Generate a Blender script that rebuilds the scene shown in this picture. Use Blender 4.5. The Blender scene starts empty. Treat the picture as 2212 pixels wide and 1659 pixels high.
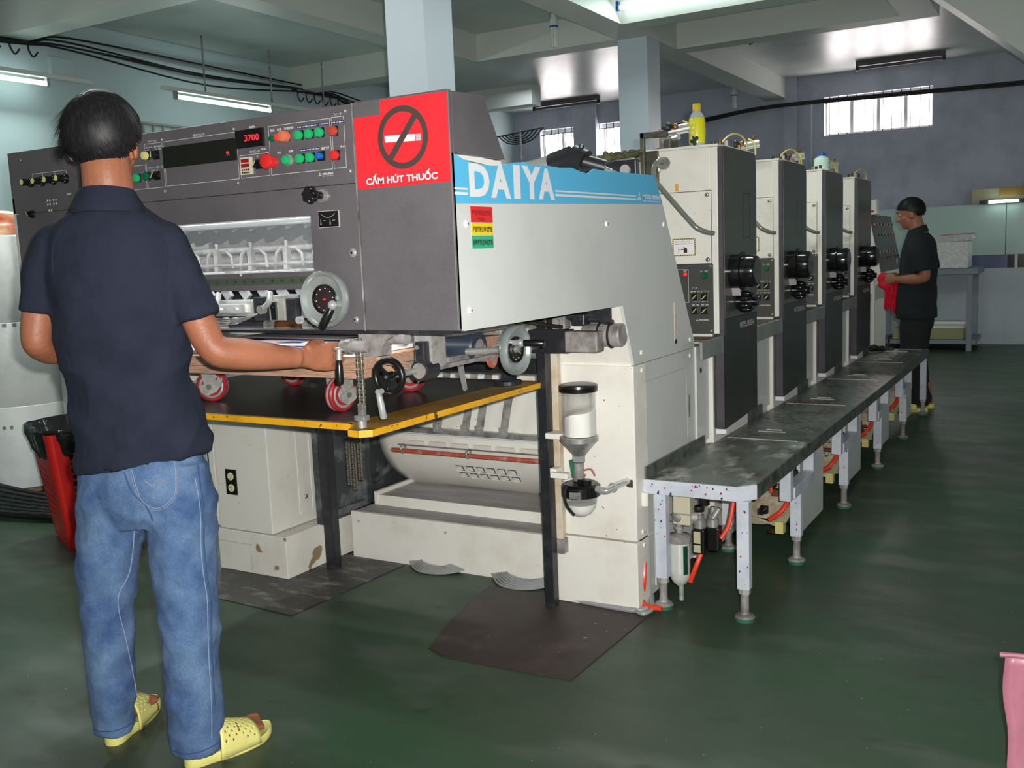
import bpy, bmesh, math, random
from mathutils import Vector, Matrix, Euler
random.seed(7)
SC = bpy.context.scene
COL = SC.collection
PI = math.pi
R_ = math.radians

# ------------------------------------------------------------------ camera
def make_camera():
    r, p, y = R_(-2.352), R_(7.636), R_(-30.443)
    cy, sy, cp, sp = math.cos(y), math.sin(y), math.cos(p), math.sin(p)
    F = Vector((sy*cp, cy*cp, -sp)); r0 = Vector((cy, -sy, 0)); u0 = r0.cross(F)
    Rt = r0*math.cos(r) + u0*math.sin(r); U = -r0*math.sin(r) + u0*math.cos(r)
    cd = bpy.data.cameras.new('camera'); cam = bpy.data.objects.new('camera', cd); COL.objects.link(cam)
    cd.sensor_width = 36; cd.sensor_fit = 'HORIZONTAL'; cd.lens = 2088/2212*36
    cd.clip_start = .02; cd.clip_end = 100
    m = Matrix((Rt, U, -F)).transposed().to_4x4(); m.translation = (0, 0, 1.3)
    cam.matrix_world = m
    SC.camera = cam
make_camera()

# ------------------------------------------------------------------ world, light, exposure
FLASH = 63
WORLD = .36
AMB = 1.0
w = bpy.data.worlds.new('world'); SC.world = w; w.use_nodes = True
bg = w.node_tree.nodes['Background']; bg.inputs[0].default_value = (.82, .88, .90, 1); bg.inputs[1].default_value = WORLD
def light(name, kind, loc, power, col=(1, 1, 1), size=(.1, .1), target=None, rot=None, spread=None):
    l = bpy.data.lights.new(name, kind); l.energy = power; l.color = col
    if kind == 'AREA':
        l.shape = 'RECTANGLE'; l.size, l.size_y = size
        if spread: l.spread = spread
    else:
        l.shadow_soft_size = size[0]
    o = bpy.data.objects.new(name, l); COL.objects.link(o); o.location = loc
    if target is not None:
        d = Vector(target)-Vector(loc); o.rotation_euler = d.to_track_quat('-Z', 'Y').to_euler()
    elif rot: o.rotation_euler = rot
    return o
# the camera's own flash, just beside the lens
light('camera_flash', 'AREA', (.045, .02, 1.345), FLASH, (1, .985, .95), (.03, .02), target=(-2.0, 3.4, .95), spread=R_(130))
# fluorescent battens of the bays over and behind the photographer
light('bay_tube', 'AREA', (-4.4, 3.2, 3.33), 48*AMB, (.93, 1, .96), (.1, 1.2), rot=(0, 0, 0))
light('bay_tube', 'AREA', (-1.6, 4.6, 3.33), 30*AMB, (.93, 1, .96), (1.2, .1), rot=(0, 0, 0))
light('bay_tube', 'AREA', (-5.6, 10.6, 3.33), 8*AMB, (.85, .93, 1), (1.2, .1), rot=(0, 0, 0))
light('bay_tube', 'AREA', (1.6, 9.0, 3.33), 24*AMB, (.93, 1, .96), (1.2, .1), rot=(0, 0, 0))
SC.view_settings.view_transform = 'Standard'; SC.view_settings.look = 'None'
SC.view_settings.gamma = 1; SC.view_settings.use_curve_mapping = False
SC.view_settings.exposure = 0.0

# ------------------------------------------------------------------ materials
def lin(c):
    return tuple(((v/255)/12.92 if v/255 <= .04045 else ((v/255+.055)/1.055)**2.4) for v in c)+(1,)
MATS = {}
def M(name, col, rough=.5, metal=0, var=None, vs=4, vlo=.45, vhi=.7, speck=None, ss=60, st=.7, sw=.03, bump=0, bs=40,
      stretch=None, emis=None, es=0, trans=0, alpha=1, coat=0, spec=.5, fine=0, fs=300):
    """procedural principled material: base colour, patches of `var`, spots of `speck`, fine grain, bump"""
    m = bpy.data.materials.new(name); m.use_nodes = True; nt = m.node_tree; N = nt.nodes; L = nt.links
    b = N['Principled BSDF']
    b.inputs['Base Color'].default_value = lin(col); b.inputs['Roughness'].default_value = rough
    b.inputs['Metallic'].default_value = metal; b.inputs['Specular IOR Level'].default_value = spec
    if coat: b.inputs['Coat Weight'].default_value = coat; b.inputs['Coat Roughness'].default_value = .08
    if trans: b.inputs['Transmission Weight'].default_value = trans
    if alpha < 1: b.inputs['Alpha'].default_value = alpha
    if emis: b.inputs['Emission Color'].default_value = lin(emis); b.inputs['Emission Strength'].default_value = es
    tc = N.new('ShaderNodeTexCoord'); src = tc.outputs['Object']
    if stretch:
        mp = N.new('ShaderNodeMapping'); mp.inputs['Scale'].default_value = stretch; L.new(src, mp.inputs[0]); src = mp.outputs[0]
    cur = None
    def noise(s, d=4):
        n = N.new('ShaderNodeTexNoise'); n.inputs['Scale'].default_value = s; n.inputs['Detail'].default_value = d
        n.inputs['Roughness'].default_value = .6; L.new(src, n.inputs['Vector']); return n.outputs['Fac']
    def mixc(fac, a, c2):
        x = N.new('ShaderNodeMix'); x.data_type = 'RGBA'; L.new(fac, x.inputs['Factor'])
        if a is None: x.inputs['A'].default_value = lin(col)
        else: L.new(a, x.inputs['A'])
        x.inputs['B'].default_value = lin(c2); return x.outputs['Result']
    def ramp(f, lo, hi):
        r = N.new('ShaderNodeValToRGB'); r.color_ramp.elements[0].position = lo; r.color_ramp.elements[1].position = hi
        L.new(f, r.inputs[0]); return r.outputs[0]
    if var: cur = mixc(ramp(noise(vs, 6), vlo, vhi), cur, var)
    if speck: cur = mixc(ramp(noise(ss, 2 if sw < .1 else 6), st, st+sw), cur, speck)
    if fine:
        f = noise(fs, 2); x = N.new('ShaderNodeMix'); x.data_type = 'RGBA'; x.blend_type = 'MULTIPLY'
        x.inputs['Factor'].default_value = fine
        if cur is None: x.inputs['A'].default_value = lin(col)
        else: L.new(cur, x.inputs['A'])
        g = ramp(f, .3, .7); L.new(g, x.inputs['B']); cur = x.outputs['Result']
    if cur is not None: L.new(cur, b.inputs['Base Color'])
    if bump:
        bn = N.new('ShaderNodeBump'); bn.inputs['Strength'].default_value = bump; bn.inputs['Distance'].default_value = .01
        L.new(noise(bs, 3), bn.inputs['Height']); L.new(bn.outputs[0], b.inputs['Normal'])
    MATS[name] = m
    return m
m_white = M('white_paint', (226, 224, 214), .42, var=(196, 190, 172), vs=3, vlo=.5, vhi=.85, speck=(120, 104, 80), ss=70, st=.74)
m_whitedirty = M('dusty_white_paint', (228, 225, 216), .5, var=(206, 198, 182), vs=5, vlo=.5, vhi=.85, speck=(120, 90, 60), ss=60, st=.745)
m_chipped = M('chipped_white_paint', (226, 223, 213), .5, speck=(150, 128, 96), ss=8, st=.66, sw=.02, var=(204, 196, 180), vs=5, vlo=.5, vhi=.85)
m_sidepanel = M('grey_white_paint', (204, 206, 202), .38, var=(188, 190, 186), vs=2, vlo=.45, vhi=.8, speck=(120, 104, 80), ss=60, st=.77)
m_dark = M('dark_grey_paint', (96, 92, 95), .38, var=(82, 78, 80), vs=2.5, fine=.12, fs=220)
m_coverlow = M('dark_lower_cover', (50, 52, 47), .34, var=(42, 44, 40), vs=4)
m_cover = M('dark_green_grey_cover', (80, 82, 76), .34, var=(64, 66, 60), vs=3, coat=.2)  # upper cover: lighter than the lower one, reflected light put into the colour
m_coveredge = M('cover_edge', (74, 70, 76), .35, var=(60, 56, 62), vs=5)
m_panel2 = M('instrument_panel_grey', (66, 66, 64), .45, fine=.1)
m_black = M('black_plastic', (18, 18, 18), .28)
m_blackiron = M('black_steel', (34, 35, 40), .38, var=(60, 60, 60), vs=14, vlo=.5, vhi=.75)
m_rubber = M('black_rubber', (22, 22, 22), .6)
m_steel = M('steel', (176, 176, 172), .32, .55, var=(96, 92, 86), vs=14, vlo=.45, vhi=.7)
m_chrome = M('chrome', (206, 208, 206), .16, .6)
m_cast = M('cast_aluminium', (176, 176, 168), .4, .4, var=(120, 118, 112), vs=12)
m_dusty = M('dusty_metal', (160, 156, 152), .55, .15, var=(112, 106, 102), vs=16, vlo=.4, vhi=.65)
m_motor = M('blue_grey_motor', (42, 52, 66), .35, var=(60, 64, 70), vs=12, vlo=.55, vhi=.8)
m_brass = M('rusty_brass', (150, 104, 70), .35, .8, var=(60, 50, 44), vs=20)
m_redrod = M('red_oxide_rod', (178, 84, 62), .5, var=(196, 170, 160), vs=16, vlo=.5, vhi=.75)
m_castframe = M('dusty_cast_iron', (62, 66, 68), .5, .2, var=(150, 152, 152), vs=7, vlo=.5, vhi=.8)
m_blue = M('sky_blue_vinyl', (88, 182, 224), .4)
m_lettering = M('white_vinyl', (222, 224, 226), .4)
m_red = M('red_vinyl', (238, 40, 48), .38)
m_signgrey = M('sign_brown_grey', (72, 58, 54), .4)
m_signlight = M('sign_grey', (176, 168, 168), .4)
m_yellow = M('yellow_black_edge_paint', (232, 170, 24), .42, var=(206, 148, 20), vs=8, speck=(70, 50, 20), ss=30, st=.66)
m_yellowdirty = M('worn_yellow_paint', (158, 116, 36), .45, var=(104, 78, 38), vs=9, vlo=.4, vhi=.75, speck=(200, 190, 160), ss=60, st=.7)
m_plate = M('black_lift_plate', (58, 54, 54), .33, spec=.3, var=(46, 44, 44), vs=4, speck=(150, 146, 136), ss=90, st=.73)
m_wood = M('pale_wood', (188, 150, 126), .6, var=(136, 100, 80), vs=12, stretch=(1, 8, 20))
m_paper = M('paper', (232, 230, 228), .6)
m_paperred = M('printed_red', (214, 60, 50), .5)
m_paperblue = M('printed_blue', (52, 62, 110), .5)
m_wheelred = M('red_polyurethane', (150, 40, 46), .4, spec=.3, var=(130, 34, 38), vs=20)
m_tread = M('worn_grey_tread', (176, 150, 150), .5)
m_zinc = M('zinc', (206, 206, 202), .28, .45, var=(150, 150, 146), vs=16)
m_green = M('green_button', (30, 160, 96), .3, emis=(20, 160, 90), es=.12)
m_greendark = M('dark_green_lamp', (14, 92, 60), .25)
m_redb = M('red_button', (206, 40, 40), .3)
m_redlit = M('lit_red_lamp', (220, 30, 24), .3, emis=(255, 40, 30), es=1.2)
m_orange = M('orange_button', (206, 110, 80), .35)
m_blueb = M('blue_button', (20, 96, 190), .25)
m_cream = M('cream_button', (214, 204, 130), .35)
m_limeb = M('pale_lime_cap', (200, 214, 130), .35)
m_line = M('white_print', (210, 210, 208), .5)
m_ledred = M('led_red', (255, 40, 50), .4, emis=(255, 30, 44), es=1.6)
m_smoke = M('smoked_window', (26, 26, 18), .12)
m_tape = M('navy_label_tape', (24, 34, 92), .4)
m_beige = M('beige_plastic', (190, 184, 160), .45)
m_stkred = M('sticker_red', (206, 42, 40), .4)
m_stkyel = M('sticker_yellow', (226, 200, 36), .4)
m_stkgrn = M('sticker_green', (52, 166, 122), .4)
m_ink = M('print_black', (34, 30, 26), .5)
m_inkred = M('print_dark_red', (140, 20, 34), .5)
m_navy = M('navy_polo_cloth', (43, 48, 64), .9, spec=.2, var=(35, 40, 55), vs=6, bump=.35, bs=700, fine=.18, fs=500)
m_navy2 = M('black_polo_cloth', (20, 26, 32), .85, bump=.2, bs=500)
m_trouser = M('black_trouser_cloth', (22, 22, 26), .85)
m_denim = M('blue_denim', (110, 140, 178), .9, var=(66, 96, 144), vs=8, vlo=.38, vhi=.66, fine=.45, fs=420, bump=.4, bs=420)
m_denimdark = M('dark_denim_seam', (56, 82, 122), .85, fine=.4, fs=300)
m_thread = M('pale_thread', (134, 152, 180), .8)
m_threadtan = M('tan_thread', (134, 128, 128), .7)
m_skin = M('tan_skin', (164, 104, 76), .5, var=(144, 86, 60), vs=9, vlo=.4, vhi=.75, bump=.12, bs=160)
m_skin2 = M('brown_skin', (160, 104, 78), .5, var=(160, 104, 78), vs=9)
m_hair = M('black_hair', (22, 21, 23), .5, spec=.35, stretch=(1, 1, .2), var=(40, 38, 42), vs=120)
m_slip = M('pale_yellow_foam', (228, 222, 134), .5, var=(214, 206, 120), vs=12)
m_binred = M('red_plastic', (186, 26, 24), .32, var=(160, 20, 20), vs=5)
m_bag = M('black_bin_liner', (18, 20, 20), .2, bump=.6, bs=16)
m_glass = M('clear_plastic', (235, 238, 235), .06, trans=.9, alpha=.28)
m_powder = M('white_powder', (240, 238, 232), .8)
m_orangehose = M('orange_hose', (226, 66, 40), .35)
m_clearhose = M('translucent_hose', (150, 146, 120), .25)
m_brown = M('brown_mat', (58, 48, 46), .55, var=(84, 70, 62), vs=5, vlo=.5, vhi=.75, speck=(170, 160, 150), ss=40, st=.72)
m_mat = M('dusty_black_mat', (54, 52, 50), .5, var=(128, 124, 118), vs=6, vlo=.52, vhi=.72, stretch=(1, 3, 1), speck=(190, 186, 176), ss=70, st=.7)
m_deck = M('worn_tread_plate', (92, 102, 96), .34, .0, var=(74, 56, 50), vs=5, vlo=.45, vhi=.65, speck=(110, 122, 114), ss=38, st=.56, bump=.3, bs=60)
m_decknear = M('worn_powdered_plate', (104, 112, 104), .38, .0, var=(80, 60, 52), vs=5, vlo=.45, vhi=.66, speck=(200, 204, 198), ss=6, st=.50, sw=.2, bump=.3, bs=60, stretch=(1.4, .7, 1))
m_decklip = M('dark_worn_lip', (92, 98, 92), .4, .0, var=(44, 38, 36), vs=16)
m_leg = M('chipped_pale_blue_paint', (204, 208, 216), .4, speck=(84, 50, 50), ss=50, st=.70, var=(176, 182, 194), vs=6)
m_legred = M('paint_spot_red', (190, 24, 56), .4)
m_legblue = M('paint_spot_blue', (30, 60, 110), .4)
m_foot = M('green_rubber_foot', (30, 110, 78), .5, var=(70, 90, 76), vs=16)
m_pinkmat = M('pink_card', (196, 124, 142), .45, var=(140, 78, 96), vs=3.5, vlo=.4, vhi=.7, stretch=(1.2, 1, .6), coat=.3)
m_redcloth = M('red_rag', (226, 30, 58), .8, bump=.8, bs=60)
m_cardboard = M('cardboard', (150, 120, 60), .7)
m_creamboard = M('cream_board', (176, 170, 140), .6)
m_wrap = M('shrink_wrap_paper', (214, 210, 210), .16, var=(236, 236, 240), vs=26, bump=1, bs=36)
m_rollwrap = M('paper_roll_wrap', (232, 234, 232), .34, var=(206, 214, 214), vs=3, bump=.25, bs=9)
m_print = M('faint_grey_print', (120, 124, 130), .5)
m_cable = M('black_cable', (24, 26, 28), .5)
m_greycable = M('grey_cable', (150, 152, 150), .4)
m_lamp = M('white_enamel', (214, 216, 210), .4)
m_lampoff = M('dark_batten', (96, 90, 98), .5)
m_tube = M('lit_tube', (255, 255, 255), .4, emis=(235, 255, 250), es=7)
m_pane = M('daylight_pane', (255, 255, 255), .4, emis=(255, 246, 246), es=16)
m_wall = M('pale_cyan_wall', (186, 206, 208), .55, var=(181, 201, 203), vs=2)
m_farwall = M('lavender_grey_wall', (182, 184, 200), .55, var=(152, 160, 176), vs=2)
m_ceil = M('ceiling_paint', (200, 206, 202), .34, var=(178, 188, 184), vs=1.5)
m_beam = M('beam_paint', (204, 208, 202), .5)
m_pillar = M('pillar_paint', (188, 198, 208), .45)
m_tile = M('glossy_partition', (190, 212, 206), .12, bump=.08, bs=3)
m_lower = M('partition_lower', (178, 188, 194), .4)
m_blueglass = M('blue_band_glass', (70, 84, 124), .2)
m_darkglass = M('dark_band_glass', (22, 18, 28), .15)
m_steeltable = M('grey_painted_steel', (128, 136, 146), .45)
m_basket = M('olive_basket', (150, 150, 104), .6)
m_botlabel = M('yellow_green_label', (214, 210, 20), .3)
m_botclear = M('clear_bottle_plastic', (200, 206, 200), .1, alpha=.6)
m_botcap = M('yellow_cap', (206, 178, 40), .35)
m_botmint = M('mint_bottle', (196, 222, 208), .35)
m_bluecap = M('blue_cap', (28, 72, 170), .35)
m_mark = M('orange_mark', (222, 160, 70), .6)
m_hose2 = M('yellow_tube', (206, 190, 110), .4)

def floor_material():
    m = bpy.data.materials.new('green_epoxy_floor'); m.use_nodes = True; nt = m.node_tree; N = nt.nodes; L = nt.links
    b = N['Principled BSDF']; tc = N.new('ShaderNodeTexCoord'); b.inputs['Specular IOR Level'].default_value = .35
    def noise(s, d, mapscale=(1, 1, 1), rot=0):
        mp = N.new('ShaderNodeMapping'); mp.inputs['Scale'].default_value = mapscale; mp.inputs['Rotation'].default_value = (0, 0, rot)
        L.new(tc.outputs['Object'], mp.inputs[0])
        n = N.new('ShaderNodeTexNoise'); n.inputs['Scale'].default_value = s; n.inputs['Detail'].default_value = d
        L.new(mp.outputs[0], n.inputs['Vector']); return n.outputs['Fac']
    def ramp(f, lo, hi, a=(0, 0, 0, 1), c=(1, 1, 1, 1)):
        r = N.new('ShaderNodeValToRGB'); e = r.color_ramp.elements; e[0].position = lo; e[1].position = hi; e[0].color = a; e[1].color = c
        L.new(f, r.inputs[0]); return r.outputs[0]
    def mix(f, a, c2):
        x = N.new('ShaderNodeMix'); x.data_type = 'RGBA'; L.new(f, x.inputs['Factor'])
        if isinstance(a, tuple): x.inputs['A'].default_value = a
        else: L.new(a, x.inputs['A'])
        x.inputs['B'].default_value = c2; return x.outputs['Result']
    c = mix(ramp(noise(1.1, 5), .35, .68), lin((52, 80, 56)), lin((60, 70, 58)))
    c = mix(ramp(noise(2.0, 8, (1, 2.2, 1), .9), .55, .95), c, lin((100, 108, 100)))
    c = mix(ramp(noise(4.5, 6, (1, 2, 1), -.5), .62, .8), c, lin((52, 44, 38)))
    c = mix(ramp(noise(80, 2), .745, .77), c, lin((176, 190, 180)))
    L.new(c, b.inputs['Base Color'])
    L.new(ramp(noise(3, 5, (1, 2, 1), .6), .3, .8, (.34, .34, .34, 1), (.58, .58, .58, 1)), b.inputs['Roughness'])
    bn = N.new('ShaderNodeBump'); bn.inputs['Strength'].default_value = .04; bn.inputs['Distance'].default_value = .02
    L.new(noise(5, 4), bn.inputs['Height']); L.new(bn.outputs[0], b.inputs['Normal'])
    return m
m_floor = floor_material()

# ------------------------------------------------------------------ building helpers
W = {}          # world matrix of every thing and part
def tag(o, label=None, cat=None, group=None, kind=None):
    if label: o['label'] = label
    if cat: o['category'] = cat
    if group: o['group'] = group
    if kind: o['kind'] = kind
    return o
def T(name, label, cat, loc=(0, 0, 0), rotz=0, group=None, mat=None):
    """an Empty at a thing's base that parents its parts"""
    o = bpy.data.objects.new(name, None); COL.objects.link(o)
    m = mat if mat is not None else Matrix.Translation(loc) @ Matrix.Rotation(rotz, 4, 'Z')
    o.matrix_world = m; W[o] = m.copy(); o.empty_display_size = .05
    return tag(o, label, cat, group)
def mesh_of(bm, name, smooth=False):
    me = bpy.data.meshes.new(name)
    bm.normal_update(); bm.to_mesh(me); bm.free()
    if smooth:
        for p in me.polygons: p.use_smooth = True
        try: me.set_sharp_from_angle(angle=R_(40))
        except Exception: pass
    return me
def obj(name, bm, mat, parent=None, smooth=False, local=False, label=None, kind=None):
    """link a bmesh (in world coordinates unless local) as ONE mesh object under parent"""
    if parent is not None and not local:
        bmesh.ops.transform(bm, matrix=W[parent].inverted(), verts=bm.verts)
    me = mesh_of(bm, name, smooth)
    for m in (mat if isinstance(mat, (list, tuple)) else [mat]): me.materials.append(m)
    o = bpy.data.objects.new(name, me); COL.objects.link(o)
    if parent is not None: o.parent = parent; W[o] = W[parent].copy()
    else: W[o] = Matrix()
    if label: o['label'] = label
    if kind: o['kind'] = kind
    return o
def inst(name, me, parent, mw, label=None):
    """another object on an existing mesh, placed by its world matrix"""
    o = bpy.data.objects.new(name, me); COL.objects.link(o)
    o.parent = parent; o.matrix_local = W[parent].inverted() @ mw; W[o] = mw.copy()
    if label: o['label'] = label
    return o
def copy_tree(o, parent=None):
    c = o.copy(); COL.objects.link(c)
    if parent is not None: c.parent = parent
    for ch in list(o.children): copy_tree(ch, c)
    return c
def setmi(faces, mi):
    for f in faces: f.material_index = mi
def B(bm, x0, x1, y0, y1, z0, z1, bev=0, mi=0, rot=None, seg=2):
    """box from corners; rot = (axis, angle) about its centre"""
    c = Vector(((x0+x1)/2, (y0+y1)/2, (z0+z1)/2))
    m = Matrix.Translation(c)
    if rot: m = m @ (rot if isinstance(rot, Matrix) else Matrix.Rotation(rot[1], 4, rot[0]))
    m = m @ Matrix.Diagonal((abs(x1-x0), abs(y1-y0), abs(z1-z0), 1))
    r = bmesh.ops.create_cube(bm, size=1, matrix=m); vs = r['verts']
    fs = list({f for v in vs for f in v.link_faces}); setmi(fs, mi)
    if bev:
        es = list({e for v in vs for e in v.link_edges})
        rr = bmesh.ops.bevel(bm, geom=es, offset=bev, segments=seg, affect='EDGES', profile=.5)
        setmi(rr['faces'], mi)
    return fs
def frame_to(d):
    return Vector(d).normalized().to_track_quat('Z', 'Y').to_matrix().to_4x4()
def CY(bm, p0, p1, r, r2=None, n=20, mi=0, caps=True):
    p0, p1 = Vector(p0), Vector(p1); d = p1-p0
    m = Matrix.Translation((p0+p1)/2) @ frame_to(d)
    r = bmesh.ops.create_cone(bm, cap_ends=caps, segments=n, radius1=r, radius2=r if r2 is None else r2, depth=d.length, matrix=m)
    setmi({f for v in r['verts'] for f in v.link_faces}, mi)
def SP(bm, c, r, scale=(1, 1, 1), n=16, mi=0, rot=None):
    m = Matrix.Translation(c)
    if rot is not None: m = m @ rot
    m = m @ Matrix.Diagonal((scale[0], scale[1], scale[2], 1))
    r = bmesh.ops.create_uvsphere(bm, u_segments=n, v_segments=max(6, n*2//3), radius=r, matrix=m)
    setmi({f for v in r['verts'] for f in v.link_faces}, mi)
def TO(bm, c, axis, R, r, n=36, k=10, mi=0):
    """torus"""
    m = Matrix.Translation(c) @ frame_to(axis); rings = []
    for i in range(n):
        a = 2*PI*i/n; ring = []
        for j in range(k):
            b = 2*PI*j/k
            ring.append(bm.verts.new(m @ Vector(((R+r*math.cos(b))*math.cos(a), (R+r*math.cos(b))*math.sin(a), r*math.sin(b)))))
        rings.append(ring)
    for i in range(n):
        for j in range(k):
            f = bm.faces.new((rings[i][j], rings[(i+1) % n][j], rings[(i+1) % n][(j+1) % k], rings[i][(j+1) % k])); f.material_index = mi
def PR(bm, poly, axis, a, b, mi=0):
    """prism: polygon in the plane normal to axis ('x': (y,z), 'y': (x,z), 'z': (x,y)) from a to b"""
    def P3(p, t):
        return Vector((t, p[0], p[1])) if axis == 'x' else Vector((p[0], t, p[1])) if axis == 'y' else Vector((p[0], p[1], t))
    v0 = [bm.verts.new(P3(p, a)) for p in poly]; v1 = [bm.verts.new(P3(p, b)) for p in poly]; n = len(poly)
    fs = [bm.faces.new(v0), bm.faces.new(v1[::-1])]
    for i in range(n): fs.append(bm.faces.new((v0[i], v1[i], v1[(i+1) % n], v0[(i+1) % n])))
    setmi(fs, mi)
    bmesh.ops.recalc_face_normals(bm, faces=fs)
    return fs
def LA(bm, c, axis, prof, n=24, mi=0, mis=None):
    """lathe: profile [(radius, height)] about axis through c"""
    m = Matrix.Translation(c) @ frame_to(axis); rings = []
    for (r, h) in prof:
        rings.append([bm.verts.new(m @ Vector((max(r, 1e-5)*math.cos(2*PI*i/n), max(r, 1e-5)*math.sin(2*PI*i/n), h))) for i in range(n)])
    for k in range(len(prof)-1):
        for i in range(n):
            f = bm.faces.new((rings[k][i], rings[k][(i+1) % n], rings[k+1][(i+1) % n], rings[k+1][i])); f.material_index = mis[k] if mis else mi
    if prof[0][0] > 1e-4: bm.faces.new(rings[0][::-1]).material_index = mis[0] if mis else mi
    if prof[-1][0] > 1e-4: bm.faces.new(rings[-1]).material_index = mis[-1] if mis else mi
def spline(pts, k=6):
    """Catmull-Rom through points"""
    P = [Vector(p) for p in pts]; out = []
    if len(P) < 3: return P
    for i in range(len(P)-1):
        a = P[max(i-1, 0)]; b = P[i]; c = P[i+1]; d = P[min(i+2, len(P)-1)]
        for j in range(k):
            t = j/k
            out.append(.5*((2*b)+(c-a)*t+(2*a-5*b+4*c-d)*t*t+(3*b-a-3*c+d)*t**3))
    out.append(P[-1]); return out
def TU(bm, pts, r, n=8, mi=0, smooth=True, k=6, closed=False):
    """tube along points; r a radius or a list of radii"""
    P = spline(pts, k) if smooth else [Vector(p) for p in pts]
    m = len(P); rr = r if isinstance(r, (list, tuple)) else None
    up = None; rings = []
    for i, p in enumerate(P):
        d = (P[min(i+1, m-1)]-P[max(i-1, 0)]).normalized()
        if up is None: up = d.orthogonal().normalized()
        up = (up-d*up.dot(d)).normalized(); s = d.cross(up)
        if rr:
            t = i/(m-1)*(len(rr)-1); q = int(min(t, len(rr)-2)); rad = rr[q]+(rr[q+1]-rr[q])*(t-q)
        else: rad = r
        rings.append([bm.verts.new(p+(up*math.cos(2*PI*j/n)+s*math.sin(2*PI*j/n))*rad) for j in range(n)])
    for i in range(m-1):
        for j in range(n):
            f = bm.faces.new((rings[i][j], rings[i][(j+1) % n], rings[i+1][(j+1) % n], rings[i+1][j])); f.material_index = mi
    f = bm.faces.new(rings[0][::-1]); f.material_index = mi
    f = bm.faces.new(rings[-1]); f.material_index = mi
def LIMB(bm, rings, n=20, mi=0, k=4):
    """loft of ellipses: rings = [(centre, side vector*halfwidth, front vector*halfdepth)]"""
    C_ = spline([r[0] for r in rings], k); A_ = spline([r[1] for r in rings], k); B_ = spline([r[2] for r in rings], k)
    R = [[bm.verts.new(c+a*math.cos(2*PI*j/n)+b*math.sin(2*PI*j/n)) for j in range(n)] for c, a, b in zip(C_, A_, B_)]
    fs = []
    for i in range(len(R)-1):
        for j in range(n): fs.append(bm.faces.new((R[i][j], R[i][(j+1) % n], R[i+1][(j+1) % n], R[i+1][j])))
    fs.append(bm.faces.new(R[0][::-1])); fs.append(bm.faces.new(R[-1])); setmi(fs, mi)
    bmesh.ops.recalc_face_normals(bm, faces=fs)
def HOLED(bm, f, u0, u1, v0, v1, nu, nv, hole, n8=True, mi=0):
    """a sheet mapped by f(u,v) made of cells; hole(i,j) gives (fraction u, fraction v) of the hole or None"""
    du, dv = (u1-u0)/nu, (v1-v0)/nv; cache = {}
    def V(u, v):
        k = (round(u, 6), round(v, 6))
        if k not in cache: cache[k] = bm.verts.new(f(u, v))
        return cache[k]
    for i in range(nu):
        for j in range(nv):
            a, b = u0+i*du, v0+j*dv
            c = [V(a+du, b+dv), V(a, b+dv), V(a, b), V(a+du, b)]
            h = hole(i, j)
            if not h: bm.faces.new(c).material_index = mi; continue
            cu, cv = a+du/2, b+dv/2; ru, rv = du*h[0]/2, dv*h[1]/2
            if n8:
                hv = [V(cu+ru*math.cos(R_(22.5+45*t)), cv+rv*math.sin(R_(22.5+45*t))) for t in range(8)]
                for t in range(4):
                    bm.faces.new((c[t], hv[2*t+1], hv[2*t])).material_index = mi
                    bm.faces.new((c[t], c[(t+1) % 4], hv[(2*t+2) % 8], hv[2*t+1])).material_index = mi
            else:
                hv = [V(cu+ru, cv+rv), V(cu-ru, cv+rv), V(cu-ru, cv-rv), V(cu+ru, cv-rv)]
                for t in range(4): bm.faces.new((c[t], c[(t+1) % 4], hv[(t+1) % 4], hv[t])).material_index = mi
def solid(o, t, off=-1):
    md = o.modifiers.new('solidify', 'SOLIDIFY'); md.thickness = t; md.offset = off; return o
def NB(): return bmesh.new()

# flat lettering: a curve text turned to mesh, fitted into a box (w x h) on a plane
FR = Matrix(((1, 0, 0, 0), (0, 0, -1, 0), (0, 1, 0, 0), (0, 0, 0, 1)))      # reads along +X, up +Z, faces -Y
SR = Matrix(((0, 0, 1, 0), (1, 0, 0, 0), (0, 1, 0, 0), (0, 0, 0, 1)))       # reads along +Y, up +Z, faces +X
_tc = {}
def text_mesh(s, bold=0):
    key = (s, bold)
    if key not in _tc:
        c = bpy.data.curves.new('t', 'FONT'); c.body = s; c.size = 1; c.offset = bold; c.resolution_u = 3
        o = bpy.data.objects.new('t', c); COL.objects.link(o)
        bpy.context.view_layer.update()
        me = bpy.data.meshes.new_from_object(o.evaluated_get(bpy.context.evaluated_depsgraph_get()))
        bpy.data.objects.remove(o); _tc[key] = me
    return _tc[key]
def TX(bm, s, x, y, w, h, R, org, bold=0, lift=0, mi=0):
    """add lettering to bm; (x, y) lower left of the box in the plane R at org"""
    me = text_mesh(s, bold)
    if not me.vertices: return
    xs = [v.co.x for v in me.vertices]; ys = [v.co.y for v in me.vertices]
    x0, x1, y0, y1 = min(xs), max(xs), min(ys), max(ys)
    sx = w/max(x1-x0, 1e-6) if w else None; sy = h/max(y1-y0, 1e-6) if h else None
    if sx is None: sx = sy
    if sy is None: sy = sx
    m = Matrix.Translation(org) @ R
    vs = [bm.verts.new(m @ Vector((x+(v.co.x-x0)*sx, y+(v.co.y-y0)*sy, lift))) for v in me.vertices]
    for p in me.polygons:
        try: bm.faces.new([vs[i] for i in p.vertices]).material_index = mi
        except ValueError: pass
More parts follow.
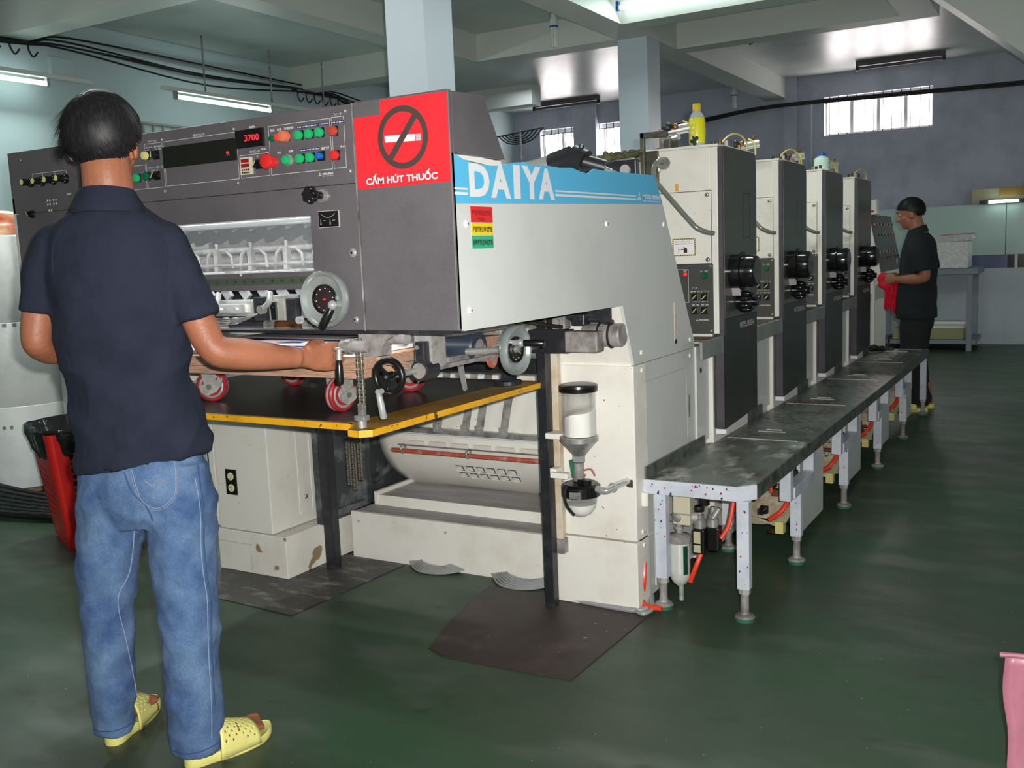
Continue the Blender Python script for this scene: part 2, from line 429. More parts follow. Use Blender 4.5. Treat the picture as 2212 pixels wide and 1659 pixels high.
def RC(bm, x0, y0, x1, y1, R, org, lift=0, mi=0, th=0):
    """thin rectangle on the plane"""
    m = Matrix.Translation(org) @ R
    if th:
        c = m @ Vector(((x0+x1)/2, (y0+y1)/2, lift+th/2))
        r = bmesh.ops.create_cube(bm, size=1, matrix=Matrix.Translation(c) @ R @ Matrix.Diagonal((x1-x0, y1-y0, th, 1)))
        setmi({f for v in r['verts'] for f in v.link_faces}, mi); return
    bm.faces.new([bm.verts.new(m @ Vector(p+(lift,))) for p in ((x0, y0), (x1, y0), (x1, y1), (x0, y1))]).material_index = mi
def PG(bm, pts, R, org, lift=0, mi=0):
    m = Matrix.Translation(org) @ R
    bm.faces.new([bm.verts.new(m @ Vector((p[0], p[1], lift))) for p in pts]).material_index = mi
def FRAME(bm, x0, y0, x1, y1, t, R, org, lift=0, mi=0):
    RC(bm, x0, y0, x1, y0+t, R, org, lift, mi); RC(bm, x0, y1-t, x1, y1, R, org, lift, mi)
    RC(bm, x0, y0+t, x0+t, y1-t, R, org, lift, mi); RC(bm, x1-t, y0+t, x1, y1-t, R, org, lift, mi)
# ================================================================== THE ROOM
def struct(name, bm, mat, parent=None, smooth=False):
    o = obj(name, bm, mat, parent, smooth)
    if parent is None: o['kind'] = 'structure'
    return o
XL, YF, ZC, ZB = -7.45, 13.04, 3.40, 3.15
bm = NB(); B(bm, XL-.2, 4.5, -4, YF+.2, -.1, 0); struct('floor', bm, m_floor)
bm = NB(); B(bm, XL-.2, 4.5, -4, YF+.2, ZC, ZC+.12); struct('ceiling', bm, m_ceil)
bm = NB(); B(bm, XL-.2, XL, -4, YF+.2, 0, ZC); struct('wall_left', bm, m_wall)
wins = ((-7.0, -5.66, 2.62, 3.11), (-2.87, -1.585, 2.64, 3.12))
bm = NB()
xs = [XL, wins[0][0], wins[0][1], wins[1][0], wins[1][1], 4.5]
for i in range(5):
    if i % 2 == 0: B(bm, xs[i], xs[i+1], YF, YF+.2, 0, ZC)
    else:
        wn = wins[i//2]; B(bm, xs[i], xs[i+1], YF, YF+.2, 0, wn[2]); B(bm, xs[i], xs[i+1], YF, YF+.2, wn[3], ZC)
struct('wall_far', bm, m_farwall)
for k, wn in enumerate(wins):
    root = bpy.data.objects.new('window_%d' % (k+1), None); COL.objects.link(root); root['kind'] = 'structure'
    root.location = (wn[0], YF, wn[2]); W[root] = Matrix.Translation(root.location)
    x0, x1, z0, z1 = wn; n = 4; pw = (x1-x0)/n
    bm = NB()
    B(bm, x0, x1, YF+.10, YF+.15, z0, z0+.03); B(bm, x0, x1, YF+.10, YF+.15, z1-.06, z1)
    for i in range(n+1):
        xc = x0+i*pw; B(bm, max(x0, xc-.022), min(x1, xc+.022), YF+.10, YF+.15, z0+.03, z1-.06)
    obj('frame', bm, m_lamp, root)
    bm = NB(); B(bm, x0+.001, x1-.001, YF+.155, YF+.165, z0, z1)
    obj('pane', bm, m_pane, root)
    bm = NB(); B(bm, -.0045, .0045, -.0045, .0045, 0, z1-z0); mb = mesh_of(bm, 'bar'); mb.materials.append(m_cable)
    for i in range(12):
        inst('bar', mb, root, Matrix.Translation((x0+(i+.6)*(x1-x0)/12, YF+.03, z0)))
    for z in (z1-.075,):
        bm = NB(); B(bm, x0, x1, YF+.036, YF+.042, z, z+.012); obj('crossbar', bm, m_cable, root)
def beam(name, x0, x1, y0, y1, z0=ZB, z1=ZC):
    bm = NB(); B(bm, x0, x1, y0, y1, z0, z1); return struct(name, bm, m_beam)
beam('ceiling_beam', -3.61, -3.33, -4, YF)                    # over the pillars
beam('ceiling_beam', -5.30, -5.06, -4, 8.2)
beam('ceiling_beam', XL, -3.61, 4.80, 5.04)
beam('ceiling_beam', XL, -3.61, 8.20, 8.46)
beam('ceiling_beam', -3.33, 4.4, 7.70, 7.95)
beam('ceiling_beam', -3.33, -1.36, 8.98, 9.22)
beam('ceiling_beam', -1.36, -1.08, 7.95, 9.22)
beam('ceiling_beam', XL, -5.95, 10.9, 11.14)
for nm_, a_, b_ in (('trim_1', -3.36, -3.19), ('trim_2', -6.40, -6.04)):
    bm = NB(); B(bm, a_, b_, 12.94, YF, 0, ZC); struct(nm_, bm, m_farwall)
for y in (4.83, 8.24):
    bm = NB(); B(bm, -3.61, -3.33, y, y+.30, 0, ZB, bev=.004)
    o = struct('pillar', bm, m_pillar)
# the sloping soffit of a stair in the right bay
bm = NB()
PR(bm, [(-1.346, 3.40), (-.389, 2.593), (.9, 1.51), (3.0, 1.51), (3.0, 3.4)], 'y', 8.2, 8.65)
struct('trim_3', bm, m_beam)

# ------------------------------------------------------------------ far right: partition, table, boxes
yp = 12.86
t = T('partition', 'low glossy pale green partition with a dark band, behind the far steel table', 'partition', (-1, yp, 0))
bm = NB(); B(bm, -2.9, 3.0, yp, yp+.06, 0, .905); obj('lower_panel', bm, m_lower, t)
for i, (a, b) in enumerate(((-2.9, -.748), (-.742, 1.2), (1.206, 3.0))):
    bm = NB(); B(bm, a, b, yp-.01, yp+.06, 1.06, 1.66, bev=.004); obj('upper_panel', bm, m_tile, t)
bm = NB(); B(bm, -1.2, -.722, yp+.01, yp+.05, .905, 1.06); obj('band_panel', bm, m_blueglass, t, label='blue translucent band panel')
bm = NB(); B(bm, -.722, 3.0, yp+.02, yp+.05, .905, 1.06); obj('band_panel', bm, m_darkglass, t, label='dark band panel')
bm = NB(); B(bm, -2.9, -1.2, yp+.02, yp+.05, .905, 1.06); obj('band_panel', bm, m_blueglass, t)
bm = NB(); B(bm, -.645, -.615, yp-.005, yp+.055, .9, 1.065); obj('mullion', bm, m_lamp, t)
def simple(name, label, cat, bm, mat, group=None, smooth=False):
    c = sum((v.co for v in bm.verts), Vector())/len(bm.verts); zmin = min(v.co.z for v in bm.verts)
    loc = Vector((c.x, c.y, zmin)); bmesh.ops.translate(bm, vec=-loc, verts=bm.verts)
    o = obj(name, bm, mat, None, smooth); o.location = loc; W[o] = Matrix.Translation(loc)
    return tag(o, label, cat, group)
bm = NB(); B(bm, -1.12, -.2, yp+.0, yp+.16, 1.661, 1.84, bev=.004)
simple('storage_box', 'long cream box lying on top of the far partition', 'box', bm, m_creamboard)
bm = NB(); B(bm, -.82, .3, yp-.03, yp-.002, 1.745, 1.84, bev=.003)
simple('wooden_board', 'brown board leaning along the cream box on the partition', 'board', bm, m_cardboard)
bm = NB(); B(bm, -.50, .2, yp+.03, yp+.15, 1.842, 1.97, bev=.004); B(bm, -.53, -.50, yp+.03, yp+.12, 1.842, 1.92, mi=1)
simple('carton', 'pale carton with a black end on top of the cream box', 'box', bm, [m_creamboard, m_black])
t = T('desk_lamp_tube', 'short lit fluorescent lamp above the glossy far partition', 'lamp', (-.8, yp-.06, 1.665))
bm = NB(); B(bm, -1.03, -.45, yp-.06, yp-.034, 1.66, 1.70); obj('housing', bm, m_cable, t)
bm = NB(); CY(bm, (-.93, yp-.085, 1.68), (-.62, yp-.085, 1.68), .018); obj('tube', bm, m_tube, t)

t = T('steel_table', 'grey steel table standing in front of the far partition', 'table', (-1.5, 12.4, 0))
bm = NB(); B(bm, -2.05, -.96, 12.0, 12.8, .87, .935, bev=.004); obj('tabletop', bm, m_steeltable, t)
bm = NB(); B(bm, -2.03, -.98, 12.04, 12.78, .08, .125); obj('shelf', bm, m_steeltable, t)
for x in (-2.02, -1.045):
    for y in (12.02, 12.74):
        bm = NB(); B(bm, x-.028, x+.028, y, y+.05, 0, .87); obj('leg', bm, m_steeltable, t)
t = T('wrapped_paper_stack', 'shiny shrink-wrapped paper stack on the grey steel table', 'paper stack', (-1.2, 12.2, .935))
bm = NB(); B(bm, -1.40, -1.07, 12.05, 12.5, .936, 1.24, bev=.012); obj('wrapped_ream', bm, m_wrap, t)
bm = NB()
for i in range(6):
    B(bm, -1.42+random.uniform(-.01, .01), -1.04+random.uniform(-.02, .03), 12.06, 12.5, 1.243+i*.012, 1.250+i*.012, rot=('Y', -.02+.012*i), mi=0)
B(bm, -1.36, -1.02, 12.05, 12.3, 1.318, 1.324, mi=1, rot=('Y', -.03))
obj('loose_sheets', bm, [m_wrap, m_paperred], t)
bm = NB(); B(bm, -1.86, -1.10, 12.07, 12.5, .126, .25, bev=.01); B(bm, -1.6, -1.1, 12.1, 12.5, .251, .3, mi=1, bev=.004); B(bm, -1.45, -1.08, 12.06, 12.3, .301, .335, mi=1, bev=.004)
simple('storage_basket', 'olive woven basket with white sheets on the low shelf of the steel table', 'basket', bm, [m_basket, m_paper])

# ------------------------------------------------------------------ lamps
def batten(name, label, x, y0, y1, z, lit, rods=(), L0=None, L1=None, group=None, onceil=False):
    """fluorescent batten along Y"""
    t = T(name, label, 'lamp', (x, (y0+y1)/2, z), group=group)
    bm = NB(); B(bm, x-.022, x+.022, y0, y1, z, z+.035, bev=.004); obj('batten_body', bm, m_lamp, t)
    L0 = y0+.12 if L0 is None else L0; L1 = L0+1.14 if L1 is None else L1
    bm = NB(); CY(bm, (x, L0, z-.045), (x, L1, z-.045), .018); obj('tube', bm, m_tube if lit else m_lamp, t, smooth=True)
    bm = NB()
    for yy in (L0-.015, L1+.015):
        B(bm, x-.018, x+.018, yy-.015, yy+.015, z-.07, z, bev=.005)
    obj('socket', bm, m_cast, t)
    for ry, ztop in rods:
        bm = NB(); CY(bm, (x, ry, z+.03), (x, ry, ztop), .008, n=8); obj('rod', bm, m_steel, t)
    return t
batten('hanging_lamp', 'lit fluorescent batten hanging on rods beside the left pillar', -7.0, 6.06, 8.6, 2.86, True,
       rods=((6.56, ZC), (7.42, ZC), (8.2, ZC)), L0=6.22, L1=7.38)
batten('wall_lamp', 'lit fluorescent batten on the left wall at the picture edge', -7.28, 3.8, 5.56, 2.87, True, L0=3.95, L1=5.13)
light('hanging_tube_light', 'AREA', (-6.95, 6.8, 2.78), 26, (.88, 1, .96), (.05, 1.1), rot=(0, R_(-25), 0))
light('wall_tube_light', 'AREA', (-7.2, 4.6, 2.78), 11, (.88, 1, .96), (.05, 1.1), rot=(0, R_(-35), 0))
t = T('beam_lamp', 'lit fluorescent batten on the beam at the top edge', 'lamp', (-2.75, 7.62, 3.2))
bm = NB(); B(bm, -3.38, -2.12, 7.64, 7.70, 3.30, 3.345, bev=.004); obj('batten_body', bm, m_lamp, t)
bm = NB(); CY(bm, (-3.30, 7.61, 3.262), (-2.16, 7.61, 3.262), .019); obj('tube', bm, m_tube, t, smooth=True)
bm = NB(); B(bm, -3.35, -3.31, 7.59, 7.63, 3.24, 3.31, bev=.004); obj('socket', bm, m_bluecap, t)
light('beam_tube_light', 'AREA', (-2.75, 7.58, 3.22), 13, (.80, 1, .93), (1.1, .05), rot=(R_(-30), 0, 0))
for (x0, y, x1, lab) in ((-2.36, 12.4, -1.38, 'unlit batten lamp on the ceiling before the right window'),
                         (-6.75, 12.4, -5.72, 'unlit batten lamp on the ceiling before the left window')):
    t = T('ceiling_batten_lamp', lab, 'lamp', ((x0+x1)/2, y, ZC-.1))
    bm = NB(); B(bm, x0, x1, y-.03, y+.03, ZC-.055, ZC, bev=.004); obj('batten_body', bm, m_lampoff, t)
    bm = NB(); CY(bm, (x0+.03, y, ZC-.08), (x1-.03, y, ZC-.08), .018); obj('tube', bm, m_lampoff, t, smooth=True)
    bm = NB()
    for x in (x0+.015, x1-.015): B(bm, x-.015, x+.015, y-.02, y+.02, ZC-.105, ZC-.05)
    obj('socket', bm, m_cable, t)
for (x, y, lab) in ((-3.90, 7.58, 'spiral bulb hanging near the top edge between the two pillars'),
                    (-3.86, 12.46, 'small spiral bulb hanging far behind the right pillar')):
    t = T('hanging_bulb', lab, 'bulb', (x, y, ZC-.4))
    bm = NB(); CY(bm, (x, y, ZC), (x, y, ZC-.12), .02, n=12); LA(bm, (x, y, ZC-.12), (0, 0, -1), [(.018, 0), (.033, .03), (.036, .06), (.036, .08)], 16)
    obj('lamp_holder', bm, m_lamp, t, smooth=True)
    bm = NB(); CY(bm, (x, y, ZC-.2), (x, y, ZC-.212), .0365, n=16); obj('blue_ring', bm, m_bluecap, t)
    for i in range(4):
        a = PI/4+i*PI/2; dx, dy = .016*math.cos(a), .016*math.sin(a)
        bm = NB(); TU(bm, [(x+dx, y+dy, ZC-.21), (x+dx, y+dy, ZC-.30), (x+dx, y+dy, ZC-.37)], .010, 8)
        obj('glass_tube', bm, m_lamp, t, smooth=True)

# ------------------------------------------------------------------ cables on the walls
def cable(name, label, pts, r, mat, group=None, cat='cable'):
    bm = NB(); TU(bm, pts, r, 6); return simple(name, label, cat, bm, mat, group, smooth=True)
for i in range(5):
    dz = (.0, .03, -.035, .055, -.02)[i]; sag = (.05, .09, .12, .03, .07)[i]
    cable('wall_cable', ('second highest', 'middle', 'lowest', 'highest', 'second lowest')[i]+' at mid-span of the black cables sagging along the left wall',
          [(-7.38+.02*i, 3.6, 3.05+dz), (-7.38+.02*i, 4.95, 3.13+dz*.3), (-7.36+.02*i, 5.4, 3.17+dz), (-7.36+.02*i, 6.9, 3.19-sag+dz),
           (-7.36+.02*i, 8.55, 3.17+dz*.4), (-7.36+.02*i, 9.1, 3.10+dz), (-7.36, 10.8, 2.95)], .009, m_cable, 'black wall cables')
for (y0, y1, z, lab) in ((4.2, 5.15, 3.14, 'dark cable hook rack under the beam at the left edge'), (8.15, 8.95, 3.14, 'cable hook rack on the left wall near the left pillar')):
    t = T('cable_rack', lab, 'cable rack', (-7.3, (y0+y1)/2, z))
    bm = NB(); B(bm, -7.40, -7.36, y0, y1, z, z+.02); obj('rail', bm, m_cable, t)
    n = 6
    for i in range(n):
        y = y0+(i+.5)*(y1-y0)/n
        bm = NB(); TU(bm, [(-7.37, y, z), (-7.37, y, z-.05), (-7.36, y+.03, z-.10), (-7.34, y+.06, z-.06)], .008, 6)
        obj('hook', bm, m_cable, t, smooth=True)
cable('wall_conduit', 'thin grey conduit running along the left wall above the cables', [(XL+.01, 5.2, 3.27), (XL+.01, 8.1, 3.22)], .008, m_greycable)
bm = NB(); B(bm, XL, XL+.05, 5.28, 5.50, 2.9, 3.08, bev=.004)
simple('wall_junction_box', 'greenish junction box on the left wall above the wall lamp', 'junction box', bm, m_wall)
for i in range(3):
    z = 3.05-.018*i
    cable('far_cable', ('upper', 'middle', 'lower')[i]+' one of three black cables running over the right window',
          [(.6, 12.80, 2.99-.012*i), (-.6, 12.82, z-.03), (-2.2, 12.82, z), (-3.5, 12.80, 3.06-.014*i), (-4.3, 12.82, 3.0-.02*i), (-5.0, 12.85, 2.93-.03*i)], .011, m_cable, 'far wall cables')
t = T('cable_loops', 'looped cables hung on a pole left of the left window', 'cable', (-6.15, 11.0, 2.5))
bm = NB(); CY(bm, (-6.19, 11.0, 0), (-6.19, 11.0, 2.86), .014, n=10); obj('pole', bm, m_steel, t)
bm = NB(); CY(bm, (-6.62, 11.0, 2.80), (-5.85, 11.0, 2.86), .008, n=8); obj('crossbar', bm, m_cable, t)
for i in range(5):
    w_ = .10+.055*i; d = .035+.022*i
    bm = NB(); TU(bm, [(-6.22-w_, 11.0+.01*i, 2.82), (-6.22-w_*.6, 11.0+.01*i, 2.82-d*.8), (-6.22, 11.0+.01*i, 2.82-d), (-6.22+w_*.6, 11.0+.01*i, 2.84-d*.8), (-6.22+w_, 11.0+.01*i, 2.85)], .008, 6)
    obj('loop', bm, m_cable, t, smooth=True)
cable('vertical_conduit', 'thin conduit going down the far wall left of the right window', [(-3.02, 13.0, 3.06), (-3.02, 13.0, 1.2)], .012, m_wall)
# a few fixings on the ceiling
bm = NB(); TU(bm, [(-2.9, 9.9, ZC), (-2.9, 9.9, ZC-.05), (-2.87, 9.9, ZC-.10), (-2.91, 9.9, ZC-.12)], .01, 6)
simple('ceiling_hook', 'dark hook on the ceiling before the right window', 'hook', bm, m_cable, smooth=True)
# window security grille glimpsed above the desk (left wall ventilation)
t = T('ventilation_grille', 'grey ventilation grille low on the far left wall behind the head', 'grille', (XL+.03, 6.4, 2.2))
bm = NB(); B(bm, XL, XL+.03, 5.7, 6.7, 2.62, 2.64); B(bm, XL, XL+.03, 5.7, 6.7, 2.50, 2.52); obj('rail', bm, m_greycable, t)
for i in range(9):
    y = 5.72+i*.115; bm = NB(); B(bm, XL+.0, XL+.02, y, y+.015, 2.52, 2.62); obj('bar', bm, m_greycable, t)
# ================================================================== THE PRESS: DELIVERY UNIT
XS, FY = -1.325, 2.008            # side plane and front plane
XW = -3.09
def rim_wheel(parent, c, axis, R, griploc, gripdir, griplen, name='handwheel'):
    """silver dished handwheel with a dark dial in the middle and a black grip"""
    c = Vector(c); a = Vector(axis).normalized()
    bm = NB()
    LA(bm, c, a, [(R*.50, -.004), (R*.52, .006), (R*.62, .008), (R*.80, .010), (R*.88, .020), (R*.96, .022), (R, .014), (R, .002), (R*.94, -.008), (R*.5, -.010)], 48)
    hw = obj(name, bm, m_zinc_wheel, parent, smooth=True)
    bm = NB(); LA(bm, c, a, [(R*.52, -.008), (R*.53, .012), (R*.49, .016), (R*.47, .008)], 40, mi=0)
    LA(bm, c+a*.008, a, [(R*.48, 0), (0, .001)], 40, mi=1)
    u = a.orthogonal().normalized(); v = a.cross(u)
    for i in range(10):
        an = 2*PI*i/10; p = c+a*.0098+(u*math.cos(an)+v*math.sin(an))*R*.38
        SP(bm, p, .0016, n=6, mi=2)
    SP(bm, c+a*.010, R*.055, (1, 1, .5), n=10, mi=3)
    obj('dial', bm, [m_black, m_dialface, m_line, m_redlit], hw, smooth=True)
    g = Vector(griploc); d = Vector(gripdir).normalized()
    bm = NB(); CY(bm, g-a*.012, g+a*.022, .009, n=14, mi=0); SP(bm, g+a*.022, .013, n=12, mi=0)
    CY(bm, g+a*.02, g+a*.02+d*.012, .007, n=12, mi=0)
    LA(bm, g+a*.02+d*.010, d, [(.0075, 0), (.0105, .006), (.0115, griplen*.5), (.0112, griplen-.006), (.008, griplen)], 16, mi=1)
    obj('grip', bm, [m_chrome, m_black], hw, smooth=True)
    return hw
m_zinc_wheel = M('silver_wheel_paint', (176, 184, 182), .28, .55, var=(150, 158, 154), vs=10)
m_dialface = M('dial_face', (44, 34, 34), .3)
m_gauge = M('gauge_face', (216, 200, 192), .4)
def screw(parent, c, axis, r=.008, mat=None):
    c = Vector(c); a = Vector(axis).normalized(); bm = NB()
    LA(bm, c, a, [(r*1.15, 0), (r*1.1, .002), (r*.8, .0045), (r*.35, .0055)], 14, mi=0)
    LA(bm, c+a*.0056, a, [(r*.34, 0), (0, .0001)], 8, mi=1)
    return obj('screw', bm, [mat or m_white, m_black], parent, smooth=True)

D = T('press_delivery_unit', 'large delivery end of the press with grey control face and no-smoking sign', 'printing press',
      ((XS+XW)/2, 2.6, 0))
# --- hood
bm = NB(); PR(bm, [(FY+.012, 1.55), (FY+.012, 1.698), (2.167, 1.703), (2.264, 1.55)], 'x', XW, XS+.001)
obj('hood', bm, m_dark, D)
# --- front face boards round the window
bm = NB()
B(bm, XW, -1.622, FY, FY+.014, 1.50, 1.700, bev=.002)
o = obj('upper_front_panel', bm, m_dark, D)
bm = NB()
B(bm, XW, -1.622, FY+.001, FY+.014, 1.426, 1.4985)
B(bm, XW, -2.92, FY+.001, FY+.014, 1.118, 1.426)
B(bm, -1.787, -1.622, FY+.001, FY+.014, 1.118, 1.426)
B(bm, -2.92, -1.787, FY+.001, FY+.014, 1.228, 1.277)
obj('lower_front_panel', bm, m_dark, D)
bm = NB(); B(bm, -1.619, XS, FY-.001, FY+.014, 1.116, 1.702, bev=.003); B(bm, -1.6225, -1.6195, FY-.003, FY, 1.116, 1.700, mi=1)
obj('corner_panel', bm, [m_dark, m_steel], D)
bm = NB(); B(bm, XW, XW+.012, FY, 3.7, 1.115, 1.55); obj('far_side_panel', bm, m_sidepanel, D)
bm = NB(); B(bm, XW+.02, XS-.02, 2.27, 3.3, 1.505, 1.52); obj('top_cover', bm, m_white, D)
bm = NB(); B(bm, XW+.01, XS-.02, FY+.0, 2.05, 1.108, 1.116); obj('bottom_edge', bm, m_blackiron, D)
# --- side panel with torn top edge and blue band
torn = [(2.010, 1.552), (2.035, 1.546), (2.06, 1.539), (2.10, 1.533), (2.146, 1.531), (2.192, 1.530), (2.24, 1.533), (2.287, 1.540), (2.32, 1.546), (2.37, 1.549),
        (2.42, 1.545), (2.499, 1.548), (2.58, 1.546), (2.661, 1.550), (2.70, 1.545), (2.73, 1.541), (2.773, 1.538), (2.80, 1.546), (2.824, 1.556), (2.90, 1.553), (2.984, 1.555), (3.325, 1.560)]
bot = 1.429
bm = NB()
PR(bm, torn+[(3.398, 1.4605), (2.0125, bot)], 'x', XS-.010, XS, mi=1)
PR(bm, [(2.0125, bot), (3.398, 1.4605), (3.715, .924), (3.715, .9), (3.10, .9), (3.013, 1.113), (2.03, 1.114), (2.0125, 1.122)], 'x', XS-.010, XS, mi=0)
obj('side_panel', bm, [m_sidepanel, m_blue], D)
bm = NB(); PR(bm, [(2.012, 1.545), (2.265, 1.528), (2.265, 1.546), (2.02, 1.556)], 'x', XS-.03, XS-.012); obj('inner_flange', bm, m_white, D)
# lettering on the blue band (drawn in the side plane: x = world y, y = world z)
so = Vector((XS, 0, 0))
def band_z(y): return bot + (1.4605-bot)*(y-2.0125)/(3.398-2.0125)
bm = NB()
TX(bm, 'D', 2.083, 1.448, .098, .083, SR, so, bold=.045, lift=.0008)
TX(bm, 'A', 2.186, 1.448, .104, .087, SR, so, bold=.045, lift=.0008)
TX(bm, 'I', 2.306, 1.449, .036, .090, SR, so, bold=.045, lift=.0008)
TX(bm, 'Y', 2.352, 1.450, .110, .090, SR, so, bold=.045, lift=.0008)
TX(bm, 'A', 2.446, 1.451, .098, .088, SR, so, bold=.045, lift=.0008)
for (a, b) in ((2.0145, 2.074), (2.548, 3.150)):
    for dz, th in ((.0365, .0045), (.024, .0065)):
        PG(bm, [(a, band_z(a)+dz-.002), (b, band_z(b)+dz-.010*(b-a)/.6-.002), (b, band_z(b)+dz+th-.010*(b-a)/.6-.002), (a, band_z(a)+dz+th-.002)], SR, so, lift=.0006)
def three_diamond(bm, cx, cy, s, R, org, lift, mi=0):
    for k in range(3):
        a = PI/2+k*2*PI/3; d = Vector((math.cos(a), math.sin(a))); e = Vector((-d.y, d.x)); c = Vector((cx, cy))
        pts = [c, c+d*s*.5+e*s*.29, c+d*s, c+d*s*.5-e*s*.29]
        PG(bm, [(p.x, p.y) for p in pts], R, org, lift, mi)
three_diamond(bm, 3.178, 1.4775, .020, SR, so, .0008)
TX(bm, 'MITSUBISHI', 3.208, 1.474, .165, .016, SR, so, bold=.04, lift=.0008)
TX(bm, 'HEAVY INDUSTRIES, LTD.', 3.208, 1.4635, .170, .006, SR, so, bold=.02, lift=.0008)
obj('band_lettering', bm, m_lettering, D)
# stickers
def sticker(name, y0, y1, z0, z1, mat, lines, ink, label):
    bm = NB(); RC(bm, y0, z0, y1, z1, SR, so, lift=.0004, th=.0006)
    st = obj(name, bm, mat, D, label=label)
    bm = NB()
    for (s, x, y, w_, h) in lines: TX(bm, s, x, y, w_, h, SR, so, bold=.02, lift=.0014)
    obj('lettering', bm, ink, st)
sticker('warning_sticker', 2.083, 2.188, 1.384, 1.424, m_stkred, [('騒音規制指定施設', 2.088, 1.4015, .093, .0135), ('使用届出', 2.115, 1.388, .034, .008)], m_inkred, 'red sticker with faded characters')
sticker('warning_sticker', 2.084, 2.188, 1.3515, 1.3832, m_stkyel, [('騒音規制法特定施設', 2.089, 1.359, .095, .0155)], m_ink, 'yellow sticker')
sticker('warning_sticker', 2.084, 2.188, 1.318, 1.3507, m_stkgrn, [('振動規制法特定施設', 2.089, 1.326, .095, .0155)], m_ink, 'green sticker')
for (y, z) in ((2.061, 1.380), (2.90, 1.385), (3.402, 1.386), (2.060, 1.164), (3.164, .937), (3.663, .936)):
    screw(D, (XS, y, z), (1, 0, 0), .0085)
bm = NB(); PR(bm, [(3.507+.013*math.cos(a), zc+.013*math.sin(a)) for zc, a0 in ((1.082, 0), (.948, PI)) for a in [a0+PI*q/8 for q in range(9)]], 'x', XS-.008, XS+.0012); B(bm, XS, XS+.0018, 3.497, 3.517, .936, .952, mi=1); FRAME(bm, 3.499, 1.0, 3.515, 1.045, .0015, SR, Vector((XS+.0012, 0, 0)), .0004, mi=2)
obj('oil_gauge', bm, [m_gauge, m_black, m_dusty], D, label='narrow rounded oil gauge slot')
# no smoking sign
fo = Vector((0, FY-.001, 0))
bm = NB(); PG(bm, [(-1.617, 1.482), (-1.3285, 1.482), (-1.3285, 1.696), (-1.531, 1.697), (-1.531, 1.661), (-1.617, 1.661)], FR, fo, lift=.0012)
sign = obj('no_smoking_sign', bm, m_red, D, label='red no-smoking sign')
solid(sign, .0008, 1)
bm = NB(); cx, cz, n = -1.465, 1.600, 56; rx, rz, th = .0775, .0775, .0155
for i in range(n):
    a, b = 2*PI*i/n, 2*PI*(i+1)/n
    PG(bm, [(cx+rx*math.cos(a), cz+rz*math.sin(a)), (cx+rx*math.cos(b), cz+rz*math.sin(b)), (cx+(rx-th)*math.cos(b), cz+(rz-th)*math.sin(b)), (cx+(rx-th)*math.cos(a), cz+(rz-th)*math.sin(a))], FR, fo, lift=.0026)
d = Vector((.64, .77)).normalized(); e = Vector((-d.y, d.x))*.0085; c = Vector((cx, cz))
PG(bm, [tuple(c-d*.066-e), tuple(c+d*.066-e), tuple(c+d*.066+e), tuple(c-d*.066+e)], FR, fo, lift=.0029)
obj('prohibition_ring', bm, m_signgrey, sign)
bm = NB(); PG(bm, [(-1.521, 1.592), (-1.427, 1.588), (-1.427, 1.6045), (-1.521, 1.6085)], FR, fo, lift=.0022, mi=0)
PG(bm, [(-1.425, 1.588), (-1.409, 1.5873), (-1.409, 1.6035), (-1.425, 1.6045)], FR, fo, lift=.0022, mi=1)
obj('cigarette', bm, [m_lettering, m_signlight], sign)
bm = NB(); TX(bm, 'CẤM HÚT THUỐC', -1.588, 1.491, .222, .026, FR, fo, bold=.03, lift=.0022)
obj('lettering', bm, m_lettering, sign)

# --- control board
fp = Vector((0, FY, 0))
CPp = bpy.data.objects['upper_front_panel']
bm = NB()
for (a, b, c_, d_) in ((-2.595, 1.539, -2.419, 1.61), (-2.415, 1.5385, -2.3385, 1.669), (-2.334, 1.540, -2.036, 1.669), (-2.029, 1.5405, -1.920, 1.603), (-1.915, 1.5405, -1.698, 1.671), (-1.693, 1.541, -1.651, 1.672)):
    FRAME(bm, a, b, c_, d_, .0011, FR, fp, lift=.0006)
RC(bm, -2.966, 1.6225, -2.791, 1.6237, FR, fp, .0006)
for x in (-2.966, -2.912, -2.85, -2.791): RC(bm, x-.0008, 1.611, x+.0008, 1.6225, FR, fp, .0006)
RC(bm, -2.7290, 1.50, -2.7278, 1.69, FR, fp, .0006)
for (s, x, y, w_, h) in (('デリバリ', -2.396, 1.6715, .034, .007), ('オイル', -2.409, 1.6555, .028, .005), ('集中給油', -2.374, 1.655, .032, .006), ('入 切', -2.374, 1.648, .03, .0045),
                         ('安全モニタ', -2.206, 1.6705, .046, .008), ('速度計', -1.986, 1.6725, .024, .0065), ('カウンタ', -1.990, 1.6062, .038, .007), ('枚/時', -1.946, 1.6105, .018, .0055),
                         ('安全', -1.909, 1.6555, .017, .0072), ('用意', -1.884, 1.6555, .017, .0072), ('非常解除', -1.858, 1.6555, .034, .0075), ('フィーダ', -1.684, 1.6745, .026, .0072),
                         ('停止', -1.888, 1.5955, .015, .0068), ('起動', -1.847, 1.5955, .016, .0068), ('速度下げ', -1.733, 1.593, .028, .007), ('停止', -1.668, 1.5925, .016, .0065),
                         ('リフレー', -2.407, 1.5955, .026, .006), ('ドロース', -2.372, 1.595, .028, .0065), ('切 入', -2.396, 1.588, .036, .005), ('給紙', -2.800, 1.545, .022, .006),
                         ('入', -1.926, 1.592, .006, .006), ('切', -1.966, 1.592, .006, .006)):
    TX(bm, s, x, y, w_, h, FR, fp, bold=.012, lift=.0006)
for gx in (-2.904, -2.872):
    for gy in (1.531, 1.519):
        for k in (0, .012): RC(bm, gx+k, gy, gx+k+.006, gy+.006, FR, fp, .0006)
for k in range(2): RC(bm, -2.90+.012*k, 1.499, -2.893+.012*k, 1.506, FR, fp, .0006)
three_diamond(bm, -1.743, 1.5285, .0065, FR, fp, .0006)
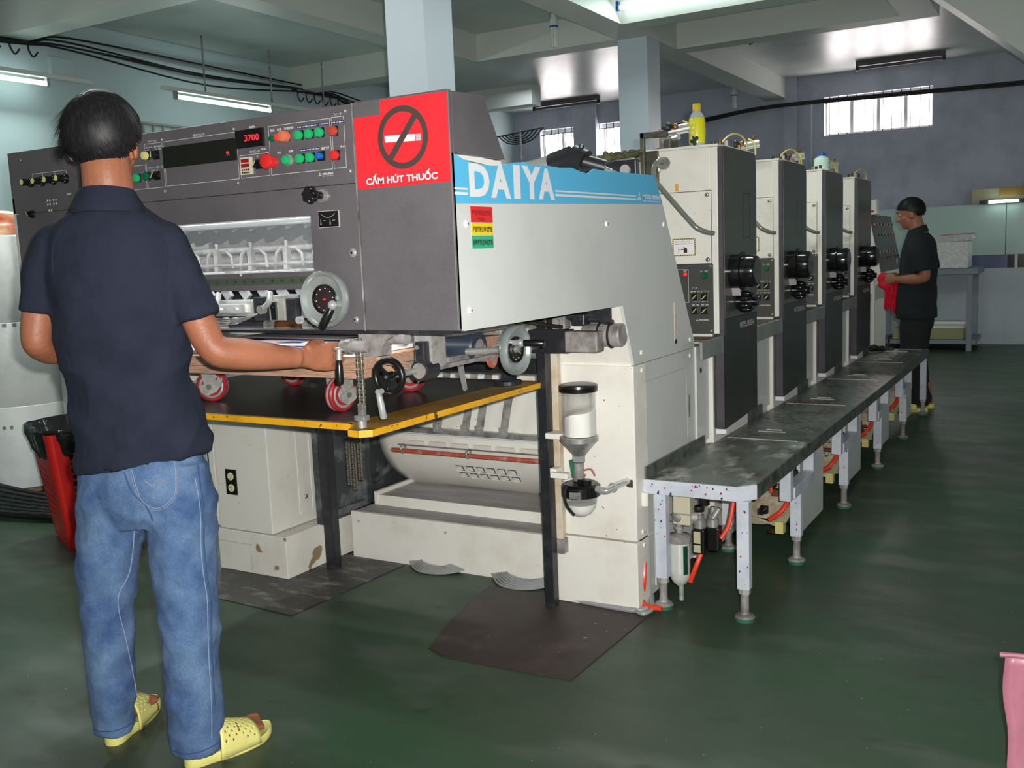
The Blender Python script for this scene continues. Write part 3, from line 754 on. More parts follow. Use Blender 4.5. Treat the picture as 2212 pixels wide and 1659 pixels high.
TX(bm, 'MITSUBISHI', -1.734, 1.5275, .036, .0052, FR, fp, bold=.03, lift=.0006)
TX(bm, 'HEAVY INDUSTRIES', -1.734, 1.5235, .036, .002, FR, fp, lift=.0006)
obj('panel_print', bm, m_line, CPp)
# embossed label tapes
bm = NB()
for (a, b, z) in ((-1.812, -1.735, 1.6545), (-1.730, -1.703, 1.6555), (-1.695, -1.647, 1.6545), (-1.809, -1.740, 1.594), (-2.412, -2.388, 1.648), (-2.44, -2.42, 1.586)):
    RC(bm, a, z, b, z+.0065, FR, fp, .0005, th=.0004)
    k = int((b-a)/.0052); rnd = random.Random(int(-a*1000))
    for i in range(k):
        RC(bm, a+.0022+i*.0052, z+.0016, a+.0050+i*.0052, z+.0048, FR, fp, .0012, mi=1)
obj('label_tape', bm, [m_tape, m_line], CPp)
# smoked long window
bm = NB(); B(bm, -2.335, -2.037, FY-.006, FY+.002, 1.592, 1.6525, bev=.0015); obj('monitor_window', bm, m_smoke, CPp)
bm = NB(); CY(bm, (-2.068, FY-.0062, 1.6145), (-2.068, FY-.009, 1.6145), .0038, n=12, mi=0); TX(bm, 'リセット', -2.075, 1.6065, .014, .003, FR, Vector((0, FY-.0062, 0)), lift=.0003, mi=1)
obj('reset_lamp', bm, [m_redlit, m_line], CPp)
# led display
bm = NB(); B(bm, -2.034, -1.931, FY-.008, FY+.002, 1.6215, 1.670, bev=.001); led = obj('speed_display', bm, m_black, CPp)
bm = NB(); TX(bm, '3700', -1.999, 1.638, .055, .017, FR, Vector((0, FY-.008, 0)), bold=.01, lift=.0006)
obj('digits', bm, m_ledred, led)
# timer and round switch
bm = NB(); B(bm, -2.0245, -1.982, FY-.008, FY+.002, 1.5485, 1.5965, bev=.0012); tm = obj('counter_timer', bm, m_beige, CPp)
bm = NB(); ft = Vector((0, FY-.008, 0)); RC(bm, -2.019, 1.5815, -1.9885, 1.5915, FR, ft, .0004); RC(bm, -2.019, 1.5685, -1.9885, 1.5785, FR, ft, .0004)
for j in range(2):
    for i in range(4): RC(bm, -2.017+i*.0078, 1.552+j*.0075, -2.012+i*.0078, 1.5565+j*.0075, FR, ft, .0004, mi=1)
obj('counter_windows', bm, [m_inkred, m_ink], tm)
def button(parent, x, z, r, mat, body=True, h=.012, square=.0125, label=None, ring=None, y=FY):
    bm = NB()
    if body: B(bm, x-square, x+square, y-.004, y+.001, z-square, z+square, bev=.001, mi=1)
    if ring: LA(bm, (x, y, z), (0, -1, 0), [(r*1.35, 0), (r*1.3, .005), (r*1.1, .006)], 24, mi=2)
    LA(bm, (x, y-.003, z), (0, -1, 0), [(r*1.02, 0), (r, h*.7), (r*.92, h*.92), (r*.6, h)], 24, mi=0)
    return obj('push_button', bm, [mat, m_black, m_steel], parent, smooth=True, label=label)
button(CPp, -1.901, 1.637, .0085, m_greendark, body=False, h=.006, label='dark green lamp')
button(CPp, -1.878, 1.6385, .0085, m_redlit, body=False, h=.009, label='small lit red lamp')
button(CPp, -1.851, 1.6385, .0155, m_orange, h=.02, label='salmon push button')
for x in (-1.803, -1.767, -1.731): button(CPp, x, 1.637, .0125, m_green)
button(CPp, -1.684, 1.6365, .0125, M('dull_red_button', (176, 62, 44), .35), label='dull red push button')
button(CPp, -1.684, 1.575, .0125, m_redb, label='red push button')
for x in (-1.804, -1.768): button(CPp, x, 1.576, .0125, m_green)
button(CPp, -1.733, 1.577, .0085, m_blueb, h=.016, label='blue push button')
button(CPp, -1.850, 1.576, .0122, m_green, body=False, ring=True, h=.014)
bm = NB(); LA(bm, (-1.906, FY, 1.576), (0, -1, 0), [(.016, 0), (.016, .008), (.010, .010), (.010, .020), (.0205, .022), (.0215, .027), (.019, .032), (.010, .034)], 30, mi=0)
obj('emergency_stop', bm, m_redb, CPp, smooth=True, label='large red mushroom stop button')
button(CPp, -2.409, 1.635, .0125, m_cream, label='cream push button')
button(CPp, -2.455, 1.573, .0120, m_green); button(CPp, -2.412, 1.575, .0120, m_greendark, label='dark green lamp')
def selector(parent, x, z, ang, s=.013, col=None):
    bm = NB(); B(bm, x-s, x+s, FY-.004, FY+.001, z-s, z+s, bev=.001)
    LA(bm, (x, FY-.003, z), (0, -1, 0), [(.0105, 0), (.010, .006), (.008, .007)], 20)
    B(bm, x-.0028, x+.0028, FY-.022, FY-.006, z-.0105, z+.0105, bev=.001, rot=('Y', ang))
    B(bm, x-.0009, x+.0009, FY-.0228, FY-.0215, z-.0085, z+.0095, mi=1, rot=('Y', ang))
    return obj('selector_switch', bm, [m_black, m_limeb], parent)
selector(CPp, -2.366, 1.634, 0); selector(CPp, -2.370, 1.574, R_(35)); selector(CPp, -1.957, 1.574, R_(35)); selector(CPp, -2.985, 1.495, R_(-35), .012)
for x in (-2.975, -2.917, -2.857, -2.797):
    bm = NB(); LA(bm, (x, FY, 1.597), (0, -1, 0), [(.016, 0), (.0155, .010), (.011, .014), (.0105, .034), (.0095, .036)], 24, mi=0)
    LA(bm, (x, FY-.0362, 1.597), (0, -1, 0), [(.0092, 0), (0, .0006)], 20, mi=1)
    for i in range(8):
        a = 2*PI*i/8; SP(bm, (x+.0135*math.cos(a), FY-.0115, 1.597+.0135*math.sin(a)), .0012, n=6, mi=2)
    obj('rotary_knob', bm, [m_black, m_limeb, m_line], CPp, smooth=True)
for (x, z) in ((-2.045, 1.677), (-2.338, 1.675), (-2.044, 1.5295), (-2.344, 1.527), (-1.640, 1.531), (-1.645, 1.683), (-3.02, 1.672)):
    screw(CPp, (x, FY, z), (0, -1, 0), .0045, m_steel)
# star knob, icon plate, numbered scale, wheel
bm = NB(); CY(bm, (-1.737, FY+.002, 1.474), (-1.737, FY-.006, 1.474), .018, n=24, mi=1); CY(bm, (-1.740, FY-.004, 1.475), (-1.744, FY-.03, 1.476), .010, n=16, mi=0)
c = Vector((-1.746, FY-.040, 1.476)); CY(bm, c+Vector((0, .012, 0)), c-Vector((0, .012, 0)), .016, n=20)
for i in range(7):
    a = 2*PI*i/7+.2; SP(bm, c+Vector((.0165*math.cos(a), 0, .0165*math.sin(a))), .0078, (1, 1.6, 1), n=12)
obj('star_knob', bm, [m_black, m_steel], D, smooth=True)
bm = NB(); B(bm, -1.758, -1.6865, FY-.0015, FY+.002, 1.3905, 1.4345, mi=1); B(bm, -1.756, -1.6885, FY-.003, FY, 1.392, 1.433)
ip = obj('icon_plate', bm, [m_black, m_signlight], D)
bm = NB(); fi = Vector((0, FY-.003, 0))
pts = [(-1.746+.048*t, 1.4255-.010*math.sin(PI*t)) for t in [i/10 for i in range(11)]]
for a, b in zip(pts, pts[1:]): PG(bm, [(a[0], a[1]), (b[0], b[1]), (b[0], b[1]+.0012), (a[0], a[1]+.0012)], FR, fi, .0004)
for x in (-1.749, -1.717):
    RC(bm, x, 1.404, x+.002, 1.412, FR, fi, .0004); FRAME(bm, x-.001, 1.398, x+.003, 1.404, .001, FR, fi, .0004)
    RC(bm, x+.009, 1.408, x+.018, 1.4092, FR, fi, .0004)
obj('icons', bm, m_signlight, ip)
bm = NB(); B(bm, -2.91, -1.812, FY-.0015, FY+.002, 1.2435, 1.2635); sc = obj('number_scale', bm, M('scale_strip', (68, 78, 66), .3), D)
bm = NB()
for i in range(21):
    x = -1.827-.0361*(20-i); s = str(i+1); TX(bm, s, x-.0045*len(s)+.0, 1.249, .0045*len(s)+.002, .009, FR, Vector((0, FY-.0015, 0)), lift=.0005, bold=.01)
obj('numerals', bm, m_ink, sc, kind='stuff')
bm = NB(); CY(bm, (-1.725, FY, 1.202), (-1.725, FY-.03, 1.202), .016, n=20); obj('wheel_shaft', bm, m_steel, D)
rim_wheel(D, (-1.722, FY-.03, 1.202), (0, -1, 0), .076, (-1.672, FY-.045, 1.188), (-.50, -.12, -.82), .062)
for (x, z, r) in ((-1.649, 1.321, .0115), (-1.652, 1.145, .009), (-1.781, 1.272, .004), (-2.06, 1.272, .0045)):
    screw(D, (x, FY, z), (0, -1, 0), r, m_steel)
# --- what shows through the window
bm = NB(); B(bm, -2.92, -1.787, 2.020, 2.024, 1.277, 1.426)
gl = obj('window_pane', bm, M('window_acrylic', (230, 236, 240), .05, alpha=.10), D)
bm = NB(); B(bm, -2.95, -1.70, 2.72, 2.74, 1.12, 1.50); B(bm, -2.95, -1.70, 2.10, 2.74, 1.505, 1.51)
obj('inner_back_plate', bm, m_dusty, D)
for z, y, r, mt in ((1.438, 2.34, .016, m_chrome), (1.352, 2.44, .011, m_dusty), (1.300, 2.40, .010, m_dusty)):
    bm = NB(); CY(bm, (-2.95, y, z), (-1.70, y, z), r, n=16); obj('gripper_shaft', bm, mt, D, smooth=True)
bm = NB(); B(bm, -2.95, -1.72, 2.36, 2.48, 1.235, 1.282, bev=.003); B(bm, -2.95, -1.72, 2.352, 2.362, 1.300, 1.306); obj('suction_bar', bm, m_dusty, D)
for i in range(7):
    x = -2.86+i*.158
    bm = NB(); TU(bm, [(x-.055, 2.38, 1.285), (x-.035, 2.37, 1.335), (x-.015, 2.37, 1.352), (x+.05, 2.37, 1.352), (x+.065, 2.38, 1.33), (x+.068, 2.38, 1.29)], .006, 8, smooth=False)
    B(bm, x+.005, x+.022, 2.355, 2.375, 1.282, 1.356); CY(bm, (x+.0135, 2.365, 1.356), (x+.0135, 2.365, 1.375), .006, n=10)
    CY(bm, (x-.02, 2.42, 1.318), (x+.08, 2.42, 1.318), .014, n=14)
    obj('sheet_guide', bm, m_dusty, D, smooth=False)
    bm = NB(); B(bm, x-.05, x+.06, 2.345, 2.352, 1.238, 1.280, bev=.002); obj('guide_plate', bm, m_cast, D)
for i in range(13):
    x = -2.90+i*.088
    bm = NB(); B(bm, x, x+.035, 2.52, 2.60, 1.39, 1.425, bev=.004, rot=('X', R_(20))); obj('gripper_pad', bm, m_blackiron, D)
light('press_window_lamp', 'AREA', (-2.30, 2.13, 1.49), 5, (.86, .93, 1), (1.1, .03), rot=(R_(8), 0, 0))
# --- suction and delivery gear visible below the numbered scale
bm = NB(); B(bm, -2.95, -1.72, 2.50, 2.54, 1.10, 1.24); B(bm, -2.95, -1.75, 2.24, 2.50, 1.100, 1.108); obj('gear_back_plate', bm, m_blackiron, D)
for i in range(13):
    x = -2.86+i*.082
    bm = NB(); B(bm, x, x+.030, 2.30, 2.315, 1.188, 1.228, bev=.002, rot=('Y', R_(-38))); obj('deflector', bm, m_chrome, D)
for (x0, x1, z0, z1, y, mt) in ((-2.84, -2.60, 1.145, 1.190, 2.24, m_cast), (-2.55, -2.50, 1.13, 1.205, 2.22, m_blackiron), (-2.42, -2.22, 1.140, 1.190, 2.22, m_cast), (-2.40, -2.26, 1.150, 1.180, 2.205, m_zinc), (-2.215, -2.165, 1.128, 1.200, 2.20, m_blackiron),
                                (-2.15, -2.085, 1.128, 1.205, 2.20, m_cast), (-2.135, -2.115, 1.130, 1.185, 2.19, m_black), (-2.07, -2.03, 1.128, 1.195, 2.19, m_blackiron), (-2.02, -1.965, 1.135, 1.180, 2.20, m_zinc), (-1.96, -1.90, 1.120, 1.205, 2.19, m_blackiron), (-1.88, -1.83, 1.12, 1.2, 2.19, m_cast)):
    bm = NB(); B(bm, x0, x1, y, y+.08, z0, z1, bev=.003)
    n = max(1, int((x1-x0)/.07))
    for i in range(n):
        xx = x0+(i+.5)*(x1-x0)/n; CY(bm, (xx, y+.002, z1-.016), (xx, y-.006, z1-.016), .006, n=10)
    obj('gear_block', bm, mt, D)
bm = NB(); CY(bm, (-2.95, 2.24, 1.112), (-1.72, 2.24, 1.112), .013, n=18)
for (a, b) in ((-2.44, -2.36), (-2.60, -2.56), (-2.20, -2.16), (-1.94, -1.90), (-2.04, -2.0)): CY(bm, (a, 2.24, 1.112), (b, 2.24, 1.112), .019, n=20, mi=1)
CY(bm, (-2.155, 2.24, 1.112), (-2.05, 2.24, 1.112), .0165, n=20, mi=2)
obj('pull_roller', bm, [m_blackiron, m_steel, m_brass], D, smooth=True)
for (x, z) in ((-2.33, 1.128), (-2.29, 1.128), (-2.02, 1.13), (-2.62, 1.128)):
    bm = NB(); CY(bm, (x, 2.20, z), (x, 2.185, z), .011, n=16); obj('pulley', bm, m_zinc, D, smooth=True)
bm = NB()
for k in range(4): TU(bm, [(-2.62+.02*k, 2.17, 1.155-.008*k), (-2.3, 2.165, 1.135-.006*k), (-2.18, 2.18, 1.150)], .0022, 5)
obj('thin_wire', bm, m_steel, D, smooth=True)
for x in (-2.34, -2.12):
    bm = NB(); TU(bm, [(x, 2.18, 1.215), (x+.01, 2.16, 1.185), (x-.01, 2.15, 1.165)], .009, 8); CY(bm, (x-.01, 2.16, 1.165), (x-.01, 2.14, 1.165), .013, n=14)
    obj('linkage', bm, m_cast, D, smooth=True)
# --- underside on the right: bracket, crank, small wheel, motor, second wheel, bar
bm = NB(); PR(bm, [(-1.715, 1.108), (-1.60, 1.108), (-1.602, 1.092), (-1.622, 1.080), (-1.632, 1.065), (-1.634, 1.040), (-1.70, 1.036), (-1.715, 1.06)], 'y', 2.09, 2.13)
CY(bm, (-1.75, 2.06, 1.068), (-1.66, 2.06, 1.068), .0165, n=20); CY(bm, (-1.73, 2.06, 1.068), (-1.712, 2.06, 1.068), .021, n=20, mi=1)
CY(bm, (-1.66, 2.12, 1.085), (-1.57, 2.12, 1.085), .017, n=18); CY(bm, (-1.68, 2.3, 1.07), (-1.63, 2.9, 1.07), .016, n=16, mi=1)
obj('crank_gearbox', bm, [m_dusty, m_steel], D, smooth=False)
bm = NB(); SP(bm, (-1.752, 2.050, 1.060), .012, (1.6, 1, .6), n=12, mi=0); CY(bm, (-1.749, 2.045, 1.058), (-1.747, 2.040, 1.030), .008, n=14, mi=0)
LA(bm, (-1.747, 2.040, 1.034), (.03, -.06, -1), [(.006, 0), (.0085, .006), (.0105, .02), (.0112, .062), (.009, .070)], 16, mi=1)
obj('crank_handle', bm, [m_cast, m_black], D, smooth=True)
# spoked small wheel with chrome grip
c = Vector((-1.613, 2.085, .984))
bm = NB(); TO(bm, c, (0, -1, 0), .046, .009, mi=0); CY(bm, c+Vector((0, .012, 0)), c-Vector((0, .012, 0)), .014, n=20, mi=0)
for k in range(3):
    a = R_(80+120*k+180); d = Vector((math.cos(a), 0, math.sin(a))); B_ = c+d*.026
    B(bm, B_.x-.018, B_.x+.018, B_.y-.003, B_.y+.003, B_.z-.006, B_.z+.006, bev=.002, mi=0, rot=('Y', -a))
CY(bm, c, c+Vector((0, .13, 0)), .009, n=14, mi=1); CY(bm, c-Vector((0, .0125, 0)), c-Vector((0, .014, 0)), .005, n=12, mi=1)
whs = obj('spoked_handwheel', bm, [m_black, m_steel], D, smooth=True)
bm = NB(); CY(bm, (-1.632, 2.075, .944), (-1.632, 2.055, .944), .008, n=12); LA(bm, (-1.632, 2.06, .942), (.18, 0, -1), [(.006, 0), (.0085, .008), (.0095, .03), (.0095, .068), (.007, .073)], 16)
obj('grip', bm, m_chrome, whs, smooth=True)
bm = NB(); CY(bm, (-1.60, 2.21, .984), (-1.60, 2.27, .984), .030, n=28, mi=0); CY(bm, (-1.60, 2.205, .984), (-1.60, 2.21, .984), .022, n=24, mi=1)
B(bm, -1.616, -1.584, 2.215, 2.25, .99, 1.066, bev=.003, mi=0); CY(bm, (-1.605, 2.213, 1.05), (-1.605, 2.208, 1.05), .006, n=12, mi=1)
obj('roller_bracket', bm, [m_blackiron, m_dusty], D)
bm = NB(); B(bm, -1.635, -1.575, 2.24, 2.31, .99, 1.110); B(bm, -1.60, -1.585, 2.25, 2.90, .978, .990); obj('guide_rail', bm, m_dusty, D)
bm = NB(); B(bm, -1.83, -1.76, 2.56, 2.64, .965, 1.112, bev=.004); CY(bm, (-1.77, 2.60, 1.013), (-1.655, 2.60, 1.013), .049, n=36)
LA(bm, (-1.655, 2.60, 1.013), (1, 0, 0), [(.049, 0), (.050, .004), (.046, .012), (.036, .013), (.034, .009), (.026, .009), (.024, .014)], 36)
for a in (45, 135, 225, 315): CY(bm, (-1.756, 2.60+.045*math.cos(R_(a)), 1.013+.045*math.sin(R_(a))), (-1.745, 2.60+.045*math.cos(R_(a)), 1.013+.045*math.sin(R_(a))), .008, n=8)
obj('drive_motor', bm, m_motor, D, smooth=True)
bm = NB(); LA(bm, (-1.641, 2.60, 1.013), (1, 0, 0), [(.0245, 0), (.018, .001), (.0, .0012)], 24); obj('motor_cap', bm, m_dusty, D)
bm = NB(); CY(bm, (-1.66, 2.55, 1.0), (-1.48, 2.57, 1.01), .012, n=14); CY(bm, (-1.66, 2.58, .978), (-1.60, 2.58, .978), .012, n=12, mi=0); CY(bm, (-1.60, 2.60, .975), (-1.595, 2.60, .975), .030, n=24, mi=1)
CY(bm, (-1.595, 2.60, .975), (-1.59, 2.60, .975), .012, n=16, mi=0)
obj('wheel_shaft', bm, [m_steel, m_redrod], D, smooth=True)
rim_wheel(D, (-1.500, 2.57, 1.008), (1, 0, 0), .078, (-1.482, 2.545, 1.032), (1, .25, -.04), .068, name='side_handwheel')
bm = NB(); B(bm, -1.92, -1.66, 2.45, 2.75, .968, .985, rot=('Y', R_(-4))); PR(bm, [(-1.735, .965), (-1.712, .965), (-1.700, .872), (-1.706, .866), (-1.714, .870)], 'y', 2.60, 2.606)
obj('lever_plate', bm, m_steel, D)
bm = NB(); B(bm, -1.66, -1.505, 2.95, 3.0, .955, 1.035, mi=1); B(bm, -1.508, -1.385, 2.93, 2.99, .960, 1.032, bev=.006, mi=0)
obj('cross_bar', bm, [m_dusty, m_blackiron], D)
bm = NB(); CY(bm, (-1.47, 3.02, 1.013), (-1.335, 3.02, 1.013), .040, n=28); LA(bm, (-1.335, 3.02, 1.013), (1, 0, 0), [(.041, 0), (.038, .006), (.028, .004), (0, .004)], 28)
TO(bm, (-1.37, 3.02, 1.013), (1, 0, 0), .042, .004, mi=1); TO(bm, (-1.41, 3.02, 1.013), (1, 0, 0), .042, .004, mi=1); B(bm, -1.39, -1.37, 3.0, 3.02, 1.05, 1.07, mi=1)
obj('end_motor', bm, [m_dusty, m_rubber], D, smooth=True)
bm = NB(); TU(bm, [(-1.62, 2.9, 1.09), (-1.52, 2.93, 1.085), (-1.46, 2.98, 1.07), (-1.40, 3.0, 1.066), (-1.36, 3.01, 1.055)], .010, 8)
TU(bm, [(-1.64, 2.75, 1.10), (-1.55, 2.80, 1.07), (-1.5, 2.9, 1.05)], .007, 8, mi=0)
obj('motor_cable', bm, m_rubber, D, smooth=True)
for (x0, x1, y, z0, z1, mt) in ((-1.60, -1.56, 2.9, 1.04, 1.10, m_blackiron), (-1.55, -1.50, 2.92, 1.04, 1.09, m_dusty), (-1.49, -1.44, 2.95, 1.05, 1.09, m_blackiron), (-1.66, -1.61, 2.8, 1.05, 1.10, m_dusty), (-1.80, -1.68, 2.8, 1.03, 1.10, m_dusty), (-1.58, -1.47, 3.0, 1.08, 1.10, m_wood)):
    bm = NB(); B(bm, x0, x1, y, y+.05, z0, z1, bev=.004); CY(bm, ((x0+x1)/2, y, (z0+z1)/2), ((x0+x1)/2, y-.01, (z0+z1)/2), .010, n=12); obj('under_fitting', bm, mt, D)
bm = NB(); CY(bm, (-2.5, 3.2, .885), (-1.68, 3.2, .885), .045, n=26); CY(bm, (-1.9, 3.12, .935), (-1.66, 3.12, .935), .022, n=18, mi=1)
obj('black_roller', bm, [m_blackiron, m_steel], D, smooth=True)
bm = NB(); B(bm, -3.05, -1.36, 2.35, 3.0, 1.116, 1.13); B(bm, -2.9, -1.36, 2.99, 3.0, 1.06, 1.12); obj('under_plate', bm, m_blackiron, D)

# --- torn top: shafts and linkages between the delivery and the first printing unit
bm = NB(); CY(bm, (-2.15, 3.42, 1.60), (-1.42, 3.42, 1.655), .012, n=10); 
for i in range(26): SP(bm, (-2.12+.028*i, 3.42+random.uniform(-.012, .012), 1.612+.0021*i+random.uniform(-.004, .008)), .011, (1.2, 1, random.uniform(.5, 1.1)), n=6)
obj('grimy_rail', bm, M('grimy_green', (62, 66, 40), .7, var=(110, 104, 70), vs=40), D)
bm = NB(); CY(bm, (-1.83, 3.1, 1.585), (-1.60, 3.1, 1.62), .026, n=20, mi=1); CY(bm, (-1.62, 3.1, 1.608), (-1.54, 3.1, 1.628), .040, n=22, mi=0)
CY(bm, (-1.54, 3.1, 1.628), (-1.49, 3.1, 1.605), .044, n=14, mi=0); CY(bm, (-1.51, 3.1, 1.64), (-1.50, 3.1, 1.668), .010, n=8, mi=0)
CY(bm, (-1.50, 3.1, 1.61), (-1.43, 3.13, 1.585), .026, n=18, mi=0); CY(bm, (-1.47, 3.12, 1.595), (-1.385, 3.3, 1.535), .013, n=14, mi=1)
obj('universal_joint_shaft', bm, [m_blackiron, m_chrome], D, smooth=True)
bm = NB(); CY(bm, (-1.75, 3.5, 1.60), (-1.55, 3.5, 1.625), .018, n=12); B(bm, -1.56, -1.46, 3.48, 3.52, 1.53, 1.640, bev=.006); CY(bm, (-1.50, 3.475, 1.60), (-1.50, 3.46, 1.60), .020, n=14, mi=1)
B(bm, -1.75, -1.60, 3.55, 3.57, 1.52, 1.60, mi=2)
obj('top_linkage', bm, [m_blackiron, m_signlight, m_yellowdirty], D)

# --- lower right cabinet below the side panel
cab = T('delivery_cabinet', 'white steel cabinet under the side of the delivery, right of the powder dispenser', 'cabinet', (-1.48, 3.4, 0))
bm = NB()
PR(bm, [(3.013, 1.110), (3.10, .905), (3.10, .897), (3.13, .897), (3.13, 1.110)], 'x', -1.62, XS-.011)
obj('upper_front_panel', bm, m_whitedirty, cab)
bm = NB(); B(bm, -1.618, XS, 3.09, 3.20, .266, .897, bev=.003); B(bm, -1.352, -1.337, 3.086, 3.092, .465, .492, mi=1)
CY(bm, (-1.352, 3.087, .4785), (-1.352, 3.0895, .4785), .0135, n=16, mi=1)
obj('front_panel', bm, [m_whitedirty, m_signgrey], cab)
bm = NB(); B(bm, -1.65, XS, 3.088, 3.20, .004, .260, bev=.003); obj('plinth_panel', bm, m_whitedirty, cab)
bm = NB(); PR(bm, [(3.125, .266), (3.716, .266), (3.716, .897), (3.125, .897)], 'x', XS-.012, XS-.0005)
B(bm, XS-.001, XS+.0006, 3.20, 3.202, .50, .83, mi=1); B(bm, XS-.001, XS+.0006, 3.20, 3.62, .828, .830, mi=1); B(bm, XS-.001, XS+.0006, 3.618, 3.620, .55, .83, mi=1)
B(bm, XS-.001, XS+.002, 3.634, 3.650, .628, .716, mi=2)
obj('side_access_panel', bm, [m_sidepanel, m_signlight, m_steel], cab)
bm = NB(); PR(bm, [(3.125, .03), (3.30, .03), (3.30, .12), (3.40, .26), (3.125, .26)], 'x', XS-.012, XS-.0005); obj('side_plinth', bm, m_sidepanel, cab)
bm = NB(); B(bm, XS-.004, XS-.002, 3.20, 3.95, .04, .48); obj('inner_plate', bm, m_white, cab)
for (y, z) in ((3.164, .874), (3.660, .872), (3.13+.01, .291), (3.150, .239)): screw(cab, (XS, y, z), (1, 0, 0), .008)
bm = NB(); B(bm, -1.60, -1.36, 3.2, 3.9, .02, .89); obj('cabinet_core', bm, m_blackiron, cab)

# --- posts and rails
def post(name, label, x0, x1, y0, y1, z0, z1, mat, bev=.002, group=None):
    bm = NB(); B(bm, x0, x1, y0, y1, z0, z1, bev=bev); return simple(name, label, 'post', bm, mat, group)
post('black_post', 'black steel post left of the powder dispenser', -1.665, -1.627, 3.01, 3.05, 0, .955, m_blackiron)
post('black_post', 'black steel post right of the left white cabinet', -2.738, -2.690, 3.03, 3.075, 0, .83, m_blackiron)
bm = NB(); B(bm, -1.640, -1.606, 3.056, 3.086, .22, .94, bev=.002); B(bm, -1.645, -1.60, 3.05, 3.086, .2, .255, mi=1)
simple('dispenser_rail', 'stained cream upright rail behind the black post', 'rail', bm, [M('stained_cream_rail', (206, 196, 176), .55, var=(176, 140, 96), vs=9, vlo=.45, vhi=.7), m_dusty])

# --- powder dispenser
hx, hy = -1.488, 2.985
P = T('powder_dispenser', 'clear powder hopper with black lid hung on the white cabinet front', 'dispenser', (hx, hy, .37))
bm = NB(); LA(bm, (hx, hy, .818), (0, 0, 1), [(.060, 0), (.067, .002), (.068, .012), (.066, .014), (.068, .016), (.067, .024), (.06, .027)], 36); obj('lid', bm, m_black, P, smooth=True)
bm = NB(); LA(bm, (hx, hy, .662), (0, 0, 1), [(.059, 0), (.059, .157)], 36); o = obj('clear_jar', bm, m_glass, P, smooth=True); solid(o, .003)
bm = NB(); n = 32; r = .0545; bot_ = [bm.verts.new((hx+r*math.cos(2*PI*i/n), hy+r*math.sin(2*PI*i/n), .664)) for i in range(n)]
top_ = [bm.verts.new((hx+r*math.cos(2*PI*i/n), hy+r*math.sin(2*PI*i/n), .747+.014*math.cos(2*PI*i/n-.6)+.004*math.sin(6*PI*i/n))) for i in range(n)]
ct = bm.verts.new((hx, hy, .757))
for i in range(n): bm.faces.new((bot_[i], bot_[(i+1) % n], top_[(i+1) % n], top_[i])); bm.faces.new((top_[i], top_[(i+1) % n], ct))
bm.faces.new(bot_[::-1]); obj('powder', bm, m_powder, P, smooth=True)
bm = NB(); LA(bm, (hx-.003, hy, .592), (0, 0, 1), [(.022, 0), (.024, .004), (.064, .050), (.068, .052), (.068, .068), (.060, .070)], 36); obj('funnel', bm, m_steel, P, smooth=True)
bm = NB(); LA(bm, (hx-.006, hy, .570), (0, 0, 1), [(.024, 0), (.024, .020), (.018, .022)], 6); LA(bm, (hx-.008, hy, .500), (0, 0, 1), [(.018, 0), (.021, .004), (.021, .022), (.018, .026), (.019, .066)], 20, mi=1)
B(bm, hx-.034, hx-.022, hy-.012, hy+.0, .512, .575, mi=2, rot=('Y', R_(-8)))
obj('neck_fitting', bm, [m_chrome, m_dusty, m_foot], P)
bm = NB(); LA(bm, (hx-.002, hy, .447), (0, 0, 1), [(.062, 0), (.069, .003), (.069, .038), (.060, .046), (.03, .05)], 30); B(bm, hx-.012, hx+.030, hy-.0705, hy-.066, .452, .474, mi=1)
B(bm, hx+.000, hx+.052, hy-.03, hy-.028, .495, .512, mi=0); CY(bm, (hx+.03, hy-.02, .49), (hx+.03, hy-.02, .512), .018, n=14)
obj('head_ring', bm, [m_black, m_steel], P)
bm = NB(); TX(bm, 'POWDER UNIT', hx-.009, .460, .035, .004, FR, Vector((0, hy-.0706, 0)), lift=.0004); RC(bm, hx-.009, .456, hx+.026, .457, FR, Vector((0, hy-.0706, 0)), .0004); obj('plate_print', bm, m_ink, P)
bm = NB(); LA(bm, (hx-.002, hy, .448), (0, 0, -1), [(.056, 0), (.056, .022), (.050, .046), (.036, .064), (.018, .074), (0, .077)], 32); obj('clear_bowl', bm, m_glass, P, smooth=True)
bm = NB(); LA(bm, (hx-.002, hy, .420), (0, 0, -1), [(0, 0), (.052, 0), (.046, .02), (.033, .036), (.016, .045), (0, .048)], 28); obj('bowl_powder', bm, m_powder, P, smooth=True)
bm = NB(); TU(bm, [(hx-.028, hy-.062, .492), (hx-.030, hy-.074, .46), (hx-.026, hy-.062, .42), (hx-.014, hy-.034, .384)], .005, 6); obj('clip_strap', bm, m_blackiron, P, smooth=True)
bm = NB(); TU(bm, [(hx+.064, hy-.01, .478), (hx+.098, hy-.012, .476), (hx+.112, hy+.005, .480), (hx+.118, hy+.045, .484), (hx+.132, hy+.105, .486)], .0125, 12, k=4)
TO(bm, (hx+.113, hy+.02, .481), (.1, 1, .1), .014, .004, 20, 8); obj('outlet_elbow', bm, m_chrome, P, smooth=True)
bm = NB(); B(bm, -1.622, hx-.05, hy-.008, hy+.02, .644, .664, bev=.002); B(bm, -1.622, -1.575, hy-.002, 3.056, .646, .662); B(bm, -1.612, hx-.055, hy, hy+.03, .500, .520, bev=.002)
B(bm, -1.622, -1.596, hy+.02, 3.056, .50, .53); obj('mount_bracket', bm, m_whitedirty, P)
bm = NB(); TU(bm, [(hx+.02, hy+.0, .52), (hx+.005, hy, .535), (hx+.03, hy+.02, .54), (hx+.04, hy+.03, .515)], .003, 6); obj('red_wire', bm, m_redrod, P, smooth=True)

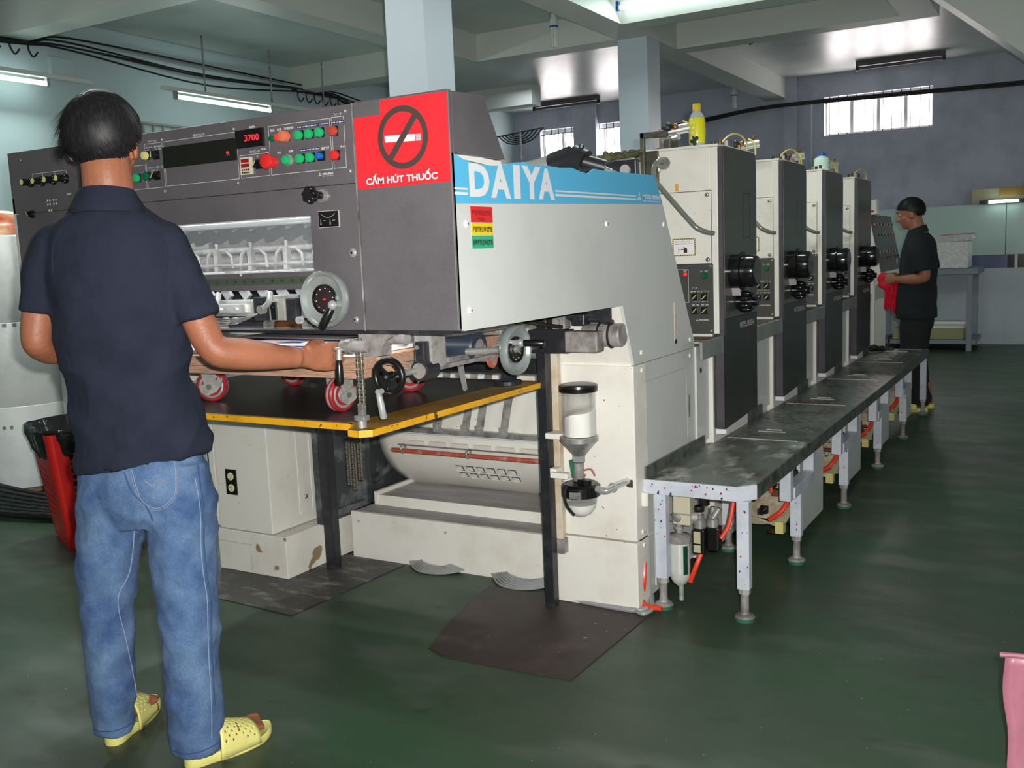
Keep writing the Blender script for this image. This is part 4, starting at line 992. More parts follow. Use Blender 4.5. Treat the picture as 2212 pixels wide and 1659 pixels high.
# --- lift plate with yellow edge, chains
LP = T('lift_platform', 'black lift plate with worn yellow edges under the delivery', 'platform', (-2.3, 2.6, .84))
bm = NB()
outline = [(-1.775, 2.105), (-1.745, 2.085), (-1.722, 2.03), (-1.68, 2.022), (-1.652, 2.050), (-1.652, 3.055), (-3.05, 3.055), (-3.05, 2.125)]
PR(bm, outline, 'z', .820, .840)
obj('plate', bm, m_plate, LP)
def strip(pts, w, mat, name, z=.8405):
    bm = NB()
    for (a, b) in zip(pts, pts[1:]):
        a, b = Vector(a), Vector(b); d = (b-a).normalized(); nrm = Vector((-d.y, d.x))
        vs = [a, b, b+nrm*w, a+nrm*w]
        bm.faces.new([bm.verts.new((v.x, v.y, z)) for v in vs])
    return obj(name, bm, mat, LP)
bm = NB(); ol = outline[7:]+outline[:6]
for a, b in zip(ol, ol[1:]):
    a3, b3 = Vector((a[0], a[1], 0)), Vector((b[0], b[1], 0)); d = (b3-a3).normalized(); nn = Vector((d.y, -d.x, 0))*.0012
    for (za, zb, mi) in ((.8215, .8405, 0),):
        q = [a3+nn, b3+nn]
        bm.faces.new([bm.verts.new((q[0].x, q[0].y, za)), bm.verts.new((q[1].x, q[1].y, za)), bm.verts.new((q[1].x, q[1].y, zb)), bm.verts.new((q[0].x, q[0].y, zb))]).material_index = mi
obj('yellow_edge', bm, m_yellow, LP)
bm = NB(); z = .8404
bm.faces.new([bm.verts.new((x, y, z)) for (x, y) in ((-1.652, 2.05), (-1.652, 3.055), (-1.765, 3.055), (-1.785, 2.26), (-1.80, 2.12), (-1.745, 2.085), (-1.722, 2.03), (-1.68, 2.022))])
bm.faces.new([bm.verts.new((x, y, z)) for (x, y) in ((-3.05, 2.125), (-1.775, 2.105), (-1.775, 2.118), (-3.05, 2.140))])
obj('worn_yellow_border', bm, m_yellowdirty, LP)
def chain(name, label, x, y, z0, z1, parent=None, w_=.016):
    t = parent or T(name, label, 'chain', (x, y, z0))
    n = int((z1-z0)/.0185)
    bm = NB(); hexm = []
    B(bm, -.0075, -.0045, -.004, .004, -.010, .010, bev=.0015); B(bm, .0045, .0075, -.004, .004, -.010, .010, bev=.0015); CY(bm, (-.0095, 0, .006), (.0095, 0, .006), .0042, n=8)
    CY(bm, (-.0095, 0, -.006), (.0095, 0, -.006), .0042, n=8)
    me = mesh_of(bm, 'chain_link'); me.materials.append(m_chainmat)
    for i in range(n):
        inst('chain_link', me, t, Matrix.Translation((x, y, z0+(i+.5)*.0185)) @ Matrix.Rotation(R_(12), 4, 'Z'))
    return t
m_chainmat = M('oily_chain', (104, 100, 92), .4, .6, var=(150, 144, 130), vs=120, vlo=.4, vhi=.6)
ch = chain('lift_chain', 'oily lift chain holding the yellow plate corner', -1.692, 2.062, .905, 1.108)
bm = NB(); B(bm, -1.703, -1.684, 2.052, 2.068, .868, .910, bev=.002); B(bm, -1.712, -1.676, 2.045, 2.072, .862, .878, bev=.003); CY(bm, (-1.694, 2.058, .842), (-1.694, 2.058, .864), .0135, n=16)
obj('chain_anchor', bm, m_steel, ch)
bm = NB(); CY(bm, (-1.745, 2.94, .842), (-1.745, 2.94, .855), .05, n=24); B(bm, -1.76, -1.72, 2.92, 2.96, .85, .90)
obj('rear_anchor', bm, m_blackiron, LP)
ch2 = T('hanging_chain_bundle', 'grey loose chain loops hanging below the yellow plate corner', 'chain', (-2.46, 2.9, .40))
for k, (dx, zz) in enumerate(((0, .42), (.02, .40), (.04, .44))):
    chain('', '', -2.466+dx, 2.9+.01*k, zz, .80, parent=ch2)

# --- castor dolly with pallet and paper
DL = T('pallet_dolly', 'wooden pallet board on red-wheeled castors standing on the lift plate', 'dolly', (-2.25, 2.5, .84))
bm = NB(); B(bm, -2.80, -1.752, 2.135, 2.90, .990, 1.022, bev=.002); obj('board', bm, m_wood, DL)
for i in range(5):
    y = 2.16+i*.17; bm = NB(); B(bm, -2.78, -1.77, y, y+.05, .962, .990); obj('batten', bm, m_wood, DL)
bm = NB(); PR(bm, [(-1.745, 1.02), (-1.69, 1.004), (-1.62, .985), (-1.74, 1.008)], 'y', 2.20, 2.26); obj('splinter', bm, m_wood, DL)
def castor(x, y, yaw, brake=True):
    mw = Matrix.Translation((x, y, .84)) @ Matrix.Rotation(yaw, 4, 'Z')
    bm = NB(); r = .054
    LA(bm, (-.016, 0, r), (1, 0, 0), [(.040, 0), (r-.005, .0), (r, .005), (r, .011), (r, .021), (r, .027), (r-.005, .032), (.040, .032)], 36, mis=[0, 0, 0, 1, 0, 0, 0, 0])
    me = mesh_of(bm, 'wheel', True); me.materials.append(m_wheelred); me.materials.append(m_tread)
    wl = inst('wheel', me, DL, mw)
    bm = NB()
    for s in (-1, 1):
        LA(bm, (s*.010, 0, r), (s, 0, 0), [(.0415, 0), (.0415, .0065), (.037, .0085), (.031, .004), (.024, .004), (.021, .009), (.012, .010), (.011, .017), (.007, .019)], 30)
    me = mesh_of(bm, 'hub', True); me.materials.append(m_chrome)
    inst('hub', me, wl, mw)
    bm = NB()
    for s in (-1, 1):
        PR(bm, [(-.013, .045), (.013, .045), (.024, .085), (.026, .105), (-.026, .105), (-.024, .085)], 'x', s*.0315-.002, s*.0315+.002)
        CY(bm, (s*.031, 0, r), (s*.040, 0, r), .010, n=8)
    B(bm, -.031, .031, -.022, .022, .103, .108); CY(bm, (0, 0, .106), (0, 0, .122), .020, n=20)
    if brake: PR(bm, [(-.034, .058), (-.010, .066), (.050, .084), (.046, .062), (.024, .036), (-.006, .024), (-.028, .034)], 'x', .036, .040)
    me = mesh_of(bm, 'fork'); me.materials.append(m_cast)
    inst('fork', me, DL, mw)
castor(-2.565, 2.33, R_(-62)); castor(-2.565, 2.73, R_(-80), False); castor(-1.955, 2.28, R_(-8)); castor(-2.00, 2.71, R_(-75), False)
bm = NB(); B(bm, -2.74, -1.80, 2.17, 2.86, 1.0235, 1.034, bev=.001)
simple('paper_pile', 'pile of printed sheets on the wooden pallet board under the delivery', 'paper pile', bm, m_paper)
t = T('printed_sheet', 'top printed sheet with red, white and navy stripes lying on the paper pile', 'sheet', (-2.3, 2.5, 1.035))
bm = NB(); B(bm, -2.73, -1.80, 2.165, 2.86, 1.0345, 1.0352); obj('sheet', bm, m_paper, t)
bm = NB()
def para(pts, mi):
    bm.faces.new([bm.verts.new((x, y, 1.0356)) for x, y in pts]).material_index = mi
for (y, w_, mi) in ((2.24, .018, 0), (2.30, .03, 1), (2.37, .016, 0), (2.47, .05, 1), (2.56, .014, 0), (2.66, .03, 1), (2.76, .02, 0)):
    para([(-2.72, y+.07), (-1.84, y-.02), (-1.84, y-.02+w_), (-2.72, y+.07+w_)], mi)
for (x, y) in ((-2.5, 2.26), (-2.2, 2.28), (-2.35, 2.42), (-2.05, 2.36), (-2.6, 2.5), (-2.2, 2.6)):
    para([(x, y), (x+.12, y-.005), (x+.10, y+.045), (x+.03, y+.05)], 1)
obj('stripes', bm, [m_paperred, m_paperblue], t)
# unseen lamp inside the press, added to brighten the paper pile
light('pile_lamp', 'AREA', (-2.2, 2.36, 1.094), 2.2, (1, 1, .97), (.9, .12), rot=(R_(12), 0, 0))
# --- left lower cabinet and plinth
LC = T('left_cabinet', 'white cabinet with socket outlet under the left of the lift plate', 'cabinet', (-3.0, 3.0, 0))
bm = NB(); B(bm, -3.162, -2.856, 2.85, 3.30, .186, .76, bev=.003); obj('body', bm, m_white, LC)
bm = NB(); B(bm, -2.857, -2.8535, 3.02, 3.05, .23, .74); B(bm, -2.857, -2.8535, 3.10, 3.12, .23, .74); obj('side_rib', bm, m_whitedirty, LC)
bm = NB(); B(bm, -3.176, -2.784, 2.846, 3.33, .004, .182, bev=.003); B(bm, -2.985, -2.983, 2.8445, 2.846, .006, .13, mi=1); B(bm, -3.17, -2.983, 2.8445, 2.846, .129, .131, mi=1); obj('plinth', bm, [m_chipped, m_signlight], LC)
bm = NB(); B(bm, -3.225, -3.180, 2.86, 2.90, .19, .76, bev=.002); B(bm, -3.215, -3.21, 2.857, 2.86, .2, .74, mi=1); obj('door_edge', bm, [m_white, m_blackiron], LC)
bm = NB(); B(bm, -3.102, -3.040, 2.844, 2.851, .338, .448, bev=.002); ob = obj('outlet_plate', bm, m_black, LC)
bm = NB()
for z in (.418, .368):
    CY(bm, (-3.069, 2.8445, z), (-3.069, 2.841, z), .0165, n=20, mi=0); RC(bm, -3.077, z-.002, -3.074, z+.008, FR, Vector((0, 2.841, 0)), .0004, 1); RC(bm, -3.065, z-.002, -3.062, z+.008, FR, Vector((0, 2.841, 0)), .0004, 1)
    RC(bm, -3.0715, z-.011, -3.0665, z-.006, FR, Vector((0, 2.841, 0)), .0004, 1)
obj('outlet_face', bm, [M('ivory', (226, 222, 184), .4), m_ink], ob)
for (y, z) in ((3.13, .345), (3.06, .30)):
    screw(LC, (-2.853, y, z), (1, 0, 0), .009, m_steel)
# --- inner frame behind
FRM = T('inner_side_frame', 'dusty dark cast side frame deep under the delivery', 'frame', (-2.75, 3.5, 0))
bm = NB(); B(bm, -2.80, -2.77, 3.06, 4.05, .18, .95); obj('plate', bm, m_castframe, FRM)
bm = NB(); B(bm, -2.775, -2.745, 3.08, 3.11, .2, .9, bev=.006); B(bm, -2.775, -2.742, 3.33, 3.38, .2, .9, bev=.01); B(bm, -2.775, -2.745, 3.08, 3.36, .20, .23, bev=.006)
B(bm, -2.775, -2.735, 3.38, 4.0, .40, .43, bev=.01, rot=('X', R_(22))); B(bm, -2.775, -2.745, 3.36, 4.0, .20, .225, bev=.006)
obj('rib', bm, m_castframe, FRM)
bm = NB(); TO(bm, (-2.72, 3.62, .36), (1, 0, 0), .018, .006); CY(bm, (-2.77, 3.62, .36), (-2.70, 3.62, .36), .012, n=12); obj('boss', bm, m_dusty, FRM, smooth=True)
# --- curved guide with straps and red rod
G = T('curved_sheet_guide', 'cream curved slotted guide with red rod under the delivery', 'guide', (-2.2, 3.5, .25))
prof = [(3.62, .96), (3.58, .84), (3.53, .72), (3.49, .64), (3.455, .585), (3.44, .545), (3.435, .51), (3.442, .465), (3.462, .415), (3.495, .365), (3.54, .318), (3.60, .275), (3.66, .245), (3.70, .23)]
ps = [Vector((0, a, b)) for a, b in prof]; Ls = [0]
for a, b in zip(ps, ps[1:]): Ls.append(Ls[-1]+(b-a).length)
LT = Ls[-1]
def gmap(x0):
    def f(u, v):
        s = v*LT
        for i in range(len(ps)-1):
            if s <= Ls[i+1]+1e-9:
                q = (s-Ls[i])/(Ls[i+1]-Ls[i]); p = ps[i].lerp(ps[i+1], q); return Vector((u, p.y, p.z))
        return Vector((u, ps[-1].y, ps[-1].z))
    return f
bm = NB(); f = gmap(0)
def hole(i, j):
    if j == 3 and i in (5, 7, 9, 11, 13, 15, 17, 19): return (.92, .12)
    if j == 8 and i in (1, 3, 5, 7, 9, 11, 13, 15, 17): return (.9, .25)
    if j in (12, 13) and i in (7, 8, 9, 10, 11, 12): return (.72, .74)
    return None
HOLED(bm, f, -2.735, -1.66, .05, 1.0, 20, 18, hole, n8=False)
o = obj('curved_plate', bm, m_whitedirty, G, smooth=True); solid(o, .004)
bm = NB()
for i in (7, 8, 9, 10, 11, 12):
    u0 = -2.735+1.075*(i+.14)/20; u1 = -2.735+1.075*(i+.86)/20; va, vb = .05+.95*10.7/18, .05+.95*11.9/18; dv_ = Vector((0, -.0015, -.0015))
    q = [f(u0, va), f(u1, va), f(u1, (va+vb)/2), f(u0, (va+vb)/2)]; bm.faces.new([bm.verts.new(p+dv_) for p in q]); q = [f(u0, (va+vb)/2), f(u1, (va+vb)/2), f(u1, vb), f(u0, vb)]; bm.faces.new([bm.verts.new(p+dv_) for p in q])
obj('grey_slot_patch', bm, m_steel, G)
bm = NB(); B(bm, -2.74, -1.65, 3.88, 3.90, .25, .95); obj('dark_backing', bm, m_blackiron, G)
for i in range(8):
    x = -2.56+i*.115; bm = NB(); B(bm, x, x+.085, 3.425, 3.436, .462, .497, rot=('X', R_(18))); obj('louvre_flap', bm, m_whitedirty, G)
bm = NB(); B(bm, -2.74, -1.655, 3.408, 3.45, .535, .558, bev=.006); B(bm, -2.74, -1.655, 3.40, 3.41, .527, .533, mi=1)
obj('cross_rail', bm, [m_steel, m_lettering], G)
for x in (-2.405, -2.262, -2.19, -2.07):
    bm = NB(); PR(bm, [(3.405, .56), (3.44, .66), (3.52, .84), (3.525, .84), (3.447, .66), (3.409, .56)], 'x', x, x+.035); B(bm, x, x+.035, 3.398, 3.406, .548, .585, mi=1)
    for q in (.56, .572): CY(bm, (x+.0175, 3.398, q), (x+.0175, 3.394, q), .005, n=8, mi=1)
    obj('strap', bm, [m_dusty, m_cast], G)
bm = NB(); CY(bm, (-2.64, 3.405, .452), (-1.66, 3.405, .452), .0105, n=16); obj('red_rod', bm, m_redrod, G, smooth=True)
bm = NB(); CY(bm, (-2.60, 3.40, .480), (-1.66, 3.40, .480), .0035, n=8)
for x in (-2.575, -2.23): TO(bm, (x, 3.402, .462), (1, 0, 0), .018, .005)
obj('rod_clamp', bm, m_steel, G, smooth=True)
# --- long white tray on the floor
TR = T('floor_tray_cover', 'long low white cover box between the two black posts', 'cover', (-2.2, 3.5, 0))
bm = NB(); PR(bm, [(-2.742, .0), (-1.668, .0), (-1.668, .206), (-2.742, .206)], 'y', 3.217, 3.235); obj('front_board', bm, m_whitedirty, TR)
bm = NB(); B(bm, -2.742, -1.668, 3.235, 3.40, .196, .206)
m_traytop = M('powdered_grey_top', (176, 172, 174), .6, var=(136, 136, 130), vs=4, vlo=.4, vhi=.7, stretch=(.6, 3, 1))
B(bm, -2.742, -2.73, 3.235, 3.40, .1, .206); obj('dusty_step', bm, m_traytop, TR)
bm = NB(); PR(bm, [(3.352, .206), (3.372, .206), (3.372, .248), (3.36, .250)], 'x', -2.70, -1.655); obj('white_lip', bm, m_whitedirty, TR)
bm = NB(); B(bm, -2.70, -1.655, 3.372, 3.80, .236, .247); obj('powdered_shelf', bm, m_traytop, TR)
bm = NB(); B(bm, -2.70, -1.655, 3.735, 3.75, .247, .272); B(bm, -2.715, -2.70, 3.352, 3.80, .20, .265); obj('rear_lip', bm, m_whitedirty, TR)
for (x, z) in ((-2.70, .165), (-2.24, .165), (-2.24, .1640)): screw(TR, (x, 3.217, z), (0, -1, 0), .005, m_signlight)
bm = NB()
for k in range(6):
    TU(bm, [(-2.46+.012*k, 3.26, .03), (-2.42+.012*k, 3.205, .012+.003*k), (-2.34+.006*k, 3.150+.011*k, .006+.002*k), (-2.24-.004*k, 3.155+.011*k, .006+.002*k), (-2.17-.012*k, 3.205, .012+.003*k), (-2.13-.012*k, 3.26, .03)], .0045, 6)
simple('cable_bundle', 'grey cable loop sagging under the middle of the low white cover', 'cable', bm, m_greycable, smooth=True)
bm = NB()
for k in range(7):
    TU(bm, [(-2.06+.012*k, 3.26, .03), (-2.01+.012*k, 3.205, .012+.003*k), (-1.93+.006*k, 3.135+.012*k, .006+.002*k), (-1.82-.004*k, 3.135+.012*k, .006+.002*k), (-1.74-.008*k, 3.205, .012+.003*k), (-1.71-.008*k, 3.26, .03)], .0045, 6)
simple('cable_bundle', 'grey cable loop sagging under the right end of the low white cover', 'cable', bm, m_greycable, smooth=True)
bm = NB()
for k in range(9):
    TU(bm, [(-2.765, 3.30, .045+.02*k), (-2.76+.006*k, 3.27, .035+.019*k), (-2.755, 3.24, .03+.016*k)], .008, 6)
    TU(bm, [(-2.86, 3.40-.01*k, .03+.018*k), (-2.80, 3.30, .02+.018*k), (-2.74, 3.26, .04+.015*k)], .008, 6)
simple('cable_bundle', 'fan of grey cables between the left cabinet plinth and the low cover', 'cable', bm, m_greycable, smooth=True)
# --- dark body behind everything low
bm = NB(); B(bm, -2.95, -1.68, 4.0, 4.02, .02, 1.1); B(bm, -3.05, -2.9, 3.35, 4.0, 0, 1.1)
obj('machine_back', bm, m_blackiron, D)
bm = NB(); B(bm, -3.07, -2.85, 3.34, 3.9, 0, 1.1); obj('far_leg', bm, m_white, D)
bm = NB(); B(bm, -3.09, -3.075, 2.55, 3.34, .845, 1.112, bev=.002); obj('far_side_skirt', bm, m_white, D)
# ================================================================== PRINTING UNITS
def printing_unit(label):
    """built at the first unit's place: front at y = 3.87"""
    y0, y1 = 3.87, 4.34
    U = T('printing_unit', label, 'printing press', (-2.1, y0, 0), group='four printing units in a row')
    bm = NB(); B(bm, -3.0, -1.302, y0, y1+.02, .02, 1.698, bev=.003); obj('housing', bm, m_white, U)
    bm = NB(); B(bm, -3.0, -1.268, y0-.004, y1+.03, 1.698, 1.708, bev=.002); obj('top_plate', bm, m_white, U)
    bm = NB(); B(bm, -1.302, -1.270, y0-.006, y0+.05, .94, 1.697, bev=.003); obj('white_edge', bm, m_white, U)
    # dark side cover, rounded far upper corner
    arc = [(y1-.05+.05*math.sin(t), 1.648+.05*math.cos(t)) for t in [R_(a) for a in (0, 22, 45, 67, 90)]]
    bm = NB(); PR(bm, [(y0+.012, 1.698)]+arc+[(y1, 1.0), (y0+.012, 1.0)], 'x', -1.30, -1.25); cov = obj('side_cover', bm, m_cover, U)
    bm = NB(); PR(bm, [(y0+.012, .998), (y1, .998), (y1, .565), (y0+.012, .54)], 'x', -1.30, -1.2505); obj('lower_side_cover', bm, m_coverlow, U, label='darker lower side cover')
    bm = NB(); B(bm, -1.268, -1.2515, y0-.004, y0+.012, .54, 1.69); B(bm, -1.285, -1.2515, y0-.006, y0+.012, .54, .93)
    obj('cover_edge', bm, m_coveredge, cov)
    bm = NB(); FRAME(bm, y0+.27, 1.33, y0+.37, 1.52, .003, SR, Vector((-1.25, 0, 0)), .0006)
    obj('cover_joint', bm, m_black, cov)
    bm = NB(); TX(bm, 'MITSUBISHI', y0+.21, .945, .21, .026, SR, Vector((-1.25, 0, 0)), bold=.035, lift=.0008); obj('lettering', bm, m_signlight, cov)
    bm = NB(); B(bm, -1.29, -1.245, y0-.008, y0+.03, .520, .541, bev=.002); obj('white_foot', bm, m_lettering, U)
    # big black cylinder cap and star knob
    bm = NB(); LA(bm, (-1.25, 3.985, 1.192), (1, 0, 0), [(.070, 0), (.070, .040), (.080, .042), (.080, .048), (.067, .050), (.066, .094), (.060, .106), (.052, .108)], 40); LA(bm, (-1.25, 3.985, 1.192), (1, 0, 0), [(.052, .1081), (.050, .104), (0, .104)], 40, mi=1)
    obj('cylinder_cap', bm, [m_gloss, m_cover], U, smooth=True)
    bm = NB(); PR(bm, [(3.985-.014, 1.122), (3.985+.014, 1.122), (3.985, 1.090)], 'x', -1.25, -1.215); obj('pointer', bm, m_signlight, U)
    c = Vector((-1.212, 4.045, 1.062)); bm = NB(); CY(bm, c-Vector((.035, 0, 0)), c+Vector((.035, 0, 0)), .034, n=24)
    for i in range(7):
        a = 2*PI*i/7; SP(bm, c+Vector((0, .034*math.cos(a), .034*math.sin(a))), .014, (2.2, 1, 1), n=12)
    CY(bm, c+Vector((.03, 0, 0)), c+Vector((.052, 0, 0)), .018, n=20)
    obj('star_knob', bm, m_gloss, U, smooth=True)
    # front face: screw-on panel, hazard sticker, instrument panel
    f = y0-.0005
    bm = NB(); B(bm, -1.548, -1.300, y0-.006, y0+.001, 1.232, 1.522, bev=.001); pan = obj('access_panel', bm, m_white, U)
    bm = NB(); FRAME(bm, -1.552, 1.228, -1.296, 1.526, .0025, FR, Vector((0, y0-.0062, 0)), .0006); obj('panel_gap', bm, m_blackiron, pan)
    for (x, z) in ((-1.315, 1.508), (-1.533, 1.508), (-1.315, 1.246)): screw(pan, (x, y0-.006, z), (0, -1, 0), .0085, m_steel)
    bm = NB(); B(bm, -1.580, -1.292, y0-.007, y0+.001, .940, 1.228, bev=.001); ins = obj('instrument_panel', bm, m_panel2, U)
    fo = Vector((0, y0-.007, 0))
    bm = NB(); FRAME(bm, -1.60+.03, 1.07, -1.398, 1.208, .0012, FR, fo, .0006)
    for (s, x, z, w_, h) in (('異常', -1.420, 1.199, .014, .006), ('入  切', -1.350, 1.196, .034, .007), ('インキ', -1.386, 1.128, .026, .005), ('自動 切', -1.390, 1.113, .04, .006), ('上 下 入', -1.348, 1.113, .04, .006), ('インキローラ', -1.386, 1.071, .036, .005), ('水ローラ', -1.344, 1.071, .028, .005), ('着 脱', -1.386, 1.058, .034, .005), ('着 脱', -1.346, 1.058, .034, .005)):
        TX(bm, s, x, z, w_, h, FR, fo, bold=.01, lift=.0006)
    three_diamond(bm, -1.363, .997, .0065, FR, fo, .0006); TX(bm, 'MITSUBISHI', -1.355, .995, .042, .006, FR, fo, bold=.03, lift=.0006)
    obj('panel_print', bm, m_line, ins)
    for (x, z) in ((-1.372, 1.093), (-1.330, 1.093), (-1.372, 1.037), (-1.330, 1.037)):
        bm = NB(); B(bm, x-.0145, x+.0145, y0-.012, y0-.006, z-.0145, z+.0145, bev=.001); B(bm, x-.0016, x+.0016, y0-.022, y0-.012, z-.011, z+.011, mi=1, rot=('Y', R_(45)))
        obj('selector_switch', bm, [m_black, m_limeb], ins)
    bm = NB(); LA(bm, (-1.412, y0-.007, 1.188), (0, -1, 0), [(.0075, 0), (.007, .006), (.004, .008)], 16); obj('red_lamp', bm, m_redlit, ins, smooth=True)
    bm = NB(); LA(bm, (-1.330, y0-.007, 1.180), (0, -1, 0), [(.014, 0), (.011, .004), (.010, .010)], 20); obj('green_lamp', bm, m_greendark, ins, smooth=True)
    for (x, z) in ((-1.303, 1.218), (-1.303, .952)): screw(ins, (x, y0-.007, z), (0, -1, 0), .005, m_steel)
    # hazard sticker
    bm = NB(); RC(bm, -1.466, 1.264, -1.366, 1.336, FR, Vector((0, y0-.0065, 0)), .0, th=.0006); st = obj('hazard_sticker', bm, m_ink, pan)
    fo = Vector((0, y0-.0072, 0)); bm = NB(); n = 11
    for i in range(n):
        x = -1.466+i*.1/n
        for z in (1.264, 1.3315): PG(bm, [(x, z), (x+.0045, z), (min(x+.0085, -1.366), z+.0045), (x+.004, z+.0045)], FR, fo, 0, 0)
    for i in range(8):
        z = 1.264+i*.072/8
        for x in (-1.466, -1.3705): PG(bm, [(x, z), (x+.0045, z+.004), (x+.0045, min(z+.0085, 1.336)), (x, z+.0045)], FR, fo, 0, 0)
    RC(bm, -1.461, 1.269, -1.371, 1.331, FR, fo, .0002, 1)
    TX(bm, '機械を入れる時は、必ず', -1.457, 1.320, .066, .006, FR, fo, lift=.0005, mi=2); TX(bm, '機械側の非常停止を押して下さい', -1.457, 1.311, .078, .006, FR, fo, lift=.0005, mi=2)
    RC(bm, -1.4405, 1.275, -1.4395, 1.302, FR, fo, .0005, 2); RC(bm, -1.4385, 1.289, -1.4345, 1.293, FR, fo, .0006, 3)
    PG(bm, [(-1.430, 1.289), (-1.416, 1.289), (-1.418, 1.277), (-1.402, 1.277), (-1.402, 1.294), (-1.420, 1.303), (-1.413, 1.294), (-1.430, 1.293)], FR, fo, .0005, 2)
    obj('sticker_print', bm, [m_stkyel, m_paper, m_ink, m_red], st)
    # chrome hand rail on a bolted bracket
    bm = NB(); B(bm, -1.556, -1.512, y0-.016, y0-.003, 1.610, 1.682, bev=.006); CY(bm, (-1.497, y0-.02, 1.648), (-1.497, y0-.003, 1.648), .026, n=24)
    for z in (1.628, 1.664): CY(bm, (-1.541, y0-.0165, z), (-1.541, y0-.018, z), .007, n=12, mi=1)
    obj('rail_bracket', bm, [m_cast, m_black], U, smooth=False)
    bm = NB(); TU(bm, [(-1.497, y0-.01, 1.650), (-1.507, y0-.055, 1.652), (-1.517, y0-.070, 1.625), (-1.515, y0-.075, 1.585), (-1.490, y0-.075, 1.550), (-1.43, y0-.075, 1.480), (-1.36, y0-.075, 1.400), (-1.335, y0-.072, 1.375), (-1.305, y0-.05, 1.357), (-1.285, y0-.02, 1.352)], .0105, 12, k=5)
    obj('hand_rail', bm, m_rail, U, smooth=True)
    bm = NB(); B(bm, -1.585, -1.566, y0-.05, y0-.03, 1.52, 1.775, bev=.003); B(bm, -1.585, -1.47, y0-.05, y0-.03, 1.750, 1.775, bev=.003); B(bm, -1.570, -1.52, y0-.03, y0-.004, 1.57, 1.70)
    CY(bm, (-1.66, y0+.1, 1.68), (-1.585, y0-.04, 1.685), .022, n=14); B(bm, -1.50, -1.47, y0, y0+.1, 1.70, 1.745, bev=.004)
    obj('guard_arm', bm, m_guard, U)
    bm = NB(); B(bm, -1.545, -1.520, y0, y0+.08, 1.712, 1.79, bev=.003, mi=0); CY(bm, (-1.51, y0+.08, 1.785), (-1.40, y0+.12, 1.80), .020, n=16, mi=1); CY(bm, (-1.52, y0+.05, 1.745), (-1.44, y0+.02, 1.752), .012, n=12, mi=1)
    SP(bm, (-1.50, y0+.05, 1.80), .020, n=10, mi=2); SP(bm, (-1.47, y0+.06, 1.80), .014, n=10, mi=3); CY(bm, (-1.44, y0+.1, 1.80), (-1.42, y0+.12, 1.84), .006, n=8, mi=3)
    TU(bm, [(-1.44, y0+.07, 1.82), (-1.41, y0+.07, 1.80), (-1.40, y0+.06, 1.74)], .004, 6, mi=4)
    for i in range(5): CY(bm, (-1.34+.012*i, y0+.16+.05*i, 1.708), (-1.34+.012*i, y0+.16+.05*i, 1.708+random.uniform(.015, .04)), .008, n=8, mi=(2, 3, 1, 2, 3)[i])
    TU(bm, [(-1.33, y0+.2, 1.72), (-1.30, y0+.26, 1.765), (-1.28, y0+.34, 1.77), (-1.27, y0+.40, 1.74), (-1.275, y0+.42, 1.705)], .004, 6, mi=4)
    obj('top_fittings', bm, [m_signlight, m_chrome, m_blackiron, m_brass, m_hose2], U, smooth=False)
    return U
m_gloss = M('glossy_black_enamel', (20, 20, 21), .16)
m_rail = M('worn_chrome_rail', (132, 138, 128), .25, .35)
m_guard = M('grimy_dark_guard', (70, 70, 58), .5, .3, var=(104, 100, 84), vs=14)
ulabels = ['first and nearest printing unit, with the yellow drink bottle on top', 'second printing unit from the delivery, nothing standing on its top edge',
           'third printing unit from the delivery, with the blue-capped bottle on top', 'fourth and farthest printing unit, beside the slanted console']
PITCH = .928
U0 = printing_unit(ulabels[0])
bm = NB(); TX(bm, '1', -1.452, 1.530, .014, .030, FR, Vector((0, 3.87-.0065+.006, 0)), bold=.02, lift=.001); obj('painted_number', bm, m_mark, U0, label='orange painted numeral')
for i in range(1, 4):
    c = copy_tree(U0); c.location.y += PITCH*i; c['label'] = ulabels[i]
    for ch in list(c.children):
        if ch.name.startswith('painted_number'): bpy.data.objects.remove(ch)
# lower bodies and step shelves between the units
m_shelflip = M('grey_shelf_lip', (132, 138, 134), .4, var=(110, 116, 112), vs=8)
m_shelftop = M('rusty_step_plate', (92, 78, 66), .5, .2, var=(66, 54, 46), vs=9)
slabels = ['grey step shelf before the first printing unit', 'grey step shelf between the first and second printing units', 'grey step shelf between the second and third printing units', 'grey step shelf between the third and fourth printing units']
for i in range(4):
    ya = (3.716 if i == 0 else 4.345+PITCH*(i-1)); yb = 3.864+PITCH*i; x1 = -1.262
    t = T('step_shelf', slabels[i], 'shelf', (-1.4, ya, .5), group='step shelves between the printing units')
    if i == 0: ya2 = 3.55
    else: ya2 = ya
    bm = NB(); B(bm, -1.62, -1.262, max(ya, 3.718) if i == 0 else ya, yb, .921, .929); B(bm, -1.264, -1.252, ya if i else 3.60, yb+.012, .862, .931, mi=1, bev=.002) 
    obj('shelf_plate', bm, [m_shelftop, m_shelflip], t)
    bm = NB(); B(bm, -3.0, -1.33, ya, yb, .02, .90); obj('base_body', bm, m_white, t)
    bm = NB(); B(bm, -1.33, -1.318, ya, yb, .50, .90, bev=.001); CY(bm, (-1.319, ya+.05, .80), (-1.3165, ya+.05, .80), .011, n=14, mi=1)
    CY(bm, (-1.319, ya+.04, .51), (-1.3165, ya+.04, .51), .008, n=12, mi=2)
    obj('side_sheet', bm, [m_sidepanel, m_black, m_redrod], t)

